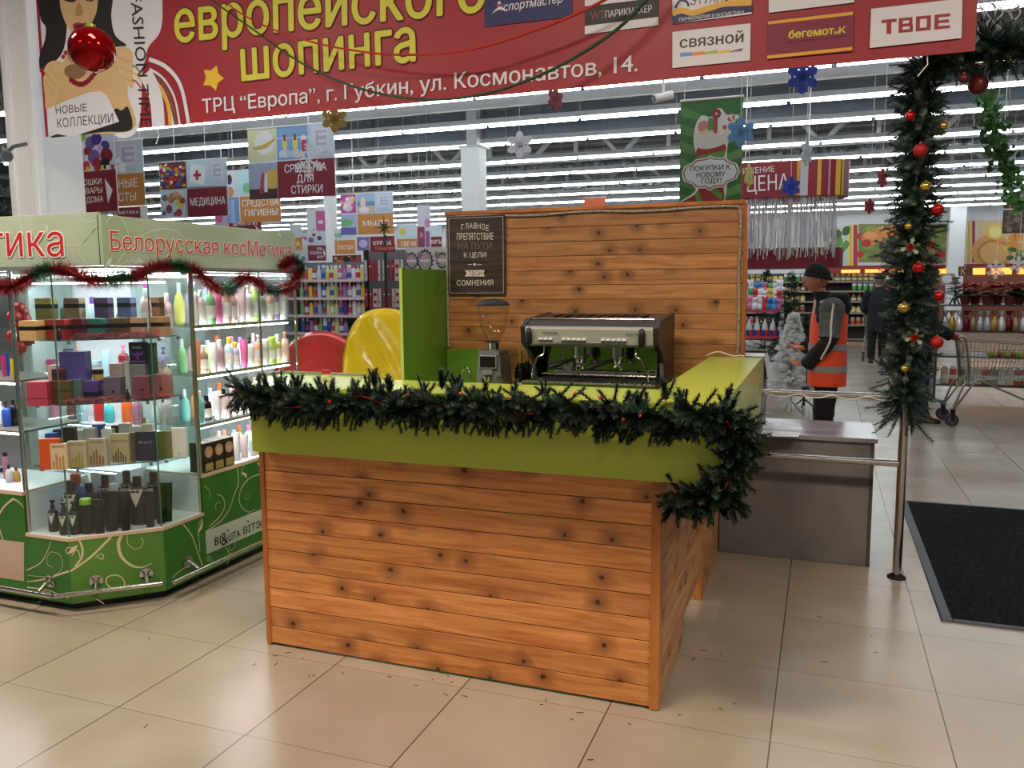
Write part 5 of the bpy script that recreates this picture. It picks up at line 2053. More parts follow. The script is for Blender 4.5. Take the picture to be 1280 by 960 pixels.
def curve2(pts, k=5, closed=True):
    n = len(pts)
    out = []
    for i in range(n if closed else n - 1):
        q = [pts[(i + j - 1) % n] if closed else pts[max(0, min(n - 1, i + j - 1))] for j in range(4)]
        for j in range(k):
            t = j / k
            out.append(tuple(.5 * (2 * q[1][d] + (q[2][d] - q[0][d]) * t + (2 * q[0][d] - 5 * q[1][d] + 4 * q[2][d] - q[3][d]) * t * t + (3 * q[1][d] - q[0][d] - 3 * q[2][d] + q[3][d]) * t ** 3) for d in (0, 1)))
    return out


def shp(pts, c, lift, k=5):
    bp_(ccw(curve2(pts, k)), c, lift)


# left end: fashion photograph and white curls
pm = MB()
bp_(ccw([(48.5, 0), (60.6, 171.5), (174, 161), (168, 0), (166, -50), (46, -50)]), PWHITE, .0008)
shp([(150, -60), (196, -40), (203, 10), (200, 40), (186, 58), (182, 74), (178, 90), (172, 162), (140, 164), (132, 80), (136, 20)], PWHITE, .0009)
SK, SKS, HAIR, LIP = (196, 162, 116), (168, 128, 84), (28, 24, 26), (140, 40, 48)
shp([(48, -30), (50, 20), (57, 34), (56, 50), (49, 72), (52, 90), (66, 80), (80, 60), (84, 20), (82, -30)], HAIR, .0012)
shp([(118, -40), (140, -10), (139, 20), (144, 44), (158, 56), (150, 58), (128, 60), (112, 50), (116, 10)], HAIR, .0012)
shp([(76, -30), (120, -34), (122, 6), (116, 26), (106, 38), (97, 42), (88, 38), (80, 24), (75, 4)], SK, .0014)
shp([(90, 30), (112, 28), (116, 50), (128, 66), (156, 80), (160, 120), (166, 162), (82, 165), (70, 140), (62, 104), (74, 84), (88, 62)], SK, .0013)
shp([(80, 0), (86, -4), (96, -1), (90, 3)], (40, 30, 30), .0016)
shp([(104, -2), (112, -5), (120, -2), (112, 2)], (40, 30, 30), .0016)
shp([(98, 2), (104, 14), (101, 20), (96, 20), (94, 17)], SKS, .0016)
shp([(91, 31), (97, 28), (102, 29), (109, 29), (107, 38), (100, 42), (94, 39)], LIP, .0017)
shp([(94, 33), (101, 31), (107, 32), (101, 36)], (60, 16, 22), .0018)
shp([(88, 44), (100, 46), (112, 40), (118, 56), (96, 78), (84, 72)], SKS, .00145)
for pts in ([(56, 84), (66, 76), (80, 78), (82, 84), (72, 88), (70, 100), (72, 124), (58, 138), (56, 120), (54, 100)], [(144, 62), (156, 58), (165, 66), (166, 84), (166, 110), (158, 104), (150, 90), (144, 76)]):
    shp(pts, (202, 168, 122), .0017)
for a, b in (((62, 80), (70, 96)), ((57, 90), (69, 106)), ((56, 100), (67, 116)), ((148, 72), (164, 78)), ((150, 84), (166, 90)), ((152, 94), (166, 102))):
    BN.ribbon(pm, [a, ((a[0] + b[0]) / 2, (a[1] + b[1]) / 2 + 1), b], .004, M(SKS, .55), .0019)
shp([(82, 84), (92, 80), (104, 82), (108, 90), (100, 98), (88, 98), (81, 92)], (128, 96, 70), .0019)
for k in range(9):
    t = k / 8
    blob(BN, pm, 89 + 29 * t, 100 + 7 * math.sin(PI * t) - 8 * t * t, 3.2, 3.6, M((118, 26, 34), .4), .0021, n=10, rough=0)
for u, v in ((52, 88), (54, 92), (79, 71), (82, 66)):
    blob(BN, pm, u, v, 2.6, 3, M((150, 30, 40), .4), .0021, n=8, rough=0)
shp([(144, 136), (152, 138), (160, 134), (164, 162), (128, 165), (66, 172), (76, 166), (130, 150)], INKB, .0018)
bp_(ccw([(58, 137), (80, 127), (112, 115), (126, 114), (134, 120), (149, 152), (90, 171), (68, 167)]), PWHITE, .0022)
BN.text(pm, 'НОВЫЕ', (70, 142.5), (109, 139), 9.5, INKB, .0026)
BN.text(pm, 'КОЛЛЕКЦИИ', (72, 160), (142, 153), 11.5, INKB, .0026)
for pts, w, c in (([(186, 74), (208, 84), (226, 108), (236, 156)], .028, PWHITE), ([(187, 80), (206, 92), (222, 116), (230, 156.5)], .018, M((140, 30, 44), .5)), ([(187, 86), (204, 98), (218, 122), (225, 157)], .016, PWHITE),
                  ([(188, 90), (202, 103), (213, 124), (221, 157.5)], .008, M((70, 110, 70), .5)), ([(186, 96), (199, 107), (209, 126), (217, 158)], .02, PWHITE), ([(190, 99), (201, 112), (210, 132), (213, 158)], .028, M((200, 160, 50), .5)), ([(182, 92), (190, 108), (196, 130), (198, 158)], .11, PWHITE)):
    BN.ribbon(pm, pts, w, c, .0011 if w > .1 else .0013)
# running text turned down the white curl
vs, fs = glyphs('FASHION TIME')
_l = BN.lift(0)
A, Bq, Up = BN.at(162.5, -9, _l), BN.at(176, 158, _l), BN.at(177, -10, _l)
ex, ey = (Bq - A), (Up - A)
x1 = max(v[0] for v in vs)
pm.add([A + ex * (v[0] / x1) + ey * (v[1] / .728) for v in vs], fs, INKB)
for k, c in enumerate(((90, 130, 80), (210, 180, 60), (180, 70, 60))):
    BN.ribbon(pm, [(165, 82 + 9 * k), (170, 84 + 9 * k), (176, 92 + 9 * k)], .012, M(c, .5), .002)
pm.build('photo_print', bn, smooth=None)
# big words
pm = MB()
st = []
for k in range(10):
    r, a = ((15, 16) if k % 2 == 0 else (9, 8))[0], PI * k / 5 - PI / 2 + .35
    st.append((266 + r * .95 * math.cos(a), 97.5 + r * 1.1 * math.sin(a)))
bp_(ccw(st), (214, 170, 40), .0012)
SHD = M((70, 18, 26), .6, name='letter shadow print')
BN.text(pm, 'европейского', (219.5, 53), (606, 13.5), 40, YEL, .003, bold=.018, lower=True, outline=(.034, SHD))
BN.text(pm, 'шопинга', (303, 101), (519, 76), 39, YEL, .003, bold=.018, lower=True, outline=(.034, SHD))
BN.text(pm, 'ТРЦ “Европа”, г. Губкин, ул. Космонавтов, 14.', (254, 141.5), (797, 89), 17.5, PWHITE, .0026, bold=.012)
pm.build('lettering', bn, smooth=None)
# shop panels
pm = MB()
W_ = PWHITE
bp_(ccw([(605.5, -30), (605.5, 33.5), (715, 20.5), (715, -42)]), (28, 34, 88), .0015)
shp([(615, 17), (624, 8), (628, 9), (634, 14), (624, 12)], W_, .002)
blob(BN, pm, 624, 3.5, 2, 2, W_, .002, rough=0)
bp_(ccw([(617, 5), (626, 7), (632, 3), (626, 9)]), (196, 60, 50), .002)
BN.text(pm, 'спортмастер', (630, 14.5), (704, 3), 8, W_, .0022, bold=.01, shear=.2, lower=True)
bp_(ccw([(731, -10), (731, 43), (823, 31.5), (823, -20)]), W_, .0015)
bp_(ccw([(731, 8), (731, 32.5), (823, 21), (823, -3)]), INKB, .0019)
BN.text(pm, 'WT', (738.5, 25.5), (756.5, 23), 10.5, M((128, 46, 44), .5), .0024)
BN.text(pm, 'ПАРИКМАХЕР', (757, 22.5), (815, 15), 8.6, W_, .0024)
bp_(ccw([(840.5, -30), (840.5, 30), (939.5, 17.5), (939.5, -40)]), W_, .0015)
bp_(ccw(curve2([(840.5, 30), (840.5, 18), (852, 15), (866, 18), (884, 14), (904, 8), (920, 6), (939.5, 5), (939.5, 17.5)], 4, False)), (26, 32, 78), .0018)
BN.ribbon(pm, [(840.5, 17), (852, 13), (866, 16), (884, 11), (904, 5), (920, 4), (939.5, 3)], .03, M((206, 158, 60), .5), .0021)
BN.text(pm, 'ПАРФЮМЕРИЯ И КОСМЕТИКА', (849, 27), (930.5, 17.5), 4.4, W_, .0024, bold=.006)
BN.text(pm, 'ЭТУАЛЬ', (863, 7), (912, 1), 11, M((26, 32, 78), .5), .0024)
BN.ribbon(pm, [(844, 10), (850, 1), (858, 2), (861, 8)], .012, M((26, 32, 78), .5), .0024)
bp_(ccw([(840.5, 40), (840.5, 85), (937.5, 75.5), (938.5, 29)]), W_, .0015)
BN.text(pm, 'связной', (850, 60.5), (929, 53), 10.5, M((40, 34, 44), .5), .002, bold=.02, lower=True)
for k, c in enumerate(((92, 144, 204), (214, 128, 66), (140, 178, 70), (216, 180, 60), (120, 84, 140))):
    u = 850 + 15.6 * k
    bp_(ccw([(u, 66 - .45 * k * 1), (u, 71 - 1.45 * k), (u + 15.6, 69.6 - 1.45 * k), (u + 15.6, 65 - 1.3 * k)]), c, .002)
bp_(ccw([(961, -30), (961, 16), (1068, 3), (1068, -40)]), W_, .0015)
bp_(ccw([(960, 24), (959, 74), (1066, 64), (1067.5, 14)]), (116, 24, 52), .0014)
for v in (27, 71):
    bp_(ccw([(960, v - .2), (960, v + 3.6), (1066, v - 8.4), (1066.5, v - 12.6)]) if v < 50 else ccw([(959, 69.5), (959, 73.5), (1065, 62.5), (1065.5, 58.5)]), (214, 154, 44), .0018)
BN.text(pm, 'бегемот', (986, 48.5), (1042, 43), 7.2, YEL, .002, bold=.03, lower=True)
BN.text(pm, 'и', (1043, 43.5), (1048, 43), 4, YEL, .002, bold=.02, lower=True)
BN.text(pm, 'К', (1049, 42.5), (1057, 41.5), 8, YEL, .002, bold=.02)
BN.text(pm, 'магазин игрушек', (985, 54.5), (1058, 46), 2.6, M((70, 16, 34), .5), .002, bold=.01)
bp_(ccw([(1089, 11), (1087, 60), (1202, 47.5), (1203, -2)]), W_, .0015)
TV = M((142, 28, 38), .5)
# block letters
def quadblk(u0, v0, u1, v1):
    """a bar in the slanted frame of the panel (fractions of the word box)"""
    def T(s, t):
        return (1102 + 86 * s - .5 * t, 43.5 - 8.5 * s - (1 - t) * 18.5 - 0 * s)
    bp_(ccw([T(u0, v0), T(u1, v0), T(u1, v1), T(u0, v1)]), TV, .002)


for q in ((0, 0, .22, .22), (.075, .2, .145, 1), (.25, 0, .31, 1), (.25, 0, .45, .2), (.25, .4, .45, .6), (.25, .8, .46, 1), (.40, 0, .45, .5), (.41, .5, .46, 1), (.5, 0, .56, 1), (.66, 0, .72, 1), (.5, 0, .72, .2), (.5, .8, .72, 1), (.77, 0, .83, 1), (.77, 0, 1, .2), (.77, .4, .98, .6), (.77, .8, 1, 1)):
    quadblk(*q)
pm.build('shop_panels_print', bn, smooth=None)
# rope ties of the banner
for u, v in ((1158, 66), (194, 160)):
    p = BN.at(u, v)
    mb = MB()
    mb.tube([(p.x, BNY + .003, p.z + .03), (p.x + .01, BNY + .02, p.z - .05), (p.x - .03, BNY + .03, p.z - .1)], .003, WHITE, n=6)
    mb.build('tie', bn)

# tinsel cords slung in front of the banner, red and green
CORDY = BNY - .18
for lab, pts, c, r in (('thin red tinsel cord slung across the banner', [(262, -30), (284, 4), (330, 32), (392, 53), (452, 64.5), (500, 68.5), (560, 66), (610, 57), (660, 41), (710, 22), (752, 2), (790, -22)], (168, 30, 28), .008),
                       ('dark green tinsel cord slung across the banner below the red one', [(236, -22), (270, 4), (318, 38), (372, 76), (430, 104), (490, 120), (550, 124.5), (612, 116), (668, 97), (722, 70), (772, 36), (806, 2), (830, -24)], (22, 58, 30), .009)):
    mb = MB()
    pts = smooth_line([onY(u, v, CORDY) for u, v in pts], 6)
    N = len(pts)
    mb.tube(pts, [r * (.5 + .7 * i / N) for i in range(N)], M(c, .55), n=8)
    tag(mb.build('tinsel_strand'), lab, 'tinsel')

# ------------------------------------------------------------------ hanging department signs
class Frame:
    """rectangular sign: local fractions s to the right, t down"""

    def __init__(self, tl, tr, bl, d=None, plane=None):
        c = ((tl[0] + tr[0]) / 2, (tl[1] + bl[1]) / 2)
        if plane is None:
            plane = Plane((0, atd(c[0], c[1], d).y, 0), (0, -1, 0), (1, 0, 0))
        self.pl = plane
        self.o = plane.at(*tl)
        e = plane.at(*tr) - self.o
        self.W = e.dot(plane.ex)
        self.ex = plane.ex
        self.H = (self.o - plane.at(*bl)).z
        self.n = plane.n
        self.k = 0

    def nl(self):
        self.k += 1
        return .0012 + .0002 * self.k

    def P(self, s, t, lift=0.0):
        return self.o + self.ex * (s * self.W) - Vector((0, 0, 1)) * (t * self.H) + self.n * lift

    def rect(self, mb, s0, t0, s1, t1, c, lift=.001):
        lift = self.nl()
        return mb.poly([self.P(s0, t1, lift), self.P(s1, t1, lift), self.P(s1, t0, lift), self.P(s0, t0, lift)], c if not isinstance(c, tuple) else M(c, .55, name='print'))

    def shape(self, mb, pts, c, lift=.002):
        lift = self.nl()
        p = [self.P(s, t, lift) for s, t in pts]
        a = sum(pts[i][0] * pts[(i + 1) % len(pts)][1] - pts[(i + 1) % len(pts)][0] * pts[i][1] for i in range(len(pts)))
        return mb.poly(p if a < 0 else p[::-1], c if not isinstance(c, tuple) else M(c, .55, name='print'))

    def disc(self, mb, s, t, r, c, lift=.002, k=1.0, n=10):
        q = self.W / self.H
        return self.shape(mb, [(s + r * math.cos(2 * PI * i / n), t + r * k * q * math.sin(2 * PI * i / n)) for i in range(n)], c, lift)

    def text(self, mb, st, s0, s1, t, h, c, lift=.003, bold=.012):
        vs, fs = glyphs(st)
        x0, x1 = min(v[0] for v in vs), max(v[0] for v in vs)
        fx = (s1 - s0) / (x1 - x0)
        for dx, dy, mt in fat(bold, c if not isinstance(c, tuple) else M(c, .55, name='print')):
            lift = self.nl()
            mb.add([self.P(s0 + (v[0] - x0 + dx) * fx, t - (v[1] + dy) / .728 * h, lift) for v in vs], fs, mt)


BURG, ORNG, PALEB, WTXT = (122, 34, 50), (196, 132, 66), (196, 212, 226), (232, 232, 236)


def logo_cell(f, mb, s0, t0, s1, t1):
    f.rect(mb, s0, t0, s1, t1, (190, 206, 220))
    w, h = s1 - s0, t1 - t0
    g_, b_ = (206, 208, 222), (170, 172, 196)
    f.rect(mb, s0 + .2 * w, t0 + .12 * h, s1 - .2 * w, t0 + .72 * h, g_, .0014)
    f.rect(mb, s0 + .28 * w, t0 + .2 * h, s1 - .28 * w, t0 + .64 * h, b_, .0018)
    f.rect(mb, s0 + .38 * w, t0 + .27 * h, s1 - .28 * w, t0 + .36 * h, g_, .0022)
    f.rect(mb, s0 + .38 * w, t0 + .47 * h, s1 - .28 * w, t0 + .56 * h, g_, .0022)
    f.text(mb, 'ЕВРОПА', s0 + .26 * w, s1 - .26 * w, t0 + .9 * h, .08 * h, b_, .0022)


def speck(f, mb, s0, t0, s1, t1, cols, n, r, seed, bg=None):
    rnd = random.Random(seed)
    if bg:
        f.rect(mb, s0, t0, s1, t1, bg)
    for i in range(n):
        rr = r * rnd.uniform(.6, 1.2)
        f.disc(mb, rnd.uniform(s0 + rr, s1 - rr), rnd.uniform(t0 + rr * f.W / f.H, t1 - rr * f.W / f.H), rr, rnd.choice(cols), .0015 + .00005 * i, rnd.uniform(.7, 1.0), 7)


def sign(label, f, draw, wires=(.2, .8), lines_to=None, bar=True):
    mid = f.P(.5, 1)
    t = thing('hanging_sign', label, 'sign', mid, 0)
    mb = MB()
    n = f.n
    mb.poly([f.P(0, 1), f.P(1, 1), f.P(1, 0), f.P(0, 0)], M((226, 228, 232), .5, name='sign board'), .006, n)
    mb.build('panel', t, smooth=None)
    mb = MB()
    draw(f, mb)
    mb.build('print', t, smooth=None)
    mb = MB()
    if bar:
        a, b = f.P(-.01, -.005), f.P(1.01, -.005)
        mb.cyl(a, b, .01, WHITE, n=6)
    for s in wires:
        p = f.P(s, 0)
        mb.cyl(p, (p.x, p.y, 5.6 if lines_to is None else lines_to), .0035, WHITE, n=4, caps=False)
    mb.build('hanger', t, smooth=None)
    return t


def angled(u, v, d, deg):
    """sign plane through a pixel at depth d, turned deg from facing the entrance"""
    a = math.radians(deg)
    return Plane(atd(u, v, d), (math.sin(a), -math.cos(a), 0), (math.cos(a), math.sin(a), 0))


def s1(f, mb):
    f.rect(mb, 0, 0, 1, .46, (196, 204, 220))
    for k, (s, t, r, c) in enumerate(((.1, .1, .10, (200, 120, 170)), (.08, .34, .1, (150, 110, 190)), (.32, .04, .08, (140, 180, 70)), (.38, .14, .1, (226, 226, 236)), (.42, .22, .1, (150, 34, 44)), (.48, .12, .12, (100, 84, 160)), (.62, .08, .12, (70, 50, 130)), (.44, .34, .12, (226, 222, 230)), (.54, .3, .14, (120, 90, 150)),
                                      (.6, .4, .12, (140, 40, 56)), (.8, .18, .1, (60, 60, 120)), (.82, .3, .14, (122, 30, 40)), (.78, .4, .1, (28, 26, 40)), (.36, .4, .09, (190, 60, 70)), (.7, .2, .06, (190, 150, 200)))):
        f.disc(mb, s, t, r, c, .0015 + k * .0001, .8, 9)
    for k in range(9):
        f.rect(mb, .03 + .11 * k, .42, .09 + .11 * k, .48, ((220, 200, 60), (226, 224, 222), (150, 60, 70))[k % 3], .003)
    f.rect(mb, 0, .48, 1, 1, BURG, .0031)
    f.text(mb, 'ПОРОШКИ', .0, .68, .65, .075, WTXT, .0036)
    f.text(mb, 'ТОВАРЫ', .13, .69, .76, .075, WTXT, .0036)
    f.text(mb, 'ДЛЯ ДОМА', .02, .7, .875, .075, WTXT, .0036)
    f.shape(mb, [(.76, .58), (.92, .74), (.8, .9)], WTXT, .0036)


sign('hanging sign with colourful detergents and burgundy household goods lettering with white arrow', Frame((86, 170), (142, 164.5), (92, 267), plane=angled(115, 215, 8.2, -6)), s1)


def s2(f, mb):
    logo_cell(f, mb, 0, 0, 1, .5)
    speck(f, mb, 0, .22, .5, .5, [(226, 232, 238), (236, 240, 244)], 14, .07, 3)
    f.rect(mb, 0, .5, 1, 1, ORNG)
    f.text(mb, 'НЫЕ', .12, .78, .71, .13, WTXT)
    f.text(mb, 'СТЫ', .1, .7, .92, .13, WTXT)


sign('hanging sign with pale logo over cut-off orange lettering, half hidden by the detergent sign', Frame((141, 177.5), (177.5, 174), (146, 258.5), d=9.4), s2, (.35,))


def s2b(f, mb):
    f.rect(mb, 0, 0, .8, 1, BURG)
    f.text(mb, 'КОСМЕТИКА', -.1, .76, .6, .28, WTXT)


sign('small burgundy hanging sign peeping out below the cut-off orange sign', Frame((140, 260), (184, 256.5), (142, 274), d=12.5), s2b, (.3, .9))


def s3(f, mb):
    f.rect(mb, 0, 0, 1, 1, (206, 220, 230))
    speck(f, mb, .01, .0, .41, .48, [(176, 40, 50), (226, 200, 60), (236, 236, 240), (60, 90, 170), (190, 50, 60), (90, 60, 120), (230, 140, 50)], 120, .028, 5, (120, 60, 70))
    f.rect(mb, .43, 0, .76, .47, (186, 212, 222))
    f.shape(mb, [(.5, .05), (.72, .12), (.68, .44), (.47, .38)], (228, 234, 240))
    f.rect(mb, .565, .18, .605, .35, (170, 34, 44), .0026)
    f.rect(mb, .53, .24, .645, .29, (170, 34, 44), .0027)
    logo_cell(f, mb, .76, 0, 1, .48)
    speck(f, mb, .02, .5, .4, 1, [(176, 60, 70), (210, 160, 120), (200, 190, 90), (150, 60, 60), (190, 140, 90), (110, 110, 150)], 16, .05, 6, (196, 214, 226))
    f.rect(mb, .43, .5, 1, 1, BURG)
    f.text(mb, 'МЕДИЦИНА', .47, .98, .80, .135, WTXT)


sign('hanging sign with candy-coloured pills, red cross card and one burgundy word', Frame((198, 204), (283, 198.5), (202, 273), d=11.6), s3, (.25, .7))


def s4(f, mb):
    f.rect(mb, 0, 0, .22, .48, (206, 212, 220))
    f.disc(mb, .08, .16, .05, (60, 46, 44), .002, 1.6)
    f.disc(mb, .08, .4, .08, (200, 140, 110), .0022, 1.0)
    f.rect(mb, .22, 0, .48, .48, (180, 214, 226))
    f.disc(mb, .4, .34, .08, (120, 190, 120), .002)
    f.rect(mb, 0, .5, .24, 1, (120, 150, 200))
    f.rect(mb, .08, .55, .16, 1, (150, 180, 220), .0015)
    f.rect(mb, .48, 0, 1, .48, (200, 210, 220))
    f.rect(mb, .26, .5, 1, 1, ORNG)
    f.text(mb, 'СРЕДСТВА', .30, .97, .69, .125, WTXT)
    f.text(mb, 'ГИГИЕНЫ', .34, .94, .88, .125, WTXT)


sign('hanging sign with bathing woman picture and orange hygiene lettering behind the laundry sign', Frame((281, 214.5), (349, 210), (285, 279), d=13.6), s4, (.16, .8))


def s5(f, mb):
    f.rect(mb, 0, 0, 1, 1, (212, 220, 230))
    f.rect(mb, 0, 0, .335, .46, (206, 210, 170))
    f.disc(mb, .2, .2, .12, (222, 226, 226), .002)
    f.shape(mb, [(.04, .26), (.2, .22), (.33, .14), (.33, .18), (.22, .28), (.1, .3)], (190, 170, 80), .0024)
    f.rect(mb, .345, 0, .72, .46, (120, 158, 206))
    speck(f, mb, .35, .3, .7, .45, [(180, 200, 226), (200, 216, 232)], 12, .04, 11)
    f.shape(mb, [(.345, .155), (.72, .155), (.72, .165), (.345, .165)], (236, 236, 236), .003)
    for s in (.44, .56):
        f.disc(mb, s, .24, .032, (206, 210, 120), .0032, 1.9, 12)
        f.rect(mb, s - .012, .11, s + .012, .2, (120, 40, 44), .0034)
    f.disc(mb, .66, .2, .035, (226, 220, 226), .0032, 1.4)
    f.rect(mb, .635, .2, .69, .36, (190, 60, 96), .0033)
    logo_cell(f, mb, .72, 0, 1, .46)
    f.rect(mb, 0, .49, .335, 1, (150, 160, 190))
    f.rect(mb, 0, .85, .335, 1, (70, 50, 48), .0014)
    f.disc(mb, .28, .72, .1, (200, 170, 90), .0016)
    f.shape(mb, [(.12, .92), (.16, .62), (.185, .62), (.17, .92)], (170, 50, 66), .002)
    f.shape(mb, [(.18, .9), (.2, .64), (.225, .64), (.22, .9)], (222, 222, 228), .0022)
    f.rect(mb, .345, .48, 1, 1, BURG)
    f.text(mb, 'СРЕДСТВА', .43, .91, .645, .115, WTXT)
    f.text(mb, 'ДЛЯ', .57, .76, .79, .105, WTXT)
    f.text(mb, 'СТИРКИ', .5, .86, .945, .115, WTXT)


sign('largest hanging sign with lemon and washing line pictures and three burgundy lines of laundry lettering', Frame((309, 162.5), (417, 154), (313, 250), d=9.3), s5, (.3, .72))


def s6(f, mb):
    f.rect(mb, 0, 0, .3, 1, (190, 170, 190))
    f.disc(mb, .1, .4, .08, (196, 90, 140), .002)
    f.rect(mb, .3, 0, 1, 1, BURG)
    f.text(mb, 'ШАМПУНИ', .4, .9, .75, .35, WTXT)


sign('narrow burgundy shampoo sign half hidden by the fascia of the glass island', Frame((268, 262), (326, 259), (269, 290), d=15.5), s6)


def s7(f, mb):
    f.rect(mb, 0, 0, 1, .7, (206, 214, 224))
    f.rect(mb, .5, .04, 1, .42, (190, 90, 150))
    f.disc(mb, .75, .25, .16, (226, 190, 210), .0016, .7)
    for k, (s, t, r, c) in enumerate(((.2, .6, .16, (110, 90, 160)), (.36, .5, .1, (150, 70, 60)), (.36, .4, .07, (196, 160, 120)), (.66, .56, .13, (70, 60, 120)), (.66, .45, .08, (196, 200, 220)))):
        f.disc(mb, s, t, r, c, .002 + k * .0001, 1.0)
    f.rect(mb, 0, .7, 1, 1, BURG)
    for k, (w, a) in enumerate((('КРЕМА', .5), ('ДЕЗОДОРАНТЫ', .1), ('МЫЛО', .5))):
        f.text(mb, w, a, .8, .79 + .08 * k, .05, WTXT, bold=.02)
    f.shape(mb, [(.86, .76), (.96, .86), (.86, .94)], WTXT, .003)


sign('angled hanging sign with cosmetic jars and small burgundy lines, right of the glass island fascia', Frame((383, 261), (406, 265), (384, 326), plane=angled(395, 292, 14.5, 30)), s7)


def s8(f, mb):
    f.rect(mb, 0, 0, 1, 1, (206, 216, 228))
    speck(f, mb, .0, .01, .3, .46, [(200, 90, 160), (226, 190, 210), (236, 236, 240), (210, 190, 90)], 18, .06, 21, (170, 70, 140))
    f.rect(mb, .32, .01, .66, .2, (150, 180, 210))
    f.rect(mb, .32, .2, .66, .3, (80, 140, 180))
    f.rect(mb, .32, .3, .66, .46, (200, 180, 150))
    f.disc(mb, .44, .24, .05, (220, 200, 190), .002, 2.2)
    f.disc(mb, .46, .4, .1, (226, 226, 232), .0022, .5)
    logo_cell(f, mb, .68, .01, 1, .46)
    f.rect(mb, 0, .5, .3, 1, (170, 180, 220))
    f.disc(mb, .12, .7, .12, (110, 180, 110), .002, .5)
    f.rect(mb, 0, .82, .3, 1, (100, 100, 170), .0022)
    f.rect(mb, .33, .5, 1, 1, ORNG)
    f.text(mb, 'МЫЛО', .43, .92, .79, .13, WTXT)


sign('hanging sign with beach picture and orange soap word behind the star', Frame((425, 243.5), (491, 239.5), (427, 294), d=15), s8, (.25, .75))


def s9(f, mb):
    f.rect(mb, 0, 0, 1, .42, (200, 210, 226))
    f.disc(mb, .2, .2, .2, (120, 180, 130), .002, .5)
    f.rect(mb, 0, .42, 1, 1, ORNG)
    f.text(mb, 'ПОСУДА', .15, .88, .79, .16, WTXT)


sign('orange tableware sign hanging above the detergent shelves', Frame((418, 288), (444, 286), (419, 318), d=18), s9)


def s9b(f, mb):
    speck(f, mb, 0, 0, 1, 1, [(150, 70, 40), (196, 120, 60), (60, 36, 30), (210, 170, 120)], 22, .1, 31, (90, 50, 36))
    f.disc(mb, .5, .5, .14, (30, 24, 26), .004, .6)


sign('brown picture sign of bowls hanging below the tableware sign', Frame((415.5, 319), (451.5, 317), (416, 330), d=17), s9b)


def s10(f, mb):
    f.rect(mb, 0, 0, .33, 1, (120, 100, 160))
    f.disc(mb, .17, .5, .12, (190, 180, 220), .002, .8)
    f.rect(mb, .35, 0, 1, 1, BURG)
    f.text(mb, 'КРЕМА', .44, .92, .68, .33, WTXT)


sign('burgundy cream sign hanging just below the orange soap sign', Frame((446, 296), (493, 293), (447, 313.5), d=17), s10)


def s11(f, mb):
    f.rect(mb, 0, 0, 1, .62, (206, 216, 226))
    f.disc(mb, .3, .3, .16, (210, 206, 90), .002, 1.0)
    f.rect(mb, 0, .62, 1, 1, ORNG)
    f.text(mb, 'СВЕЧИ', .2, .94, .93, .2, WTXT)


sign('orange candle sign half hidden behind the mirror print', Frame((495.5, 281), (521, 279), (496, 310), d=18), s11)


def s12(f, mb):
    f.rect(mb, 0, 0, 1, 1, (206, 210, 224))
    f.rect(mb, .0, .5, .55, 1, (130, 60, 90))
    f.disc(mb, .75, .4, .22, (196, 140, 180), .002, 1.6)
    f.disc(mb, .3, .7, .14, (190, 120, 130), .002, 1.6)
    f.rect(mb, .6, .6, .9, 1, (150, 80, 140), .002)


sign('narrow angled hanging sign with pink bottles next to the green side board', Frame((521, 258), (538, 260.5), (521, 309), plane=angled(530, 285, 15, 30)), s12)


def s13(f, mb):
    f.rect(mb, 0, 0, 1, .5, (196, 216, 222))
    f.rect(mb, 0, .5, 1, 1, BURG)
    f.text(mb, 'КАРТЫ', .05, .95, .85, .2, WTXT)


sign('small burgundy card sign at the upper left corner of the plank screen', Frame((538.5, 283), (552, 282), (538.5, 309), d=19), s13)
sign('grey and orange hanging sign peeping over the right end of the fascia', Frame((362, 281), (377, 282), (362, 313), plane=angled(370, 297, 16, 20)), lambda f, mb: (f.rect(mb, 0, 0, 1, .5, (186, 196, 204)), f.rect(mb, 0, .5, 1, 1, ORNG), f.text(mb, 'А', .5, .8, .8, .14, WTXT)), (.5,))
sign('blue and pink picture sign low beside the fascia end', Frame((370, 294), (384, 293), (370, 330), d=16.5), lambda f, mb: speck(f, mb, 0, 0, 1, 1, [(110, 150, 200), (200, 80, 140), (226, 226, 236)], 14, .16, 41, (206, 216, 226)), (.5,))
sign('orange hanging board over the top edge of the plank screen', Frame((730, 247.5), (757, 246), (730, 262), d=20), lambda f, mb: f.rect(mb, 0, 0, 1, 1, (206, 90, 50)), (.1, .9))
sign('brown stone picture sign hanging at the right picture edge', Frame((1254, 262), (1296, 258), (1254, 292), d=15), lambda f, mb: (speck(f, mb, 0, 0, 1, 1, [(110, 90, 76), (84, 66, 54), (130, 110, 92)], 26, .1, 9, (70, 54, 44))), (.2,))
sign('dark red picture sign hanging above the stone picture sign', Frame((1258, 246), (1296, 243), (1258, 261), d=15.2), lambda f, mb: (speck(f, mb, 0, 0, 1, 1, [(120, 50, 36), (150, 80, 50), (90, 34, 28)], 16, .1, 12, (100, 44, 34))), (.2,))

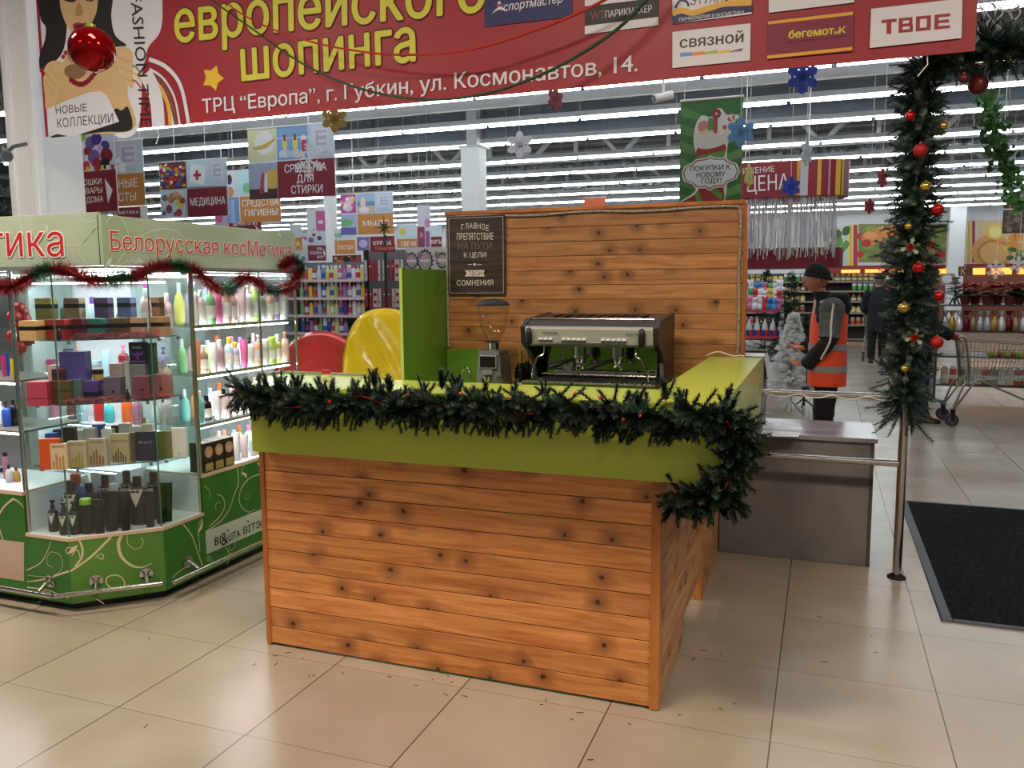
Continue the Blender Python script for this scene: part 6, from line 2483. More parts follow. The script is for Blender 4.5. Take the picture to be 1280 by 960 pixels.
# green New Year banner with a stocking
def gb(f, mb):
    f.rect(mb, 0, 0, 1, 1, (58, 112, 60))
    for k in range(6):
        t = .04 + .17 * k
        f.shape(mb, [(0, t), (.5, t + .14), (.5, t + .2), (0, t + .1)], (84, 136, 78), .0014)
        if k < 5:
            f.shape(mb, [(1, t + .1), (.5, t + .22), (.5, t + .27), (1, t + .19)], (98, 150, 80), .0014)
    W0 = (222, 226, 222)
    S = lambda pts, c, l, k=4: f.shape(mb, curve2(pts, k), c, l)
    S([(.24, .26), (.3, .18), (.36, .15), (.5, .17), (.56, .1), (.66, .1), (.74, .16), (.86, .16), (.9, .2), (.84, .3), (.78, .42), (.76, .55), (.78, .8), (.74, .99), (.70, 1.0), (.03, 1.0), (.06, .96), (.2, .91), (.28, .84), (.3, .6), (.26, .5), (.22, .4)], W0, .0018)
    S([(.29, .46), (.72, .44), (.71, .6), (.72, .85), (.68, .998), (.06, .998), (.1, .965), (.26, .91), (.33, .82), (.31, .62)], (150, 52, 48), .0022)
    for q in ([(.31, .54), (.72, .5), (.72, .56), (.31, .6)], [(.34, .80), (.46, .80), (.71, .92), (.70, .98), (.5, .88)], [(.26, .905), (.33, .89), (.38, .998), (.29, .998)]):
        f.shape(mb, q, (84, 150, 66), .0026)
    S([(.24, .31), (.46, .345), (.74, .29), (.78, .36), (.74, .43), (.5, .475), (.3, .46), (.23, .4)], (214, 216, 206), .003)
    f.disc(mb, .38, .26, .1, (196, 132, 118), .0034)
    S([(.3, .315), (.42, .29), (.52, .29), (.5, .32), (.36, .34)], (214, 200, 150), .0036)
    f.rect(mb, .45, .18, .6, .3, (90, 142, 76), .0032)
    f.rect(mb, .54, .17, .6, .33, (160, 72, 60), .0038)
    for k in range(8):
        f.disc(mb, .58 + .05 * math.cos(k * .785), .145 + .03 * math.sin(k * .785), .03, (140, 62, 60), .004 + k * .00005)
    mb_pts = [(.68, .33), (.72, .24), (.82, .2), (.9, .22)]
    for k in range(7):
        t = k / 6
        s_, t_ = .68 + .22 * t, .33 - .14 * math.sin(PI * .5 * min(1, t * 1.4))
        f.disc(mb, s_, t_, .035, (196, 70, 66) if k % 2 else (236, 232, 228), .0042 + k * .00005)
    BB = [(.5, .555), (.56, .575), (.72, .58), (.78, .61), (.9, .64), (.945, .705), (.9, .775), (.78, .80), (.72, .84), (.56, .845), (.5, .87), (.44, .845), (.28, .84), (.22, .80), (.1, .775), (.06, .705), (.1, .64), (.22, .61), (.28, .58), (.44, .575)]
    f.shape(mb, [(.5 + (s - .5) * 1.06, .71 + (t - .71) * 1.1) for s, t in BB], W0, .0046)
    f.shape(mb, BB, (140, 34, 50), .0048)
    f.shape(mb, [(.5 + (s - .5) * .96, .71 + (t - .71) * .93) for s, t in BB], (220, 228, 232), .005)
    GT = (34, 84, 50)
    f.text(mb, 'ПОКУПКИ К', .18, .82, .685, .05, GT, .0055, .02)
    f.text(mb, 'НОВОМУ', .28, .74, .75, .05, GT, .0055, .02)
    f.text(mb, 'ГОДУ!', .36, .68, .81, .05, GT, .0055, .02)


sign('green hanging banner with a red Christmas stocking full of presents', Frame((851, 127), (929.5, 120.5), (851.5, 255), d=7.4), gb, (.06, .97))

# price cylinder sign with foil rain
PSY = atd(985, 225, 9.0).y
pf_ = Plane((0, PSY, 0), (0, -1, 0), (1, 0, 0))
a0, a1 = pf_.at(905, 207), pf_.at(1022, 200)
bz = pf_.at(985, 245.5).z
tz = pf_.at(985, 200.5).z
ps = thing('price_sign', 'rounded burgundy ceiling sign with coloured stripes and large white price word', 'sign', ((a0.x + a1.x) / 2, PSY + .3, bz))
mb = MB()
ol = [(a0.x, PSY), (a1.x, PSY)]
rr = .33
ol += [(a1.x + rr * math.sin(t), PSY + rr - rr * math.cos(t)) for t in [PI * i / 12 for i in range(1, 12)]]
ol += [(a1.x, PSY + 2 * rr), (a0.x, PSY + 2 * rr)]
BURGM = M((138, 30, 46), .45, name='burgundy sign')
mb.hexa([(x, y, bz) for x, y in ol], [(x, y, tz) for x, y in ol], BURGM)
mb.build('panel', ps, smooth=30)
mb = MB()
cols = [((206, 150, 60), .12), ((190, 190, 200), .25), ((138, 30, 46), .3), ((214, 176, 60), .12), ((138, 30, 46), .24), ((190, 150, 160), .06), ((138, 30, 46), .2), ((222, 184, 60), .2), ((138, 30, 46), .06), ((214, 176, 60), .1), ((120, 96, 100), .2), ((138, 30, 46), .2), ((210, 120, 70), .1), ((120, 96, 100), .3), ((138, 30, 46), .1), ((214, 184, 80), .35), ((126, 100, 106), .35), ((206, 130, 70), .12), ((140, 120, 126), .3), ((200, 180, 180), .3)]
# stripes run along the front end and round the curve
path = [(pf_.at(996, 220).x + (a1.x - pf_.at(996, 220).x) * i / 12, PSY) for i in range(12)] + [(a1.x + rr * math.sin(t), PSY + rr - rr * math.cos(t)) for t in [PI * i / 24 for i in range(0, 25)]]
L_ = [0]
for i in range(1, len(path)):
    L_.append(L_[-1] + math.dist(path[i], path[i - 1]))


def along(s):
    s = max(0, min(L_[-1] - 1e-6, s))
    i = max(k for k in range(len(L_)) if L_[k] <= s)
    i = min(i, len(path) - 2)
    t = (s - L_[i]) / (L_[i + 1] - L_[i])
    return (path[i][0] + (path[i + 1][0] - path[i][0]) * t, path[i][1] + (path[i + 1][1] - path[i][1]) * t)


tot = sum(w for _, w in cols)
s = 0
for c, w in cols:
    e = s + w / tot * L_[-1]
    m_ = max(2, int((e - s) / .04) + 1)
    P_ = [along(s + (e - s) * i / m_) for i in range(m_ + 1)]
    for i in range(m_):
        (x0, y0), (x1, y1) = P_[i], P_[i + 1]
        nx, ny = (y1 - y0), -(x1 - x0)
        l = math.hypot(nx, ny) or 1
        nx, ny = nx / l * .003, ny / l * .003
        mb.add([(x0 + nx, y0 + ny, bz + .002), (x1 + nx, y1 + ny, bz + .002), (x1 + nx, y1 + ny, tz - .002), (x0 + nx, y0 + ny, tz - .002)], [(0, 1, 2, 3)], M(c, .5))
    s = e
mb.build('stripe_print', ps, smooth=None)
mb = MB()
pf_.text(mb, 'СНИЖЕНИЕ', (915, 218.5), (968, 214.5), 7.2, WHITE, .004)
pf_.text(mb, 'ЦЕНА', (934, 240), (986, 236), 19.5, WHITE, .004, bold=0)
mb.build('lettering', ps, smooth=None)
mb = MB()
for x in (a0.x + .2, a1.x - .1):
    mb.cyl((x, PSY + rr, tz), (x, PSY + rr, 5.6), .006, WHITE, n=5)
mb.build('hanger', ps, smooth=None)
# a lower burgundy ring behind the foil
zr0, zr1 = pf_.at(985, 335).z, pf_.at(985, 309).z
mb = MB()
olr = [(x - .03, y + .12) for x, y in ol]
mb.hexa([(x, y, zr0) for x, y in olr], [(x, y, zr1) for x, y in olr], M((120, 22, 38), .5))
for x in (a0.x + .3, a1.x - .3):
    mb.cyl((x, PSY + .45, zr1 - .01), (x, PSY + .45, bz), .008, WHITE, n=5)
o = tag(mb.build('lower_sign_ring', smooth=30), 'lower burgundy sign ring showing through the silver foil rain', 'sign')
mb = MB()
rnd = random.Random(15)
RAINS = [M((206, 210, 216), .3, .4), M((226, 226, 230), .3, .3), M((196, 186, 196), .25, .5), M((214, 200, 176), .3, .4), M((190, 206, 210), .3, .4)]
x = a0.x
zb_ = pf_.at(985, 312).z
while x < a1.x + .22:
    w = rnd.uniform(.006, .014)
    y = PSY + .03 + rnd.uniform(0, .05)
    if x > a1.x:
        y += rr - math.sqrt(max(0, rr * rr - (x - a1.x) ** 2))
    l = zb_ + rnd.uniform(-.12, .05)
    pts = []
    m_ = 9
    for i in range(m_ + 1):
        z = bz - (bz - l) * i / m_
        t = rnd.uniform(-.9, .9)
        xo = rnd.uniform(-.004, .004)
        pts += [(x + xo - w / 2 * math.cos(t), y - w / 2 * math.sin(t), z), (x + xo + w / 2 * math.cos(t), y + w / 2 * math.sin(t), z)]
    mb.add(pts, [(2 * i, 2 * i + 1, 2 * i + 3, 2 * i + 2) for i in range(m_)], rnd.choice(RAINS))
    x += rnd.uniform(.006, .013)
tag(mb.build('foil_rain', smooth=None), 'silver foil rain strips hanging from the rounded price sign', 'foil rain', kind='stuff')

# ------------------------------------------------------------------ snowflakes on threads
def snowflake(lab, u, v, px, d, c, rz=0.0, arms=6, style=0, top=None):
    p = atd(u, v, d)
    r = px * .5 * d / FPX
    mat = M(c, .6, name='foam board')
    th = .012
    mb = MB()

    def bar(a, r0, r1, w, off=0.0, base=(0, 0)):
        ca, sa = math.cos(a), math.sin(a)
        q = []
        for rr_, ww in ((r0, -w), (r1, -w), (r1, w), (r0, w)):
            q.append((base[0] + rr_ * ca - ww * sa, base[1] + rr_ * sa + ww * ca))
        mb.hexa([(x, -th / 2 - off, z) for x, z in q], [(x, th / 2 + off, z) for x, z in q], mat)
    for k in range(arms):
        a = PI / 2 + 2 * PI * k / arms
        if style == 0:
            bar(a, 0, r, r * .13, .0004 * (k % 3))
            for q, ln in ((.42, .36), (.68, .28)):
                for sg in (-1, 1):
                    bar(a + sg * .95, 0, r * ln, r * .1, .0012 + .0004 * (k % 3), (r * q * math.cos(a), r * q * math.sin(a)))
            bar(a + PI / arms, 0, r * .42, r * .2, .002)
        else:
            bar(a, 0, r * .96, r * .05, .0004 * (k % 3))
            for q in (.35, .55, .75):
                for sg in (-1, 1):
                    bar(a + sg * 1.0, 0, r * .24, r * .045, .0012 + .0004 * (k % 3), (r * q * math.cos(a), r * q * math.sin(a)))
    o = mb.build('snowflake', smooth=None)
    o.location = p
    o.rotation_euler = (0, 0, rz)
    tag(o, lab, 'snowflake', 'hanging snowflakes')
    mb = MB()
    mb.cyl((0, 0, r * .95), (0, 0, (top or 5.6) - p.z), .0022, WHITE, n=4, caps=False)
    mb.build('thread', o, world=False, smooth=None)


snowflake('white openwork snowflake hanging over the middle of the plank screen', 649.5, 181, 33, 8.2, (222, 228, 236), .3, style=0)
snowflake('dark blue snowflake hanging under the right half of the red banner', 1003, 96, 41, 6.6, (24, 56, 150), .35)
snowflake('light blue snowflake hanging in front of the stocking banner', 926, 165, 36, 6.3, (110, 176, 226), .35)
snowflake('silver grey snowflake hanging before the rounded price sign', 1008, 191, 33, 7.6, (176, 186, 196), 1.2)
snowflake('yellow-green snowflake turned edgewise left of the price word', 936, 220, 29, 7.4, (196, 190, 96), 1.3)
snowflake('bright blue snowflake hanging below the price word', 988.5, 233.5, 25, 7.8, (28, 72, 176), .35)
snowflake('red snowflake hanging near the garland post under the light rows', 1103, 223, 24, 9.0, (150, 34, 50), 1.0)
snowflake('dark red snowflake hanging lowest, above the cutlet wall picture', 1087, 258, 19, 11, (130, 26, 44), .8)
snowflake('dusky red snowflake just below the banner left of the camera', 694.5, 124, 30, 6.8, (142, 52, 64), 1.2)
snowflake('gold foil snowflake at the upper right corner of the laundry sign', 418, 149, 33, 7.0, (156, 134, 60), .5)
snowflake('white plastic snowflake hanging before the laundry sign lettering', 386, 200, 44, 7.6, (226, 230, 238), .2, style=1)
snowflake('small red snowflake half hidden by the garland post', 1136, 224, 22, 10, (128, 30, 50), 1.2)
snowflake('white lit snowflake above the poinsettias near the right edge', 1273, 331, 22, 9.5, (236, 238, 240), .2, style=1)
snowflake('white snowflake above the poinsettias beside the lit one', 1245, 337, 24, 9.7, (220, 224, 228), .2, style=1)

# cameras under the roof
for lab, u, v, d, flip in (('white security camera on a rod under the banner', 829, 121, 7.5, 1), ('dark security camera on the white pillar', 6, 193, 5.4, -1)):
    p = atd(u, v, d)
    t = thing('security_camera', lab, 'security camera', p)
    mb = MB()
    c = WHITE if flip > 0 else M((70, 72, 76), .4)
    dirn = V((-.8 * flip, -.5, -.25)).normalized()
    mb.cyl(p - dirn * .09, p + dirn * .09, .038, c, n=14)
    mb.cyl(p + dirn * .09, p + dirn * .10, .03, BLACK, n=14)
    mb.build('body', t)
    mb = MB()
    if flip > 0:
        mb.cyl(p, (p.x, p.y, 5.6), .012, c, n=8)
    else:
        mb.tube([p - dirn * .02, (p.x + .02, p.y + .05, p.z + .06), (PILX0 + .02, 2.46, p.z + .08)] if False else [p, (p.x + .06, p.y + .02, p.z + .05), (p.x + .16, p.y + .03, p.z + .06)], .012, c, n=8)
    mb.build('bracket', t)

# icicle light wires at the upper right
mb = MB()
WR = M((222, 224, 228), .4, name='white wire')
q = []
for k, (u, v0, v1) in enumerate(((1224, 6, 54), (1240, 4, 40), (1247, 6, 36), (1260, 14, 46), (1271, 4, 42), (1288, 4, 60))):
    a, b = onY(u, v0, 3.1), onY(u + (3, -2, 4, 1, -3, 2)[k], v1, 3.1)
    mb.tube(smooth_line([a, a.lerp(b, .35) + V((.02, 0, 0)), a.lerp(b, .7) - V((.02, 0, 0)), b], 5), .004, WR, n=5)
    q.append(a)
q = [q[0] - V((.4, 0, -.15))] + q
mb.tube(smooth_line([p + V((0, 0, -.02 * (i % 2))) for i, p in enumerate(q)], 4), .004, WR, n=5)
for (u0, v0, u1, v1) in ((1226, 8, 1246, 34), (1247, 36, 1262, 50), (1262, 14, 1275, 6), (1250, 108, 1243, 130), (1262, 110, 1259, 145), (1198, 138, 1196, 158), (1215, 140, 1217, 158)):
    a, b = onY(u0, v0, 3.1), onY(u1, v1, 3.1)
    mb.tube([a, a.lerp(b, .5) + V((.01, 0, -.01)), b], .0035, WR, n=5)
tag(mb.build('icicle_light_string'), 'white icicle light wires hanging at the upper right corner', 'light string')

# ================================================================== GARLANDS
FIRS = [M((20, 46, 30), .6, name='fir needles'), M((28, 58, 38), .6, name='fir needles'), M((14, 34, 24), .6, name='fir needles'), M((38, 66, 50), .6, name='fir needles')]
TWIG = M((44, 34, 22), .8, name='twig')


def sprig(mb, p, d, L, rnd, mats, n=60, nl=.028, nw=.0032):
    d = d.normalized()
    a = d.orthogonal().normalized()
    b = d.cross(a)
    mb.tube([p, p + d * L], .0014, TWIG, n=3, caps=False)
    mt = rnd.choice(mats)
    vs, fs = [], []
    for i in range(n):
        t = (i + .5) / n
        th = i * 2.4 + rnd.uniform(-.3, .3)
        r = a * math.cos(th) + b * math.sin(th)
        q = p + d * (L * (.1 + .9 * t))
        l = nl * (1.05 - .35 * t) * rnd.uniform(.8, 1.15)
        tip = q + (d * .62 + r * .8) * l
        s = d.cross(r) * nw
        k = len(vs)
        vs += [q - s, q + s, tip]
        fs.append((k, k + 1, k + 2))
    mb.add(vs, fs, mt)


def garland(mb, pts, per_m, L, rnd, mats=FIRS, nl=.028, n=62, sag=.25, keep=None):
    pts = smooth_line(pts, 8)
    mb.tube(pts, .006, TWIG, n=5)
    for i in range(len(pts) - 1):
        seg = pts[i + 1] - pts[i]
        m = per_m * seg.length
        k = int(m) + (1 if rnd.random() < m - int(m) else 0)
        for _ in range(k):
            p = pts[i].lerp(pts[i + 1], rnd.random())
            v = V((rnd.gauss(0, 1), rnd.gauss(0, 1), rnd.gauss(0, 1) - sag)).normalized()
            d = (v + seg.normalized() * rnd.uniform(-.5, .5)).normalized()
            if keep:
                d = keep(p, d)
            sprig(mb, p, d, L * rnd.uniform(.65, 1.2), rnd, mats, n, nl)


rnd = random.Random(7)
gp = [onY(u, v, BY0 - .05) for u, v in ((300, 487), (322, 494), (360, 500), (410, 503), (460, 500), (510, 505), (560, 504), (610, 508), (660, 507), (710, 508), (760, 515), (815, 518), (860, 520))]
gp += [V((2.80, BY0 - .045, 1.175)), V((2.85, BY0 + .01, 1.13)), V((2.85, BY0 + .01, 1.0)), V((2.83, BY0 - .02, .91)), V((2.74, BY0 + .0, .872)), V((2.65, BY0 + .03, .868))]


def off_counter(p, d):
    if d.y > .25:
        d = V((d.x, -d.y * .6, d.z))
    return d.normalized()


mb = MB()
garland(mb, gp, 500, .105, rnd, keep=off_counter, nl=.026, n=76, sag=.4)
for u, v in ((318, 480), (352, 470), (372, 473), (468, 468), (487, 474), (552, 470), (572, 474), (832, 484), (848, 496)):
    p = onY(u, v + 18, BY0 - .01)
    for k in range(5):
        sprig(mb, p, V((rnd.uniform(-.4, .4), rnd.uniform(-.2, .3), 1)), rnd.uniform(.05, .085), rnd, FIRS)
tag(mb.build('fir_garland', smooth=None), 'dark green fir garland draped along the lime front edge of the bar', 'garland')
mb = MB()
BEAD = M((190, 30, 26), .3, name='red bead')
pts = smooth_line([p + V((0, -.055, .025 * math.sin(i * 2.1))) for i, p in enumerate(gp)], 14)
for i, p in enumerate(pts):
    if i % 4 and (i // 9) % 3 == 0:
        mb.sphere(p, .0035, BEAD, 6, 4)
for i in range(len(pts) - 1):
    if (i // 9) % 3 == 0:
        mb.tube([pts[i], pts[i + 1]], .001, BEAD, n=3, caps=False)
for u, v in ((358, 499), (412, 502), (510, 493), (575, 492), (593, 505), (634, 497), (718, 492), (750, 497), (779, 525), (800, 520)):
    mb.sphere(onY(u, v, BY0 - .135), .006, BEAD, 8, 5)
tag(mb.build('bead_string', smooth=30), 'string of small red beads woven into the bar garland', 'bead string')

PX, PY = 3.558, 2.582
rl2 = MB()
rl2.cyl((PX, PY, 2.725), (5.4, PY, 2.725), .02, STEEL, n=14)
rl2.cyl((5.4, PY, 0), (5.4, PY, 2.74), .0235, STEEL, n=14)
rl2.build('arch_frame', rl)
mb = MB()
pp = [V((PX, PY, .93 + .1 * i)) for i in range(19)] + [V((PX + .04, PY, 2.76)), V((PX + .16, PY, 2.79)), V((PX + .5, PY, 2.79)), V((PX + 1.0, PY, 2.78))]
SNOWY = FIRS + [M((96, 112, 104), .7, name='frosted needles')]
garland(mb, pp[:3], 560, .18, rnd, SNOWY, nl=.034, n=56)
garland(mb, pp[2:], 600, .155, rnd, SNOWY, nl=.032, n=62)
tag(mb.build('fir_garland', smooth=None), 'thick fir garland wound up the barrier post and over the arch', 'garland')
BC = {'red': M((176, 20, 24), .14, .5, name='red ball'), 'glitter red': M((168, 26, 30), .5, .3, name='glitter red ball'), 'gold': M((196, 160, 80), .2, .8, name='gold ball'), 'brown red': M((96, 30, 28), .4, .3, name='brown ball')}
for k, (u, v, r, c, w) in enumerate(((1138, 145, 6.2, 'red', 'topmost small red ball on the garland post'), (1150.5, 188, 8.7, 'glitter red', 'glittering red ball below the topmost one on the garland post'), (1180, 157, 5, 'gold', 'small gold ball at the right of the garland post top'), (1157, 233, 6.4, 'gold', 'gold ball on the upper half of the garland post'),
                                     (1222.5, 106, 12, 'brown red', 'big brownish red ball hanging from the garland arch'), (1172, 262, 7.6, 'red', 'shiny red ball right of the garland post, above the mural line'), (1135.5, 283, 4.6, 'gold', 'small gold ball at the left side of the garland post'), (1148, 335, 7.2, 'red', 'shiny red ball in the middle of the garland post'),
                                     (1130, 385, 7, 'gold', 'matt gold ball left of the garland post, largest of the gold ones'), (1174, 370, 6.2, 'red', 'red ball at the right edge of the garland post'), (1171, 428, 7.8, 'glitter red', 'lowest glittering red ball on the garland post'), (1131, 461, 4.8, 'gold', 'lowest gold ball on the garland post'), (1205, 98, 6, 'brown red', 'brownish ball tucked into the arch corner'))):
    p = onY(u, v, PY - .145 if k != 4 else PY - .02)
    R = r * (p - CAM).dot(FW) / FPX
    mb = MB()
    mb.sphere((0, 0, 0), R, BC[c], 20, 12)
    o = mb.build('bauble', smooth=60)
    o.location = p
    tag(o, w, 'bauble', 'baubles on the garland post')
    mb = MB()
    mb.cyl((0, 0, R * .95), (0, 0, R * 1.2), R * .2, BC['gold'], n=8)
    mb.tube([(0, 0, R * 1.15), (0, .03, R * 1.6), (0, .09, R * 1.9)], .001, TWIG, n=3)
    mb.build('cap', o, world=False)
for k, (u, v) in enumerate(((1138, 309), (1143, 422))):
    c = onY(u, v, PY - .15)
    mb = MB()
    for i in range(6):
        a = i * PI / 3 + .3
        e, s = V((math.cos(a), -.15, math.sin(a))), V((-math.sin(a), 0, math.cos(a)))
        L = .05
        q = [c, c + e * L * .3 + s * .012, c + e * L * .5 + s * .006, c + e * L * .75 + s * .012, c + e * L, c + e * L * .75 - s * .012, c + e * L * .5 - s * .006, c + e * L * .3 - s * .012]
        mb.poly(q, M((150, 160, 140), .6) if i % 2 else M((60, 74, 56), .6))
    for i in range(4):
        mb.sphere(c + V((.012 * math.cos(i * 1.6), -.012, .012 * math.sin(i * 1.6))), .009, BC['red'], 8, 5)
    tag(mb.build('holly_sprig', smooth=None), ('frosted holly sprig with red berries on the upper garland post', 'frosted holly sprig with red berries on the lower garland post')[k], 'holly')
# big red ball before the banner
p = atd(115, 62, 2.98)
R = 27.5 * 2.98 / FPX
mb = MB()
mb.sphere((0, 0, 0), R, M((150, 8, 16), .07, .75, name='red mirror ball'), 32, 20)
o = mb.build('bauble', smooth=60)
o.location = p
tag(o, 'large shiny red ball hanging in front of the fashion photograph', 'bauble')
mb = MB()
mb.lathe([(.017, R * .96), (.017, R * 1.09), (.008, R * 1.12), (.001, R * 1.12)], M((150, 170, 70), .3, .6), (0, 0, 0), 14)
mb.build('cap', o, world=False)
mb = MB()
mb.cyl((0, 0, R * 1.1), (0, 0, 5.6 - p.z), .0013, M((90, 120, 60), .5), n=4, caps=False)
mb.build('thread', o, world=False, smooth=None)
# ivy
IVY = [M((58, 120, 50), .5, name='ivy'), M((84, 146, 70), .5, name='ivy'), M((40, 92, 42), .5, name='ivy')]
mb = MB()
IY = 3.4
ip = smooth_line([onY(u, v, IY) for u, v in ((1231, 122), (1237, 140), (1240, 160), (1246, 180), (1256, 200), (1262, 222), (1270, 246), (1282, 258))], 8)
mb.tube(ip, .004, TWIG, n=4)
for i in range(430):
    t = rnd.random() * (len(ip) - 1.01)
    c = ip[int(t)].lerp(ip[int(t) + 1], t % 1) + V((rnd.gauss(0, .035), rnd.gauss(0, .035), rnd.gauss(0, .025)))
    n_ = V((rnd.gauss(0, .6), -1, rnd.gauss(.3, .6))).normalized()
    a = n_.orthogonal().normalized()
    a = Matrix.Rotation(rnd.uniform(0, 6.28), 3, n_) @ a
    b = n_.cross(a)
    r = rnd.uniform(.012, .024)
    mb.poly([c - a * r, c - a * r * .2 + b * r * .9, c + a * r * .3 + b * r * .5, c + a * r * 1.3, c + a * r * .3 - b * r * .5, c - a * r * .2 - b * r * .9], rnd.choice(IVY))
mb.cyl(ip[0], (ip[0].x, ip[0].y, 5.6), .002, TWIG, n=4, caps=False)
tag(mb.build('ivy_garland', smooth=None), 'bright green ivy garland trailing down at the upper right', 'garland')
# red and green tinsel along the fascia foot
tp_ = [onY(u, v, .635) for u, v in ((-30, 350), (0, 359), (22, 356), (40, 346), (58, 338), (80, 338), (100, 346), (124, 350))]
tp_ += [onX(u, v, KX + .04) for u, v in ((150, 348), (172, 345), (190, 337), (210, 333), (230, 334), (246, 340), (258, 351), (275, 362), (290, 360), (302, 348), (318, 350), (334, 361), (352, 362), (365, 357), (371, 345), (376, 332), (364, 326), (352, 334))]
tp_ = smooth_line(tp_, 10)
RT_, GT_ = M((120, 14, 22), .3, .5, name='red tinsel'), M((22, 66, 42), .3, .5, name='green tinsel')
mb = MB()
mb.tube(tp_, .004, M((60, 20, 20), .5), n=4)
acc = 0
for i in range(len(tp_) - 1):
    seg = tp_[i + 1] - tp_[i]
    acc += seg.length
    c = GT_ if (acc % .42) < .15 else RT_
    for k in range(int(seg.length * 7000)):
        p = tp_[i].lerp(tp_[i + 1], rnd.random())
        d = V((rnd.gauss(0, 1), rnd.gauss(0, 1), rnd.gauss(0, 1))).normalized()
        s = d.orthogonal().normalized() * .0012
        mb.add([p - s, p + s, p + d * rnd.uniform(.04, .072)], [(0, 1, 2)], c)
tag(mb.build('tinsel_garland', smooth=None), 'red and green tinsel garland looped along the foot of the fascia signs', 'tinsel')

# ================================================================== THE SHOP BEHIND
SHELFM = M((206, 208, 212), .4, name='shelf metal')


def rack(name, label, cat, x0, x1, yf, dep, zs, mat, strip=None, back=None, top=None):
    t = thing(name, label, cat, ((x0 + x1) / 2, yf + dep / 2, 0))
    h = top or zs[0] + .3
    if back != 'open':
        mb = MB()
        mb.box(x0, x1, yf + dep - .02, yf + dep, .1, h, back or mat)
        mb.build('back_panel', t, smooth=None)
    for x in (x0, x1 - .03):
        mb = MB()
        mb.box(x, x + .03, yf + .02, yf + dep - .02, 0, h, mat)
        mb.build('upright', t, smooth=None)
    for z in zs:
        mb = MB()
        mb.box(x0 + .03, x1 - .03, yf, yf + dep - .02, z - .02, z, mat)
        if strip:
            mb.box(x0 + .03, x1 - .03, yf - .006, yf, z - .03, z + .012, strip)
        mb.build('shelf', t, smooth=None)
    return t


def px2(u, y, v=380):
    return onY(u, v, y).x


# detergent rack
DY = 9.0
dz = [onY(430, v, DY).z for v in (350, 372.5, 394.5, 417)]
rack('detergent_rack', 'long white shelf rack of detergent bottles behind the sledges', 'shelf', px2(352, DY), px2(457, DY), DY, .5, dz + [.42, .15], SHELFM, strip=M((226, 206, 206), .5), back=M((110, 112, 118), .5), top=2.03)
segs = [(374, 'green', 'white'), (379.5, 'red', 'white'), (385, 'yellow', 'blue'), (390.5, 'red', 'green'), (396, 'pale blue', 'white'), (402, 'blue', 'white'), (407, (214, 216, 120), 'white'), (412, (206, 214, 116), 'white'), (417, (186, 206, 120), 'white'), (422.5, 'hot pink', 'white'), (428, 'purple', 'hot pink'), (434, 'pink', 'white'), (439.5, 'white', 'hot pink'), (445, 'silver', 'pink'), (450.5, 'yellow', 'white')]
for zi, z in enumerate(dz):
    for k, (u, c, cc) in enumerate(segs):
        if zi == 3 and k > 10:
            continue
        if zi == 3:
            c = ('blue', 'navy', 'purple', 'red', 'green', 'white')[k % 6] if k < 7 else c
        cl = c if isinstance(c, str) else 'pale lime'
        flask(('bottle', 'round', 'can')[(k + zi) % 3], pastel(c) if (k + zi) % 3 else c, cc, '%s detergent bottle on the long rack, %s shelf down, %s from the left' % (cl, NTH[zi], NTH[k]), px2(u, DY), DY + .09, z + .001, .037, .235 + .014 * ((k * 3 + zi) % 3), .7, rz=.3, grp='detergent bottles on the long rack', label=((226, 226, 230), (190, 60, 70), (60, 90, 170))[(k + zi) % 3] if k % 2 else None)

# rack of hanging sock packs and mirror print
SY = 7.6
t = rack('pack_rack', 'dark wire rack hung with red and white packs below the star', 'rack', px2(455, SY), px2(512, SY), SY, .12, [onY(480, 470, SY).z], M((40, 44, 46), .5), back=M((120, 122, 126), .6), top=onY(480, 312, SY).z)
for row, (v0, v1) in enumerate(((322, 351), (358, 384), (389, 412))):
    for k in range(9):
        u = 460 + 5.6 * k
        x, z0, z1 = px2(u, SY), onY(480, v1, SY).z, onY(480, v0, SY).z
        wide = k in (2, 7)
        c = ((206, 200, 202), (176, 40, 50), (150, 60, 70), (216, 190, 194))[(k + row) % 4]
        mb = MB()
        w = .075 if wide else .036
        mb.obox((0, 0, 0), w, .02, z1 - z0 - .03, 0, M(c, .5), .9)
        mb.cyl((0, -.012, (z1 - z0) * .62), (0, -.0125, (z1 - z0) * .62), w * .36, M((170, 40, 54) if wide else (226, 222, 224), .5), n=12)
        mb.cyl((0, -.011, (z1 - z0) * .25), (0, -.0125, (z1 - z0) * .25), w * .3, M((130, 40, 50), .5), n=12)
        o = mb.build('hanging_pack', smooth=None)
        o.location = (x, SY - .03 - .004 * (k % 2), z0)
        tag(o, uniq('%s hanging pack, %s row of the rack under the star, %s from left' % ('broad oval' if wide else 'narrow', NTH[row], NTH[k])), 'hanging pack', 'packs on the dark wire rack')
        mb = MB()
        mb.tube([(0, 0, z1 - z0 - .035), (0, .0, z1 - z0 - .01), (0, .04, z1 - z0 - .006)], .002, STEEL, n=4)
        mb.build('hook', o, world=False)
MYp = 7.2
f = Frame((507, 309.5), (554, 310), (507, 342), plane=Plane((0, MYp, 0), (0, -1, 0), (1, 0, 0)))
mb = MB()
q0, q1 = f.P(0, 0), f.P(1.15, 0)
mb.poly([V((q0.x, q0.y, 0)), V((q1.x, q1.y, 0)), q1, q0], M((206, 202, 202), .5), .012, f.n)
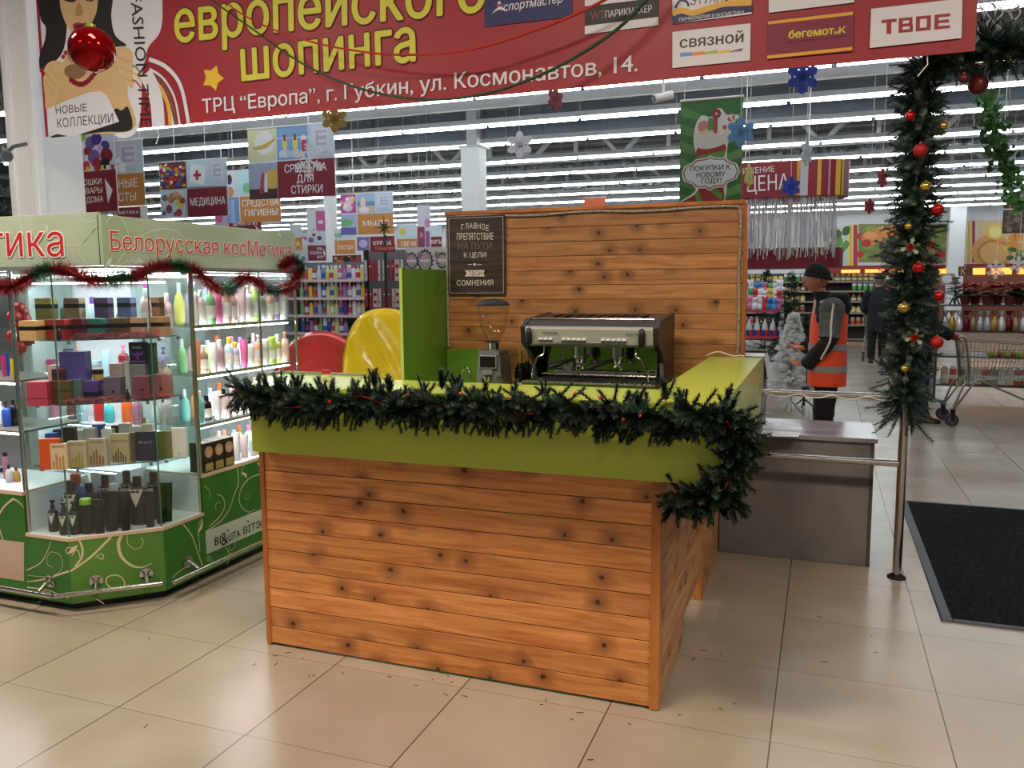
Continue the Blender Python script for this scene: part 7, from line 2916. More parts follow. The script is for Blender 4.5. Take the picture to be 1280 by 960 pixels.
for s, r in ((.16, .15), (.52, .2), (.98, .14)):
    for q, c in ((1.0, (66, 62, 66)), (.82, (206, 202, 202)), (.72, (120, 116, 120)), (.62, (186, 164, 168))):
        f.disc(mb, s, .52, r * q, c, .002, 1.25, 22)
    for i in range(16):
        f.disc(mb, s + r * 1.03 * math.cos(i * PI / 8), .52 + r * 1.29 * math.sin(i * PI / 8) * f.W / f.H, .025, (66, 62, 66), .002, 1, 6)
    f.disc(mb, s - .14, .3, .06, (170, 110, 124), .002, 1.4, 7)
    f.rect(mb, s - .13, .47, s + .13, .56, (222, 220, 222))
tag(mb.build('mirror_print_board', smooth=None), 'white board printed with ornate oval mirrors above the green side board', 'board')
# star on a green stand with red plate
sp_ = onY(480, 284, 7.3)
st_ = thing('star_stand', 'eight-pointed bronze star on a dark green stand with red plate', 'star', (sp_.x, 7.3, 0))
mb = MB()
P8 = []
for k in range(16):
    r = (.165 if k % 4 == 0 else .12) if k % 2 == 0 else .042
    if k == 8:
        r = .24
    P8.append((r * math.sin(k * PI / 8), r * math.cos(k * PI / 8)))
for k in range(16):
    a, b = P8[k], P8[(k + 1) % 16]
    for s in (-1, 1):
        q = [(sp_.x + a[0], 7.3, sp_.z + a[1]), (sp_.x + b[0], 7.3, sp_.z + b[1]), (sp_.x, 7.3 + s * .035, sp_.z)]
        mb.add(q if s > 0 else q[::-1], [(0, 1, 2)], M((138, 122, 84), .3, .7) if k % 2 else M((84, 76, 58), .3, .7))
mb.build('star', st_, smooth=None)
mb = MB()
mb.cyl((sp_.x, 7.32, 0), (sp_.x, 7.32, sp_.z - .1), .022, M((18, 44, 34), .6), n=10)
mb.cyl((sp_.x, 7.32, 0), (sp_.x, 7.32, .03), .2, M((18, 44, 34), .6), n=16)
mb.build('stand', st_)
rp_ = Plane((0, 7.27, 0), (0, -1, 0), (1, 0, 0))
mb = MB()
mb.poly([rp_.at(466, 315), rp_.at(494, 315), rp_.at(494, 306), rp_.at(466, 306.5)], M((150, 34, 44), .5), .006, V((0, -1, 0)))
rp_.text(mb, 'С Новым годом', (469, 312.5), (493, 311.5), 3.6, M((226, 190, 180), .5), .002, shear=.25)
mb.build('plate', st_, smooth=None)

# sledges standing behind the bar on a low grey stand
dst = thing('display_stand', 'low grey display stand carrying the plastic sledges behind the bar', 'stand', (.2, 2.85, 0))
mb = MB()
mb.box(-.45, .68, 2.62, 3.1, .52, .56, M((120, 124, 126), .5))
mb.build('board', dst, smooth=None)
for x in (-.42, .62):
    for y in (2.65, 3.04):
        mb = MB()
        mb.box(x, x + .03, y, y + .03, 0, .52, DULLSTEEL)
        mb.build('leg', dst, smooth=None)


def saucer(label, c, u, v, rx, rz_, tilt, col, ribs, mat2):
    """dished plastic sledge leaning on edge; ribs = 'rings' or 'bars'"""
    n, m = 40, 14
    vs, fs = [], []
    for j in range(m + 1):
        t = j / m
        for i in range(n):
            a = 2 * PI * i / n
            dep = .07 * (1 - (1 - t) ** 1.5 if False else t * t) - (.03 if t > .93 else 0)
            ca_, sa_ = math.cos(a), math.sin(a)
            if ribs == 'bars':
                ca_, sa_ = math.copysign(abs(ca_) ** .8, ca_), math.copysign(abs(sa_) ** .8, sa_)
            x, z = rx * t * ca_, rz_ * t * sa_
            if ribs == 'rings':
                dep += .008 * math.cos(t * 28)
            else:
                dep += .02 * max(-.6, min(.6, 1.6 * math.cos((x * .85 + z * .52) * 30))) * (1 if t < .9 else 0)
            vs.append((x, -dep, z))
    for j in range(m):
        for i in range(n):
            fs.append((j * n + i, j * n + (i + 1) % n, (j + 1) * n + (i + 1) % n, (j + 1) * n + i))
    mb = MB()
    mb.add(vs, fs, col)
    o = mb.build('sledge', smooth=50)
    sm = o.modifiers.new('thickness', 'SOLIDIFY')
    sm.thickness = .006
    o.location = c
    o.rotation_euler = (tilt, 0, math.radians(12))
    return tag(o, label, 'sledge', 'plastic sledges behind the bar')


REDP = M((196, 52, 42), .12, coat=.6, name='red plastic')
YELP = M((232, 200, 30), .2, coat=.5, name='yellow plastic')
c = onY(402, 490, 2.8)
saucer('round red plastic saucer sledge with concentric rings behind the bar', (c.x, 2.82, .92), 0, 0, .37, .385, -.08, REDP, 'rings', None)
c = onY(486, 440, 2.74)
saucer('oval yellow plastic sledge with slanting ribs against the green side board', (c.x, 2.70, 1.005), 0, 0, .30, .47, -.1, YELP, 'bars', None)

# cardboard box on the grey desk
cbx = thing('cardboard_box', 'tall open grey cardboard box standing on the left end of the grey desk', 'box', (2.74, 3.0, .7525))
CARD = noise_color_mat('grey cardboard', (120, 118, 116), (146, 143, 140), 8, .8)
bx = (2.60, 2.80, 2.86, 3.22)
zt_ = onY(955, 446, 2.84).z
mb = MB()
for a in ((bx[0], bx[1], bx[2], bx[2] + .006), (bx[0], bx[1], bx[3] - .006, bx[3]), (bx[0], bx[0] + .006, bx[2] + .006, bx[3] - .006), (bx[1] - .006, bx[1], bx[2] + .006, bx[3] - .006)):
    mb.box(*a, .753, zt_, CARD)
mb.box(bx[0], bx[1], bx[2], bx[3], .753, .758, CARD)
for k in range(3):
    mb.box(bx[1], bx[1] + .001, bx[2] + .05, bx[3] - .05, .85 + .1 * k, .865 + .1 * k, M((60, 60, 62), .7))
mb.build('carton', cbx, smooth=None)
CARDL = M((206, 206, 208), .7, name='pale cardboard')
for q in ([(bx[0], bx[2], zt_), (bx[1], bx[2], zt_), (bx[1] + .0, bx[2] + .12, zt_ + .012), (bx[0] + .0, bx[2] + .12, zt_ + .012)], [(bx[1], bx[2], zt_), (bx[1], bx[3], zt_), (bx[1] + .035, bx[3], zt_ - .14), (bx[1] + .035, bx[2], zt_ - .15)], [(bx[0], bx[3], zt_), (bx[1], bx[3], zt_), (bx[1], bx[3] - .1, zt_ + .02), (bx[0], bx[3] - .1, zt_ + .02)]):
    mb = MB()
    mb.poly(q, CARDL, .005, V((0, 0, 1)))
    mb.build('flap', cbx, smooth=None)

# conifers
def conifer(label, base, h, r, mats, n, seed, trunk=TWIG, nw=.004, nl=.05, name='christmas_tree'):
    rnd = random.Random(seed)
    t = thing(name, label, 'christmas tree', base)
    mb = MB()
    for k in range(n):
        f_ = rnd.random() ** .8
        z = h * (.16 + .84 * f_)
        a = rnd.uniform(0, 2 * PI)
        L = r * (1.04 - f_) * rnd.uniform(.75, 1.1) + .04
        d = V((math.cos(a), math.sin(a), rnd.uniform(-.15, .3)))
        sprig(mb, V((0, 0, z)), d, L, rnd, mats, int(22 + 80 * L), nl, nw)
    for k in range(4):
        sprig(mb, V((0, 0, h * .92)), V((rnd.uniform(-.15, .15), rnd.uniform(-.15, .15), 1)), h * .1, rnd, mats, 26, nl, .004)
    o = mb.build('branches', t, world=False, smooth=None)
    mb = MB()
    mb.cyl((0, 0, .02), (0, 0, h * .9), .018, trunk, n=8, r2=.006)
    for k in range(3):
        a = k * 2.1 + .4
        mb.tube([(0, 0, .12), (.2 * r / .4 * math.cos(a), .2 * r / .4 * math.sin(a), .0)], .011, trunk, n=5)
    mb.build('trunk', t, world=False)


WT = film((250, 251, 251))
b = onz(988, 513)
conifer('white artificial Christmas tree standing left of the man in the orange vest', (b.x, b.y, 0), 1.24, .33, [WT], 520, 3, trunk=WT, nl=.05, nw=.008)
for k, (u, d, h, r, lab) in enumerate(((988, 12.6, 1.78, .36, 'tallest dark green Christmas tree behind the white one'), (976, 13.6, 1.5, .3, 'dark green Christmas tree with gold balls left of the tallest one'), (1008, 10.9, 1.2, .3, 'low dark green Christmas tree just behind the vest man\'s chest'), (957, 15, 1.9, .3, 'distant narrow green Christmas tree above the plush toys'))):
    p = atd(u, 400, d)
    conifer(lab, (p.x, p.y, 0), h, r, FIRS, 170, 11 + k, nl=.06)

# toy table and plush toys
TY = 11.0
tz_ = onY(950, 388, TY).z
tt = rack('toy_table', 'two-tier toy display with red and white edges beside the plank screen', 'shelf', px2(926, TY), px2(978, TY), TY, .7, [tz_, onY(950, 421, TY).z, .2], SHELFM, strip=M((190, 60, 66), .5), back='open', top=tz_ + .01)
rnd = random.Random(9)
TC_ = [(226, 230, 236), (60, 130, 206), (232, 236, 240), (90, 150, 214), (220, 190, 90), (214, 120, 160), (236, 236, 236), (110, 170, 110), (206, 60, 60)]
k = 0
for row in range(3):
    for i in range(8):
        u = 932 + 6.0 * i + rnd.uniform(-1, 1)
        c = TC_[(i * 2 + row * 3) % 9] if i > 2 else TC_[(i + row * 2 + 4) % 9]
        r = rnd.uniform(.055, .075)
        y = TY + .14 + .2 * row
        x = px2(u, y)
        mb = MB()
        mt = M(c, .9)
        mb.sphere((0, 0, r), r, mt, 12, 8)
        mb.sphere((0, -.01, r * 2.3), r * .72, mt, 12, 8)
        for s in (-1, 1):
            mb.sphere((s * r * .5, 0, r * 2.9), r * .28, mt, 8, 5)
            mb.sphere((s * r * .95, -.02, r * 1.25), r * .34, mt, 8, 5)
            mb.sphere((s * r * .26, -.01 - r * .66, r * 2.4), r * .1, BLACK, 6, 4)
        o = mb.build('plush_toy', smooth=60)
        o.location = (x, y, tz_ + .001 + .12 * row)
        if row:
            st2 = MB()
            st2.box(x - .06, x + .06, y - .06, y + .06, tz_ + .001, tz_ + .12 * row, M((196, 200, 206), .6))
            tag(st2.build('toy_riser', smooth=None), uniq('pale block under the plush toy, %s row, %s from the left' % (NTH[row], NTH[i])), 'riser')
        tag(o, uniq('small plush toy on the toy display, %s row, %s from the left' % (NTH[row], NTH[i])), 'plush toy', 'plush toys on the toy display')
z2 = onY(950, 421, TY).z
for i in range(9):
    x = px2(934 + 5 * i, TY)
    mb = MB()
    mb.lathe([(.035, 0), (.04, .05), (.03, .1)], M(((40, 60, 150), (190, 40, 50))[i % 2], .5), (0, 0, 0), 10)
    mb.lathe([(.03, .1), (.033, .13), (.02, .16)], M((230, 226, 224), .6), (0, 0, 0), 10)
    o = mb.build('figurine')
    o.location = (x, TY + .1, z2 + .001)
    o.rotation_euler = (0, .12 * (-1) ** i, 0)
    tag(o, 'small figurine with white pointed top, lower toy shelf, %s from the left' % NTH[i], 'figurine', 'figurines on the lower toy shelf')
    mb = MB()
    mb.lathe([(.034, .14), (.024, .2), (.004, .28)], M((236, 236, 238), .7), (0, 0, 0), 10)
    mb.build('hat', o, world=False)

# far grocery racks
GY_ = 21.0
gz = [onY(1040, v, GY_).z for v in (352, 364, 377, 391, 406)]
rack('grocery_rack', 'long dark grocery rack at the back of the shop, behind the people', 'shelf', px2(915, GY_), px2(1172, GY_), GY_, .5, gz + [.2], M((70, 62, 60), .6), strip=M((150, 140, 130), .6), back=M((74, 62, 58), .7), top=onY(1040, 341, GY_).z)
jar_p = [flask(kd, c, cc, 'prototype %d' % i, 0, 0, -50, .06, .2, .9, label=lb) for i, (kd, c, cc, lb) in enumerate((('jar', 'olive', 'gold', (206, 196, 150)), ('bottle', 'yellow', 'dark green', (226, 220, 200)), ('jar', 'green', 'white', None), ('can', 'tan', 'silver', (190, 60, 50)), ('bottle', 'brown', 'gold', (216, 200, 160))))]
first = [True] * 5
for zi, z in enumerate(gz):
    for k in range(34):
        u = 925 + 7.1 * k
        if 1010 < u < 1060 and zi > 0:
            continue
        pi = (zi * 2 + k // 4) % 5
        lab = '%s on the far grocery rack, %s shelf down, %s from the left' % (('olive jar', 'yellow bottle', 'green jar', 'tan can', 'brown bottle')[pi], NTH[zi], NTH[k])
        loc = (px2(u, GY_), GY_ + .12, z + .001)
        if first[pi]:
            first[pi] = False
            o = jar_p[pi]
            o.location = loc
            o['label'] = lab
            o['group'] = 'goods on the far grocery rack'
        else:
            dup(jar_p[pi], loc, label=lab, group='goods on the far grocery rack')
# bakery counter with warm lit windows under the wall pictures
WARM = M((255, 150, 60), .5, emit=2.2, name='warm lit pane')
bk = thing('bakery_counter', 'bakery counter with orange lit windows below the wall pictures', 'counter', (6.5, 30.2, 0))
a, b = px2(1035, 30), px2(1345, 30)
mb = MB()
mb.box(a, b, 29.9, 30.6, 0, 2.0, M((120, 70, 50), .6))
mb.box(a, b, 29.85, 30.6, 2.0, onY(1150, 333, 29.85).z, M((150, 52, 42), .6))
mb.build('body', bk, smooth=None)
for k in range(9):
    x = a + .4 + (b - a - .6) * k / 9
    mb = MB()
    mb.box(x, x + .62, 29.84, 29.85, onY(1150, 344, 29.85).z, onY(1150, 336, 29.85).z, WARM)
    mb.build('lit_window', bk, smooth=None)
for k, (u0, u1, v0, v1, txt, c, tc) in enumerate(((1198, 1216, 333, 345, 'К', (96, 58, 44), (214, 180, 110)), (1175, 1194, 342, 356, '', (150, 130, 136), (226, 226, 230)))):
    pl_ = Plane((0, 14.0, 0), (0, -1, 0), (1, 0, 0))
    mb = MB()
    mb.poly([pl_.at(u0, v1), pl_.at(u1, v1), pl_.at(u1, v0), pl_.at(u0, v0)], M(c, .6), .02, V((0, -1, 0)))
    if txt:
        pl_.text(mb, txt, (1201, 343.5), (1207, 343.5), 9, M(tc, .6), .003)
    else:
        blob(pl_, mb, 1184.5, 349, 8, 5, M(tc, .6), .003, 16, rough=.1)
    mb.cyl((pl_.at((u0 + u1) / 2, v0).x, 14.01, pl_.at(u0, v0).z), (pl_.at((u0 + u1) / 2, v0).x, 14.01, 5.6), .004, WHITE, n=4)
    tag(mb.build('aisle_sign', smooth=None), ('brown aisle sign with a golden letter right of the garland post', 'aisle sign with a white cloud shape right of the garland post')[k], 'sign')

# poinsettia rack at the right
FY = 10.3
fz = [onY(1230, 381, FY).z, onY(1230, 414, FY).z, onY(1230, 446, FY).z, .25]
rack('flower_rack', 'dark flower rack with poinsettias and wrapped presents behind the trolley', 'shelf', px2(1172, FY), px2(1330, FY), FY, .8, fz, M((60, 48, 44), .5), back='open', top=fz[0] + .02)
RB, RB2, GL = M((186, 18, 36), .55), M((206, 34, 48), .55), M((34, 62, 36), .55)


def poinsettia(label, x, y, z, seed, big=1.0):
    rnd = random.Random(seed)
    mb = MB()
    mb.lathe([(.05, 0), (.07, .11), (.075, .115), (.07, .12)], M((110, 44, 34), .6), (0, 0, 0), 12)
    o = mb.build('poinsettia')
    o.location = (x, y, z)
    tag(o, label, 'flower', 'poinsettias on the flower rack')
    for nm, n, zz, R, mts in (('leaves', 34, .15, .13, [GL]), ('bracts', 40, .24, .14, [RB, RB2])):
        mb = MB()
        for i in range(n):
            a = rnd.uniform(0, 6.28)
            L = R * big * rnd.uniform(.6, 1.1)
            c = V((rnd.gauss(0, .05) * big, rnd.gauss(0, .05) * big, zz + rnd.uniform(-.03, .04)))
            e = V((math.cos(a), math.sin(a), rnd.uniform(-.35, .3))).normalized()
            s = V((-math.sin(a), math.cos(a), 0)) * L * .28
            mb.add([c, c + e * L * .45 + s, c + e * L, c + e * L * .45 - s], [(0, 1, 2, 3)], rnd.choice(mts))
        mb.build(nm, o, world=False, smooth=None)


for k, u in enumerate((1208, 1222, 1236, 1250, 1264, 1278, 1292)):
    poinsettia('potted red poinsettia on the flower rack top, %s from its left' % NTH[k], px2(u, FY), FY + .12 + .1 * (k % 2), fz[0] + .001, k, 1.1)
conifer('small silvery fir in a pot at the left end of the flower rack top', (px2(1196, FY), FY + .2, fz[0] + .001), .36, .14, [M((110, 128, 122), .6)], 60, 77, nl=.03, name='potted_fir')
for k, u in enumerate(range(1184, 1300, 9)):
    z = fz[1] + .001
    c = ('silver', 'gold', 'white', 'dark red', 'tan', 'silver')[k % 6]
    mb = MB()
    mb.lathe([(.045, 0), (.06, .05), (.05, .12), (.015, .2), (.05, .27)], M(CN[c], .25, .4), (0, 0, 0), 9)
    mb.lathe([(.017, .19), (.02, .2), (.017, .21)], M((176, 30, 40), .5), (0, 0, 0), 9)
    o = mb.build('wrapped_bottle')
    o.location = (px2(u, FY), FY + .14, z)
    tag(o, '%s foil wrapped present on the flower rack, %s from its left' % (c, NTH[k]), 'present', 'wrapped presents on the flower rack')
rnd = random.Random(31)
for r_ in range(3):
    for k in range(9):
        x = px2(1243 + 5.6 * k + 2 * r_, FY)
        mb = MB()
        c = ((150, 180, 60), (196, 190, 70), (170, 60, 40))[(k + r_) % 3 if r_ < 2 else 2]
        mb.lathe([(.0001, .008), (.02, 0), (.04, .022), (.042, .045), (.03, .07), (.008, .068), (.0001, .06)], M(c, .3), (0, 0, 0), 12)
        o = mb.build('apple', smooth=60)
        o.location = (x, FY + .06 + .09 * (r_ % 3), fz[2] + .001 if r_ < 3 else fz[3] + .45)
        tag(o, uniq('%s apple on the fruit shelf, %s row, %s from its left' % ('green' if c[1] > 150 else 'red', NTH[r_], NTH[k])), 'apple', 'apples behind the trolley')
        mb = MB()
        mb.cyl((0, 0, .06), (.004, 0, .082), .002, TWIG, n=4)
        mb.build('stem', o, world=False)
for k in range(11):
    x = px2(1188 + 10.5 * k, FY)
    mb = MB()
    mb.obox((0, 0, 0), .085, .07, .2, 0, M(((206, 196, 170), (190, 70, 60), (120, 150, 90), (222, 214, 206))[k % 4], .5))
    mb.obox((0, 0, .2), .085, .07, .03, 0, M((226, 222, 214), .5), .5)
    mb.obox((0, 0, .06), .086, .071, .06, 0, M((236, 226, 200), .5))
    o = mb.build('carton', smooth=None)
    o.location = (x, FY + .2, fz[3] + .001)
    tag(o, 'small striped carton on the lowest shelf of the flower rack, %s from its left' % NTH[k], 'carton', 'cartons on the flower rack')

# ================================================================== PEOPLE AND TROLLEYS
SKIN = M((196, 142, 116), .55, name='skin')
LIPS = M((150, 90, 80), .5, name='lips')


def skin_mesh(verts, edges):
    me = bpy.data.meshes.new('body')
    me.from_pydata([v[:3] for v in verts], edges, [])
    o = bpy.data.objects.new('body', me)
    COL.objects.link(o)
    o.modifiers.new('skin', 'SKIN')
    for i, v in enumerate(verts):
        sv = me.skin_vertices[0].data[i]
        sv.radius = (v[3], v[3])
        sv.use_root = i == 0
    sb = o.modifiers.new('sub', 'SUBSURF')
    sb.levels = sb.render_levels = 1
    dg = bpy.context.evaluated_depsgraph_get()
    dg.update()
    m2 = bpy.data.meshes.new_from_object(o.evaluated_get(dg))
    vs = [tuple(v.co) for v in m2.vertices]
    fs = [tuple(p.vertices) for p in m2.polygons]
    bpy.data.objects.remove(o)
    return vs, fs


def head_mesh(mb, c, turn, mat):
    """head with brow, nose, lips, chin and ears; faces +x before turning about z"""
    n, m = 32, 24
    R = Matrix.Rotation(turn, 3, 'Z')

    def g(a, b, s):
        return math.exp(-((a / s) ** 2 + (b / s) ** 2))
    vs = []
    for j in range(m + 1):
        ph = PI * j / m
        for i in range(n):
            th = 2 * PI * i / n
            z = -math.cos(ph)
            s = math.sin(ph)
            x, y = s * math.cos(th), s * math.sin(th)
            jaw = 1 - .26 * max(0, -z) ** 1.3
            X, Y, Z = x * .098, y * .074 * jaw, z * .118
            if x > 0:
                X += .022 * g(y * 1.7, z + .16, .2) + .010 * g(y * 2.4, z - .02, .22)      # nose and its bridge
                X += .007 * g(y, z - .2, .22) * (1 if abs(y) < .7 else 0)
                X -= .010 * (g(abs(y) - .34, z - .06, .17))                                 # eye sockets
                X += .009 * g(y * 1.3, z + .46, .13) - .006 * g(y, z + .60, .1)             # lips, dent below
                X += .012 * g(y, z + .78, .2)                                              # chin
                X -= .006 * max(0, -z)
            else:
                X *= 1.0 - .28 * max(0, -z)
            vs.append(V((X, Y, Z)))
    fs = []
    for j in range(m):
        for i in range(n):
            fs.append((j * n + i, j * n + (i + 1) % n, (j + 1) * n + (i + 1) % n, (j + 1) * n + i))
    T = lambda p: V(c) + R @ V(p)
    mb.add([T(v) for v in vs], fs, mat)
    for s in (-1, 1):
        ev, ef = [], []
        for j in range(5):
            for i in range(10):
                a = 2 * PI * i / 10
                r = (.004, .019, .023, .016, .006)[j]
                ev.append(T((-.004 + r * .7 * math.cos(a) - .004 * j, s * (.066 + .005 * j), -.008 + r * 1.3 * math.sin(a))))
        for j in range(4):
            for i in range(10):
                ef.append((j * 10 + i, j * 10 + (i + 1) % 10, (j + 1) * 10 + (i + 1) % 10, (j + 1) * 10 + i))
        ef.append(tuple(40 + i for i in range(10)))
        mb.add(ev, ef, mat)
        e = T((.084, s * .026, .008))
        mb.sphere(e, .0105, M((226, 222, 216), .3), 10, 6)
        mb.sphere(e + (R @ V((.0062, s * .001, 0))), .0055, M((40, 30, 26), .2), 8, 5)
        mb.tube([T((.094, s * .012, .028)), T((.096, s * .026, .033)), T((.086, s * .044, .027))], .0042, M((70, 60, 54), .8), n=5)
    mb.tube([T((.086, -.024, -.058)), T((.097, -.010, -.054)), T((.099, 0, -.056)), T((.097, .010, -.054)), T((.086, .024, -.058))], .0042, LIPS, n=6)
    mb.tube([T((.085, -.020, -.063)), T((.096, 0, -.065)), T((.085, .020, -.063))], .0046, LIPS, n=6)


def hand_chain(verts, edges, wrist_i, wrist, d, palm_n, curl, sc=1.0, thumb=1):
    """palm and five fingers grown from a wrist vertex"""
    d = V(d).normalized()
    pn = V(palm_n).normalized()
    s = d.cross(pn).normalized()
    w = V(wrist)

    def add(p, r, frm):
        verts.append((p.x, p.y, p.z, r))
        edges.append((frm, len(verts) - 1))
        return len(verts) - 1
    pm = add(w + d * .045 * sc, .023 * sc, wrist_i)
    for k, (off, L) in enumerate(((-.030, .062), (-.011, .074), (.009, .070), (.028, .056))):
        q = w + d * (.082 - .004 * abs(k - 1.4)) * sc + s * off * sc
        i = add(q, .0105 * sc, pm)
        a = curl * .5
        for seg in range(3):
            dd = (d * math.cos(a) + pn * math.sin(a)).normalized()
            q = q + dd * (L * (.42, .32, .26)[seg]) * sc
            i = add(q, (.0095, .0085, .007)[seg] * sc, i)
            a += curl * .62
    q = w + d * .028 * sc - s * .030 * sc * thumb + pn * .008
    i = add(q, .0125 * sc, pm)
    for seg in range(2):
        q = q + (d * .75 - s * .42 * thumb + pn * (.30 + .3 * seg)).normalized() * .034 * sc
        i = add(q, (.0105, .0085)[seg] * sc, i)


def torso(mb, rings, mat, n=22):
    """loft of ellipses (cx, cy, z, rx, ry)"""
    vs = []
    for cx, cy, z, rx, ry in rings:
        for k in range(n):
            t = 2 * PI * k / n
            e = .82
            ct, st = math.cos(t), math.sin(t)
            vs.append((cx + rx * math.copysign(abs(ct) ** e, ct), cy + ry * math.copysign(abs(st) ** e, st), z))
    fs = [tuple(reversed(range(n)))]
    for j in range(len(rings) - 1):
        for k in range(n):
            fs.append((j * n + k, j * n + (k + 1) % n, (j + 1) * n + (k + 1) % n, (j + 1) * n + k))
    fs.append(tuple(range((len(rings) - 1) * n, len(rings) * n)))
    return mb.add(vs, fs, mat)


def person(label, loc, rz, arms, legs, lean=0.0, head_turn=0.0, outfit=None, curl=.7, hands=((-.3, .5), (.3, .5))):
    """arms: (shoulder, elbow, wrist, finger direction, palm normal) for left (+y) then right; faces +x"""
    hx = lean
    vs = [(0, 0, .95, .10), (hx * .3, 0, 1.12, .10), (hx * .7, 0, 1.30, .115), (hx, 0, 1.43, .085), (hx + .01, 0, 1.50, .05), (hx + .025, 0, 1.57, .05), (hx + .035, 0, 1.62, .05)]
    es = [(0, 1), (1, 2), (2, 3), (3, 4), (4, 5), (5, 6)]

    def add(p, r, f):
        vs.append((*p, r))
        es.append((f, len(vs) - 1))
        return len(vs) - 1
    for sh, el, wr, fd, pn in arms:
        i = add(sh, .055, 3)
        i = add(tuple(V(sh).lerp(V(el), .5)), .045, i)
        i = add(el, .038, i)
        i = add(tuple(V(el).lerp(V(wr), .4)), .038, i)
        i = add(wr, .024, i)
        hand_chain(vs, es, i, wr, fd, pn, curl, 1.0, 1 if sh[1] > 0 else -1)
    for hip, kn, an, toe in legs:
        i = add(hip, .085, 0)
        i = add(kn, .055, i)
        i = add(tuple(V(kn).lerp(V(an), .35)), .053, i)
        i = add(an, .036, i)
        add(toe, .03, i)
    mb = MB()
    bv, bf = skin_mesh(vs, es)
    mb.add(bv, bf, SKIN)
    head_mesh(mb, (hx + .045, 0, 1.665), head_turn, SKIN)
    o = mb.build('person', smooth=60)
    o.location = loc
    o.rotation_euler = (0, 0, rz)
    tag(o, label, 'person', kind=None)
    return o, hx


def piece(name, o, fn, smooth=50, label=None):
    mb = MB()
    fn(mb)
    return mb.build(name, o, world=False, smooth=smooth, label=label)


def sleeve(mb, sh, el, wr, mat, r0=.075, r1=.055, t0=0.0, t1=1.0):
    pts = smooth_line([V(sh) + (V(sh) - V(el)).normalized() * .02, sh, V(sh).lerp(V(el), .5), el, V(el).lerp(V(wr), .5), V(wr) + (V(wr) - V(el)).normalized() * .01], 5)
    N = len(pts)
    a, b = int(t0 * (N - 1)), int(t1 * (N - 1))
    mb.tube(pts[a:b + 1], [(r0 + (r1 - r0) * i / N) * (1 + .05 * math.sin(i * 1.9)) for i in range(a, b + 1)], mat, n=14)


def trousers(mb, legs, mat, hx=0.0, r=.1):
    torso(mb, [(0, 0, .80, .115, .165), (0, 0, .9, .125, .178), (.0, 0, 1.0, .12, .17), (hx * .2, 0, 1.06, .115, .16)], mat)
    for hip, kn, an, toe in legs:
        pts = smooth_line([V(hip) + V((0, 0, .02)), V(hip).lerp(V(kn), .5), kn, V(kn).lerp(V(an), .5), V(an) + V((0, 0, .015))], 5)
        N = len(pts)
        mb.tube(pts, [r - (r - .066) * i / N + .004 * math.sin(i * 2.3) for i in range(N)], mat, n=14)


def shoe(o, an, toe, mat):
    def f(mb):
        d = (V(toe) - V(an))
        d.z = 0
        d.normalize()
        s = V((-d.y, d.x, 0))
        rings = []
        vs = []
        for t, w, h in ((-.07, .03, .07), (-.05, .042, .1), (.02, .044, .1), (.09, .047, .07), (.15, .044, .055), (.185, .024, .04)):
            c = V((an[0], an[1], 0)) + d * t
            for q, hh in ((-1, .004), (-1, .02), (-.75, h), (.75, h), (1, .02), (1, .004)):
                vs.append(c + s * (w * q) + V((0, 0, hh)))
        fs = [(0, 1, 2, 3, 4, 5), tuple(reversed(range(30, 36)))]
        for j in range(5):
            for k in range(6):
                fs.append((j * 6 + k, (j + 1) * 6 + k, (j + 1) * 6 + (k + 1) % 6, j * 6 + (k + 1) % 6))
        mb.add(vs, fs, mat)
    piece('shoe', o, f, 40)


DARKF = noise_color_mat('black cloth', (14, 14, 17), (26, 26, 30), 30, .9)
GREYF = noise_color_mat('grey cloth', (72, 76, 74), (92, 96, 92), 30, .85)
ORF = M((228, 76, 34), .6, name='orange vest cloth')
REFL = M((150, 152, 150), .3, .3, name='reflective band')

# man in the orange vest: faces left in the photograph
mp = atd(1036, 400, 7.0)
armsA = [((-.02, .20, 1.415), (.0, .255, 1.16), (.16, .17, .955), (.9, -.25, .05), (0, .2, 1)),
         ((-.02, -.20, 1.415), (.03, -.25, 1.16), (.185, -.10, 1.075), (.95, .2, .05), (0, .2, 1))]
legsA = [((0, .095, .9), (.015, .1, .5), (0, .105, .09), (.16, .12, .03)), ((0, -.095, .9), (.02, -.1, .5), (-.01, -.105, .09), (.15, -.13, .03))]
mA, hx = person('man in orange reflective vest and black knitted cap behind the grey desk', (mp.x, mp.y, 0), PI, armsA, legsA, .06, .05, curl=.55)
piece('trousers', mA, lambda mb: trousers(mb, legsA, DARKF))
for l in legsA:
    shoe(mA, l[2], l[3], BLACK)


def jacketA(mb):
    torso(mb, [(0, 0, .80, .138, .195), (0, 0, .95, .14, .195), (0, 0, 1.15, .135, .195), (0, 0, 1.34, .135, .205), (0, 0, 1.43, .115, .19), (.03, 0, 1.485, .085, .10), (.055, 0, 1.53, .074, .078), (.066, 0, 1.56, .068, .07)], DARKF)
    for sh, el, wr, _, _ in armsA:
        sleeve(mb, sh, el, wr, DARKF, .078, .056, .42, 1)


piece('jacket', mA, jacketA)
for sh, el, wr, _, _ in armsA:
    piece('sleeve', mA, lambda mb: (sleeve(mb, sh, el, wr, GREYF, .098, .07, 0, .56), mb.sphere(V(sh) + V((0, 0, .0)), .102, GREYF, 16, 10)), label='grey upper sleeve')
    sg = 1 if sh[1] > 0 else -1

    def strip(mb):
        pts = smooth_line([V(sh) + V((-.01, sg * .095, .05)), V(sh).lerp(V(el), .4) + V((-.005, sg * .096, 0)), V(el) + V((-.012, sg * .074, .0)), V(el).lerp(V(wr), .45) + V((-.02, sg * .05, -.055))], 6)
        mb.tube(pts, .009, M((214, 214, 208), .5), n=6)
    piece('sleeve_stripe', mA, strip)


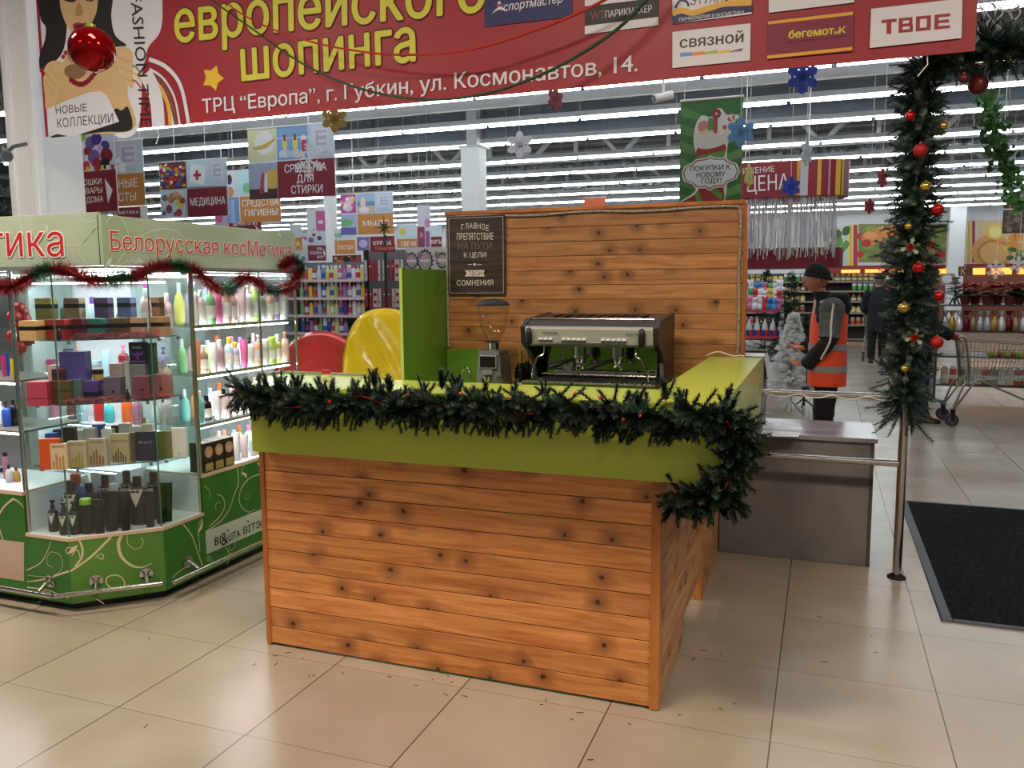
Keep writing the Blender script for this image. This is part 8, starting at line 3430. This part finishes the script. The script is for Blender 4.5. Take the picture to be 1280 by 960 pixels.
def vest(mb):
    torso(mb, [(0, 0, .775, .155, .208), (0, 0, .9, .157, .21), (0, 0, 1.1, .152, .208), (0, 0, 1.26, .15, .204), (-.005, 0, 1.36, .147, .19), (-.01, 0, 1.435, .122, .155), (-.01, 0, 1.475, .10, .118)], ORF)


vs_ = piece('vest', mA, vest)


def bands(mb):
    for z in (.92, 1.10):
        torso(mb, [(0, 0, z - .026, .1585, .2125), (0, 0, z + .026, .157, .2115)], REFL)


mb = MB()
bands(mb)
mb.build('reflective_band', vs_, world=False, smooth=50)
piece('zip', mA, lambda mb: mb.tube([(.158, 0, .78), (.159, 0, 1.0), (.154, 0, 1.2), (.144, 0, 1.38)], .006, DARKF, n=6))


def hoodA(mb):
    for k in range(4):
        z, r = 1.45 + .02 * k, .10 - .004 * k
        mb.tube([(-.02 + r * math.cos(t) - .02, r * 1.08 * math.sin(t), z - .012 * math.cos(t)) for t in [2 * PI * i / 18 for i in range(18)]], .026, DARKF, n=8, closed=True)
    torso(mb, [(-.1, 0, 1.36, .05, .1), (-.12, 0, 1.42, .06, .12), (-.10, 0, 1.49, .06, .11)], DARKF)


piece('hood', mA, hoodA)


def cap(mb):
    n, m = 24, 10
    vs, fs = [], []
    for j in range(m + 1):
        ph = PI * .5 * j / m
        for i in range(n):
            t = 2 * PI * i / n
            z = math.cos(ph)
            s = math.sin(ph) ** .8
            vs.append((hx + .038 + .108 * s * math.cos(t), .086 * s * math.sin(t), 1.675 + .125 * z + .022 * math.cos(t) * s + .002 * math.sin(t * 16) * s))
    for j in range(m):
        for i in range(n):
            fs.append((j * n + i, (j + 1) * n + i, (j + 1) * n + (i + 1) % n, j * n + (i + 1) % n))
    mb.add(vs, fs, DARKF)
    mb.tube([(hx + .036 + .106 * math.cos(t), .085 * math.sin(t), 1.685 + .02 * math.cos(t)) for t in [2 * PI * i / 24 for i in range(24)]], .011, DARKF, n=8, closed=True)


piece('knitted_cap', mA, cap)
w = V(armsA[0][2])
Rw = Matrix.Rotation(PI, 3, 'Z')
c = V((mp.x, mp.y, 0)) + Rw @ (w + V((.10, -.01, .02)))
mb = MB()
mb.tube([c, c + V((-.05, .01, .012))], .005, M((150, 120, 84), .6), n=6)
tag(mb.build('pencil'), 'short wooden pencil held by the man in the orange vest', 'pencil')


# trolley: basket, frame, castors; pushed along +x
WIRE = M((150, 148, 140), .3, .9, name='wire')


def trolley(label, loc, rz):
    t = thing('shopping_trolley', label, 'trolley', loc, rz)
    z0b, z0f, z1 = .52, .56, .98
    bo = [(-.02, -.22, z0b), (.72, -.18, z0f), (.72, .18, z0f), (-.02, .22, z0b)]
    to = [(-.06, -.29, z1), (.88, -.23, z1 - .06), (.88, .23, z1 - .06), (-.06, .29, z1)]
    bo, to = [V(p) for p in bo], [V(p) for p in to]
    mb = MB()
    for q in (0, .25, .5, .75, 1):
        P = [bo[i].lerp(to[i], q) for i in range(4)]
        mb.tube(P, .006 if q == 1 else .0032, WIRE, n=5, closed=True)
    for i in range(4):
        j = (i + 1) % 4
        m_ = 22 if i % 2 == 0 else 12
        for k in range(m_ + 1):
            mb.tube([bo[i].lerp(bo[j], k / m_), to[i].lerp(to[j], k / m_)], .0027, WIRE, n=3, caps=False)
    for k in range(13):
        mb.tube([bo[0].lerp(bo[3], k / 12), bo[1].lerp(bo[2], k / 12)], .0027, WIRE, n=3, caps=False)
    mb.build('basket', t, world=False)
    mb = MB()
    for s in (-1, 1):
        mb.tube(smooth_line([(-.14, s * .25, 1.02), (-.06, s * .25, .98), (.0, s * .24, .54), (-.06, s * .25, .46), (-.16, s * .26, .17)], 5), .012, WIRE, n=8)
        mb.tube(smooth_line([(-.16, s * .26, .17), (.05, s * .25, .50), (.11, s * .245, .53), (.2, s * .24, .49), (.86, s * .2, .19)], 5), .012, WIRE, n=8)
    for x, y, z in ((.86, .2, .2), (.4, .22, .40)):
        mb.tube([(x, -y, z), (x, y, z)], .01, WIRE, n=8)
    mb.build('frame', t, world=False)
    mb = MB()
    mb.tube([(-.15, -.26, 1.03), (-.15, .26, 1.03)], .016, M((150, 40, 44), .4), n=10)
    mb.build('handle', t, world=False)
    for x, s in ((-.16, -1), (-.16, 1), (.84, -1), (.84, 1)):
        y = s * (.26 if x < 0 else .19)
        mb = MB()
        mb.cyl((x, y - .017, .073), (x, y + .017, .073), .0725, M((62, 62, 64), .6), n=20)
        mb.cyl((x, y - .02, .073), (x, y + .02, .073), .042, M((96, 96, 98), .5), n=16)
        cw = mb.build('castor', t, world=False)
        mb = MB()
        mb.box(x - .012, x + .03, y - .027, y - .02, .06, .17, BLACK)
        mb.box(x - .012, x + .03, y + .02, y + .027, .06, .17, BLACK)
        mb.box(x - .02, x + .03, y - .027, y + .027, .155, .2, BLACK)
        mb.build('fork', cw, world=False, smooth=None)
    return t


wl = onz(1194, 533)
cart_rz = math.radians(4)
trolley('empty wire shopping trolley in front of the flower rack', (wl.x + .10, wl.y + .26, 0), cart_rz)

# person pushing it, mostly hidden behind the garland post
GLV = M((150, 24, 30), .6, name='red glove')
pb = V((wl.x - .40, wl.y + .24, 0))
armsB = [((.02, .20, 1.40), (.10, .27, 1.14), (.29, .22, 1.03), (.9, -.1, -.2), (0, 0, -1)), ((.02, -.20, 1.40), (.10, -.27, 1.14), (.29, -.20, 1.03), (.9, .1, -.2), (0, 0, -1))]
legsB = [((0, .095, .88), (.08, .1, .48), (.02, .1, .09), (.18, .1, .03)), ((0, -.095, .88), (.0, -.1, .48), (.07, -.1, .09), (.25, -.11, .03))]
mB, hx = person('person in dark jacket, jeans and red gloves behind the garland post', tuple(pb), cart_rz, armsB, legsB, .05, 0, curl=.9)
JEAN = noise_color_mat('blue denim', (26, 40, 74), (40, 56, 96), 40, .9)
piece('jeans', mB, lambda mb: trousers(mb, legsB, JEAN, .05))
for l in legsB:
    shoe(mB, l[2], l[3], BLACK)


def coat(arms, mat, lean, long_):
    def f(mb):
        torso(mb, [(0, 0, long_, .15, .205), (0, 0, .95, .15, .205), (lean * .4, 0, 1.15, .145, .2), (lean * .8, 0, 1.34, .145, .225), (lean, 0, 1.44, .12, .215), (lean, 0, 1.475, .10, .15), (lean + .01, 0, 1.49, .085, .10), (lean + .02, 0, 1.56, .072, .076)], mat)
        for sh, el, wr, _, _ in arms:
            sleeve(mb, sh, el, wr, mat, .092, .06)
            mb.sphere(sh, .098, mat, 14, 8)
    return f


piece('jacket', mB, coat(armsB, DARKF, .05, .72))


def gloves(mb):
    for _, el, wr, fd, pn in armsB:
        d = V(fd).normalized()
        a = V(wr)
        mb.tube([a - d * .02, a + d * .03, a + d * .07, a + d * .10], [.032, .04, .042, .03], GLV, n=12)


piece('gloves', mB, gloves)


def hair(c, back=True):
    def f(mb):
        n, m = 20, 9
        vs, fs = [], []
        for j in range(m + 1):
            ph = PI * .62 * j / m
            for i in range(n):
                t = 2 * PI * i / n
                k = 1.0 if math.cos(t) < .35 else .72
                p = ph * k
                vs.append((hx + .036 + .108 * math.sin(p) * math.cos(t), .083 * math.sin(p) * math.sin(t), 1.67 + .127 * math.cos(p)))
        for j in range(m):
            for i in range(n):
                fs.append((j * n + i, (j + 1) * n + i, (j + 1) * n + (i + 1) % n, j * n + (i + 1) % n))
        mb.add(vs, fs, c)
    return f


piece('hair', mB, hair(M((44, 32, 26), .7)))

# man in a dark coat walking away with a trolley
fc = onz(1095, 454)
armsC = [((.02, .21, 1.40), (.10, .28, 1.13), (.33, .22, 1.03), (.9, -.1, -.2), (0, 0, -1)), ((.02, -.21, 1.40), (.10, -.28, 1.13), (.33, -.22, 1.03), (.9, .1, -.2), (0, 0, -1))]
legsC = [((0, .1, .88), (.02, .1, .48), (-.02, .1, .09), (.14, .11, .03)), ((0, -.1, .88), (.05, -.1, .48), (.04, -.1, .09), (.2, -.11, .03))]
rzC = math.radians(86)
mC, hx = person('man in black coat and flat cap seen from behind in the aisle', (fc.x, fc.y, 0), rzC, armsC, legsC, .06, 0, curl=.9)
piece('trousers', mC, lambda mb: trousers(mb, legsC, DARKF, .06, .105))
for l in legsC:
    shoe(mC, l[2], l[3], BLACK)
piece('coat', mC, coat(armsC, noise_color_mat('navy black cloth', (18, 20, 28), (30, 33, 42), 30, .9), .06, .66))
piece('hair', mC, hair(M((90, 86, 82), .8)))


def flatcap(mb):
    torso(mb, [(hx + .05, 0, 1.715, .115, .092), (hx + .05, 0, 1.74, .135, .108), (hx + .055, 0, 1.775, .12, .1), (hx + .05, 0, 1.80, .07, .06)], DARKF)
    mb.hexa([(hx + .13, -.06, 1.715), (hx + .13, .06, 1.715), (hx + .2, .04, 1.705), (hx + .2, -.04, 1.705)], [(hx + .13, -.06, 1.735), (hx + .13, .06, 1.735), (hx + .2, .04, 1.715), (hx + .2, -.04, 1.715)], DARKF)


piece('flat_cap', mC, flatcap)
d = V((math.cos(rzC), math.sin(rzC), 0)) * .52
trolley('wire shopping trolley pushed by the man in the black coat', (fc.x + d.x, fc.y + d.y, 0), rzC)
bpy.data.objects.remove(_TO)
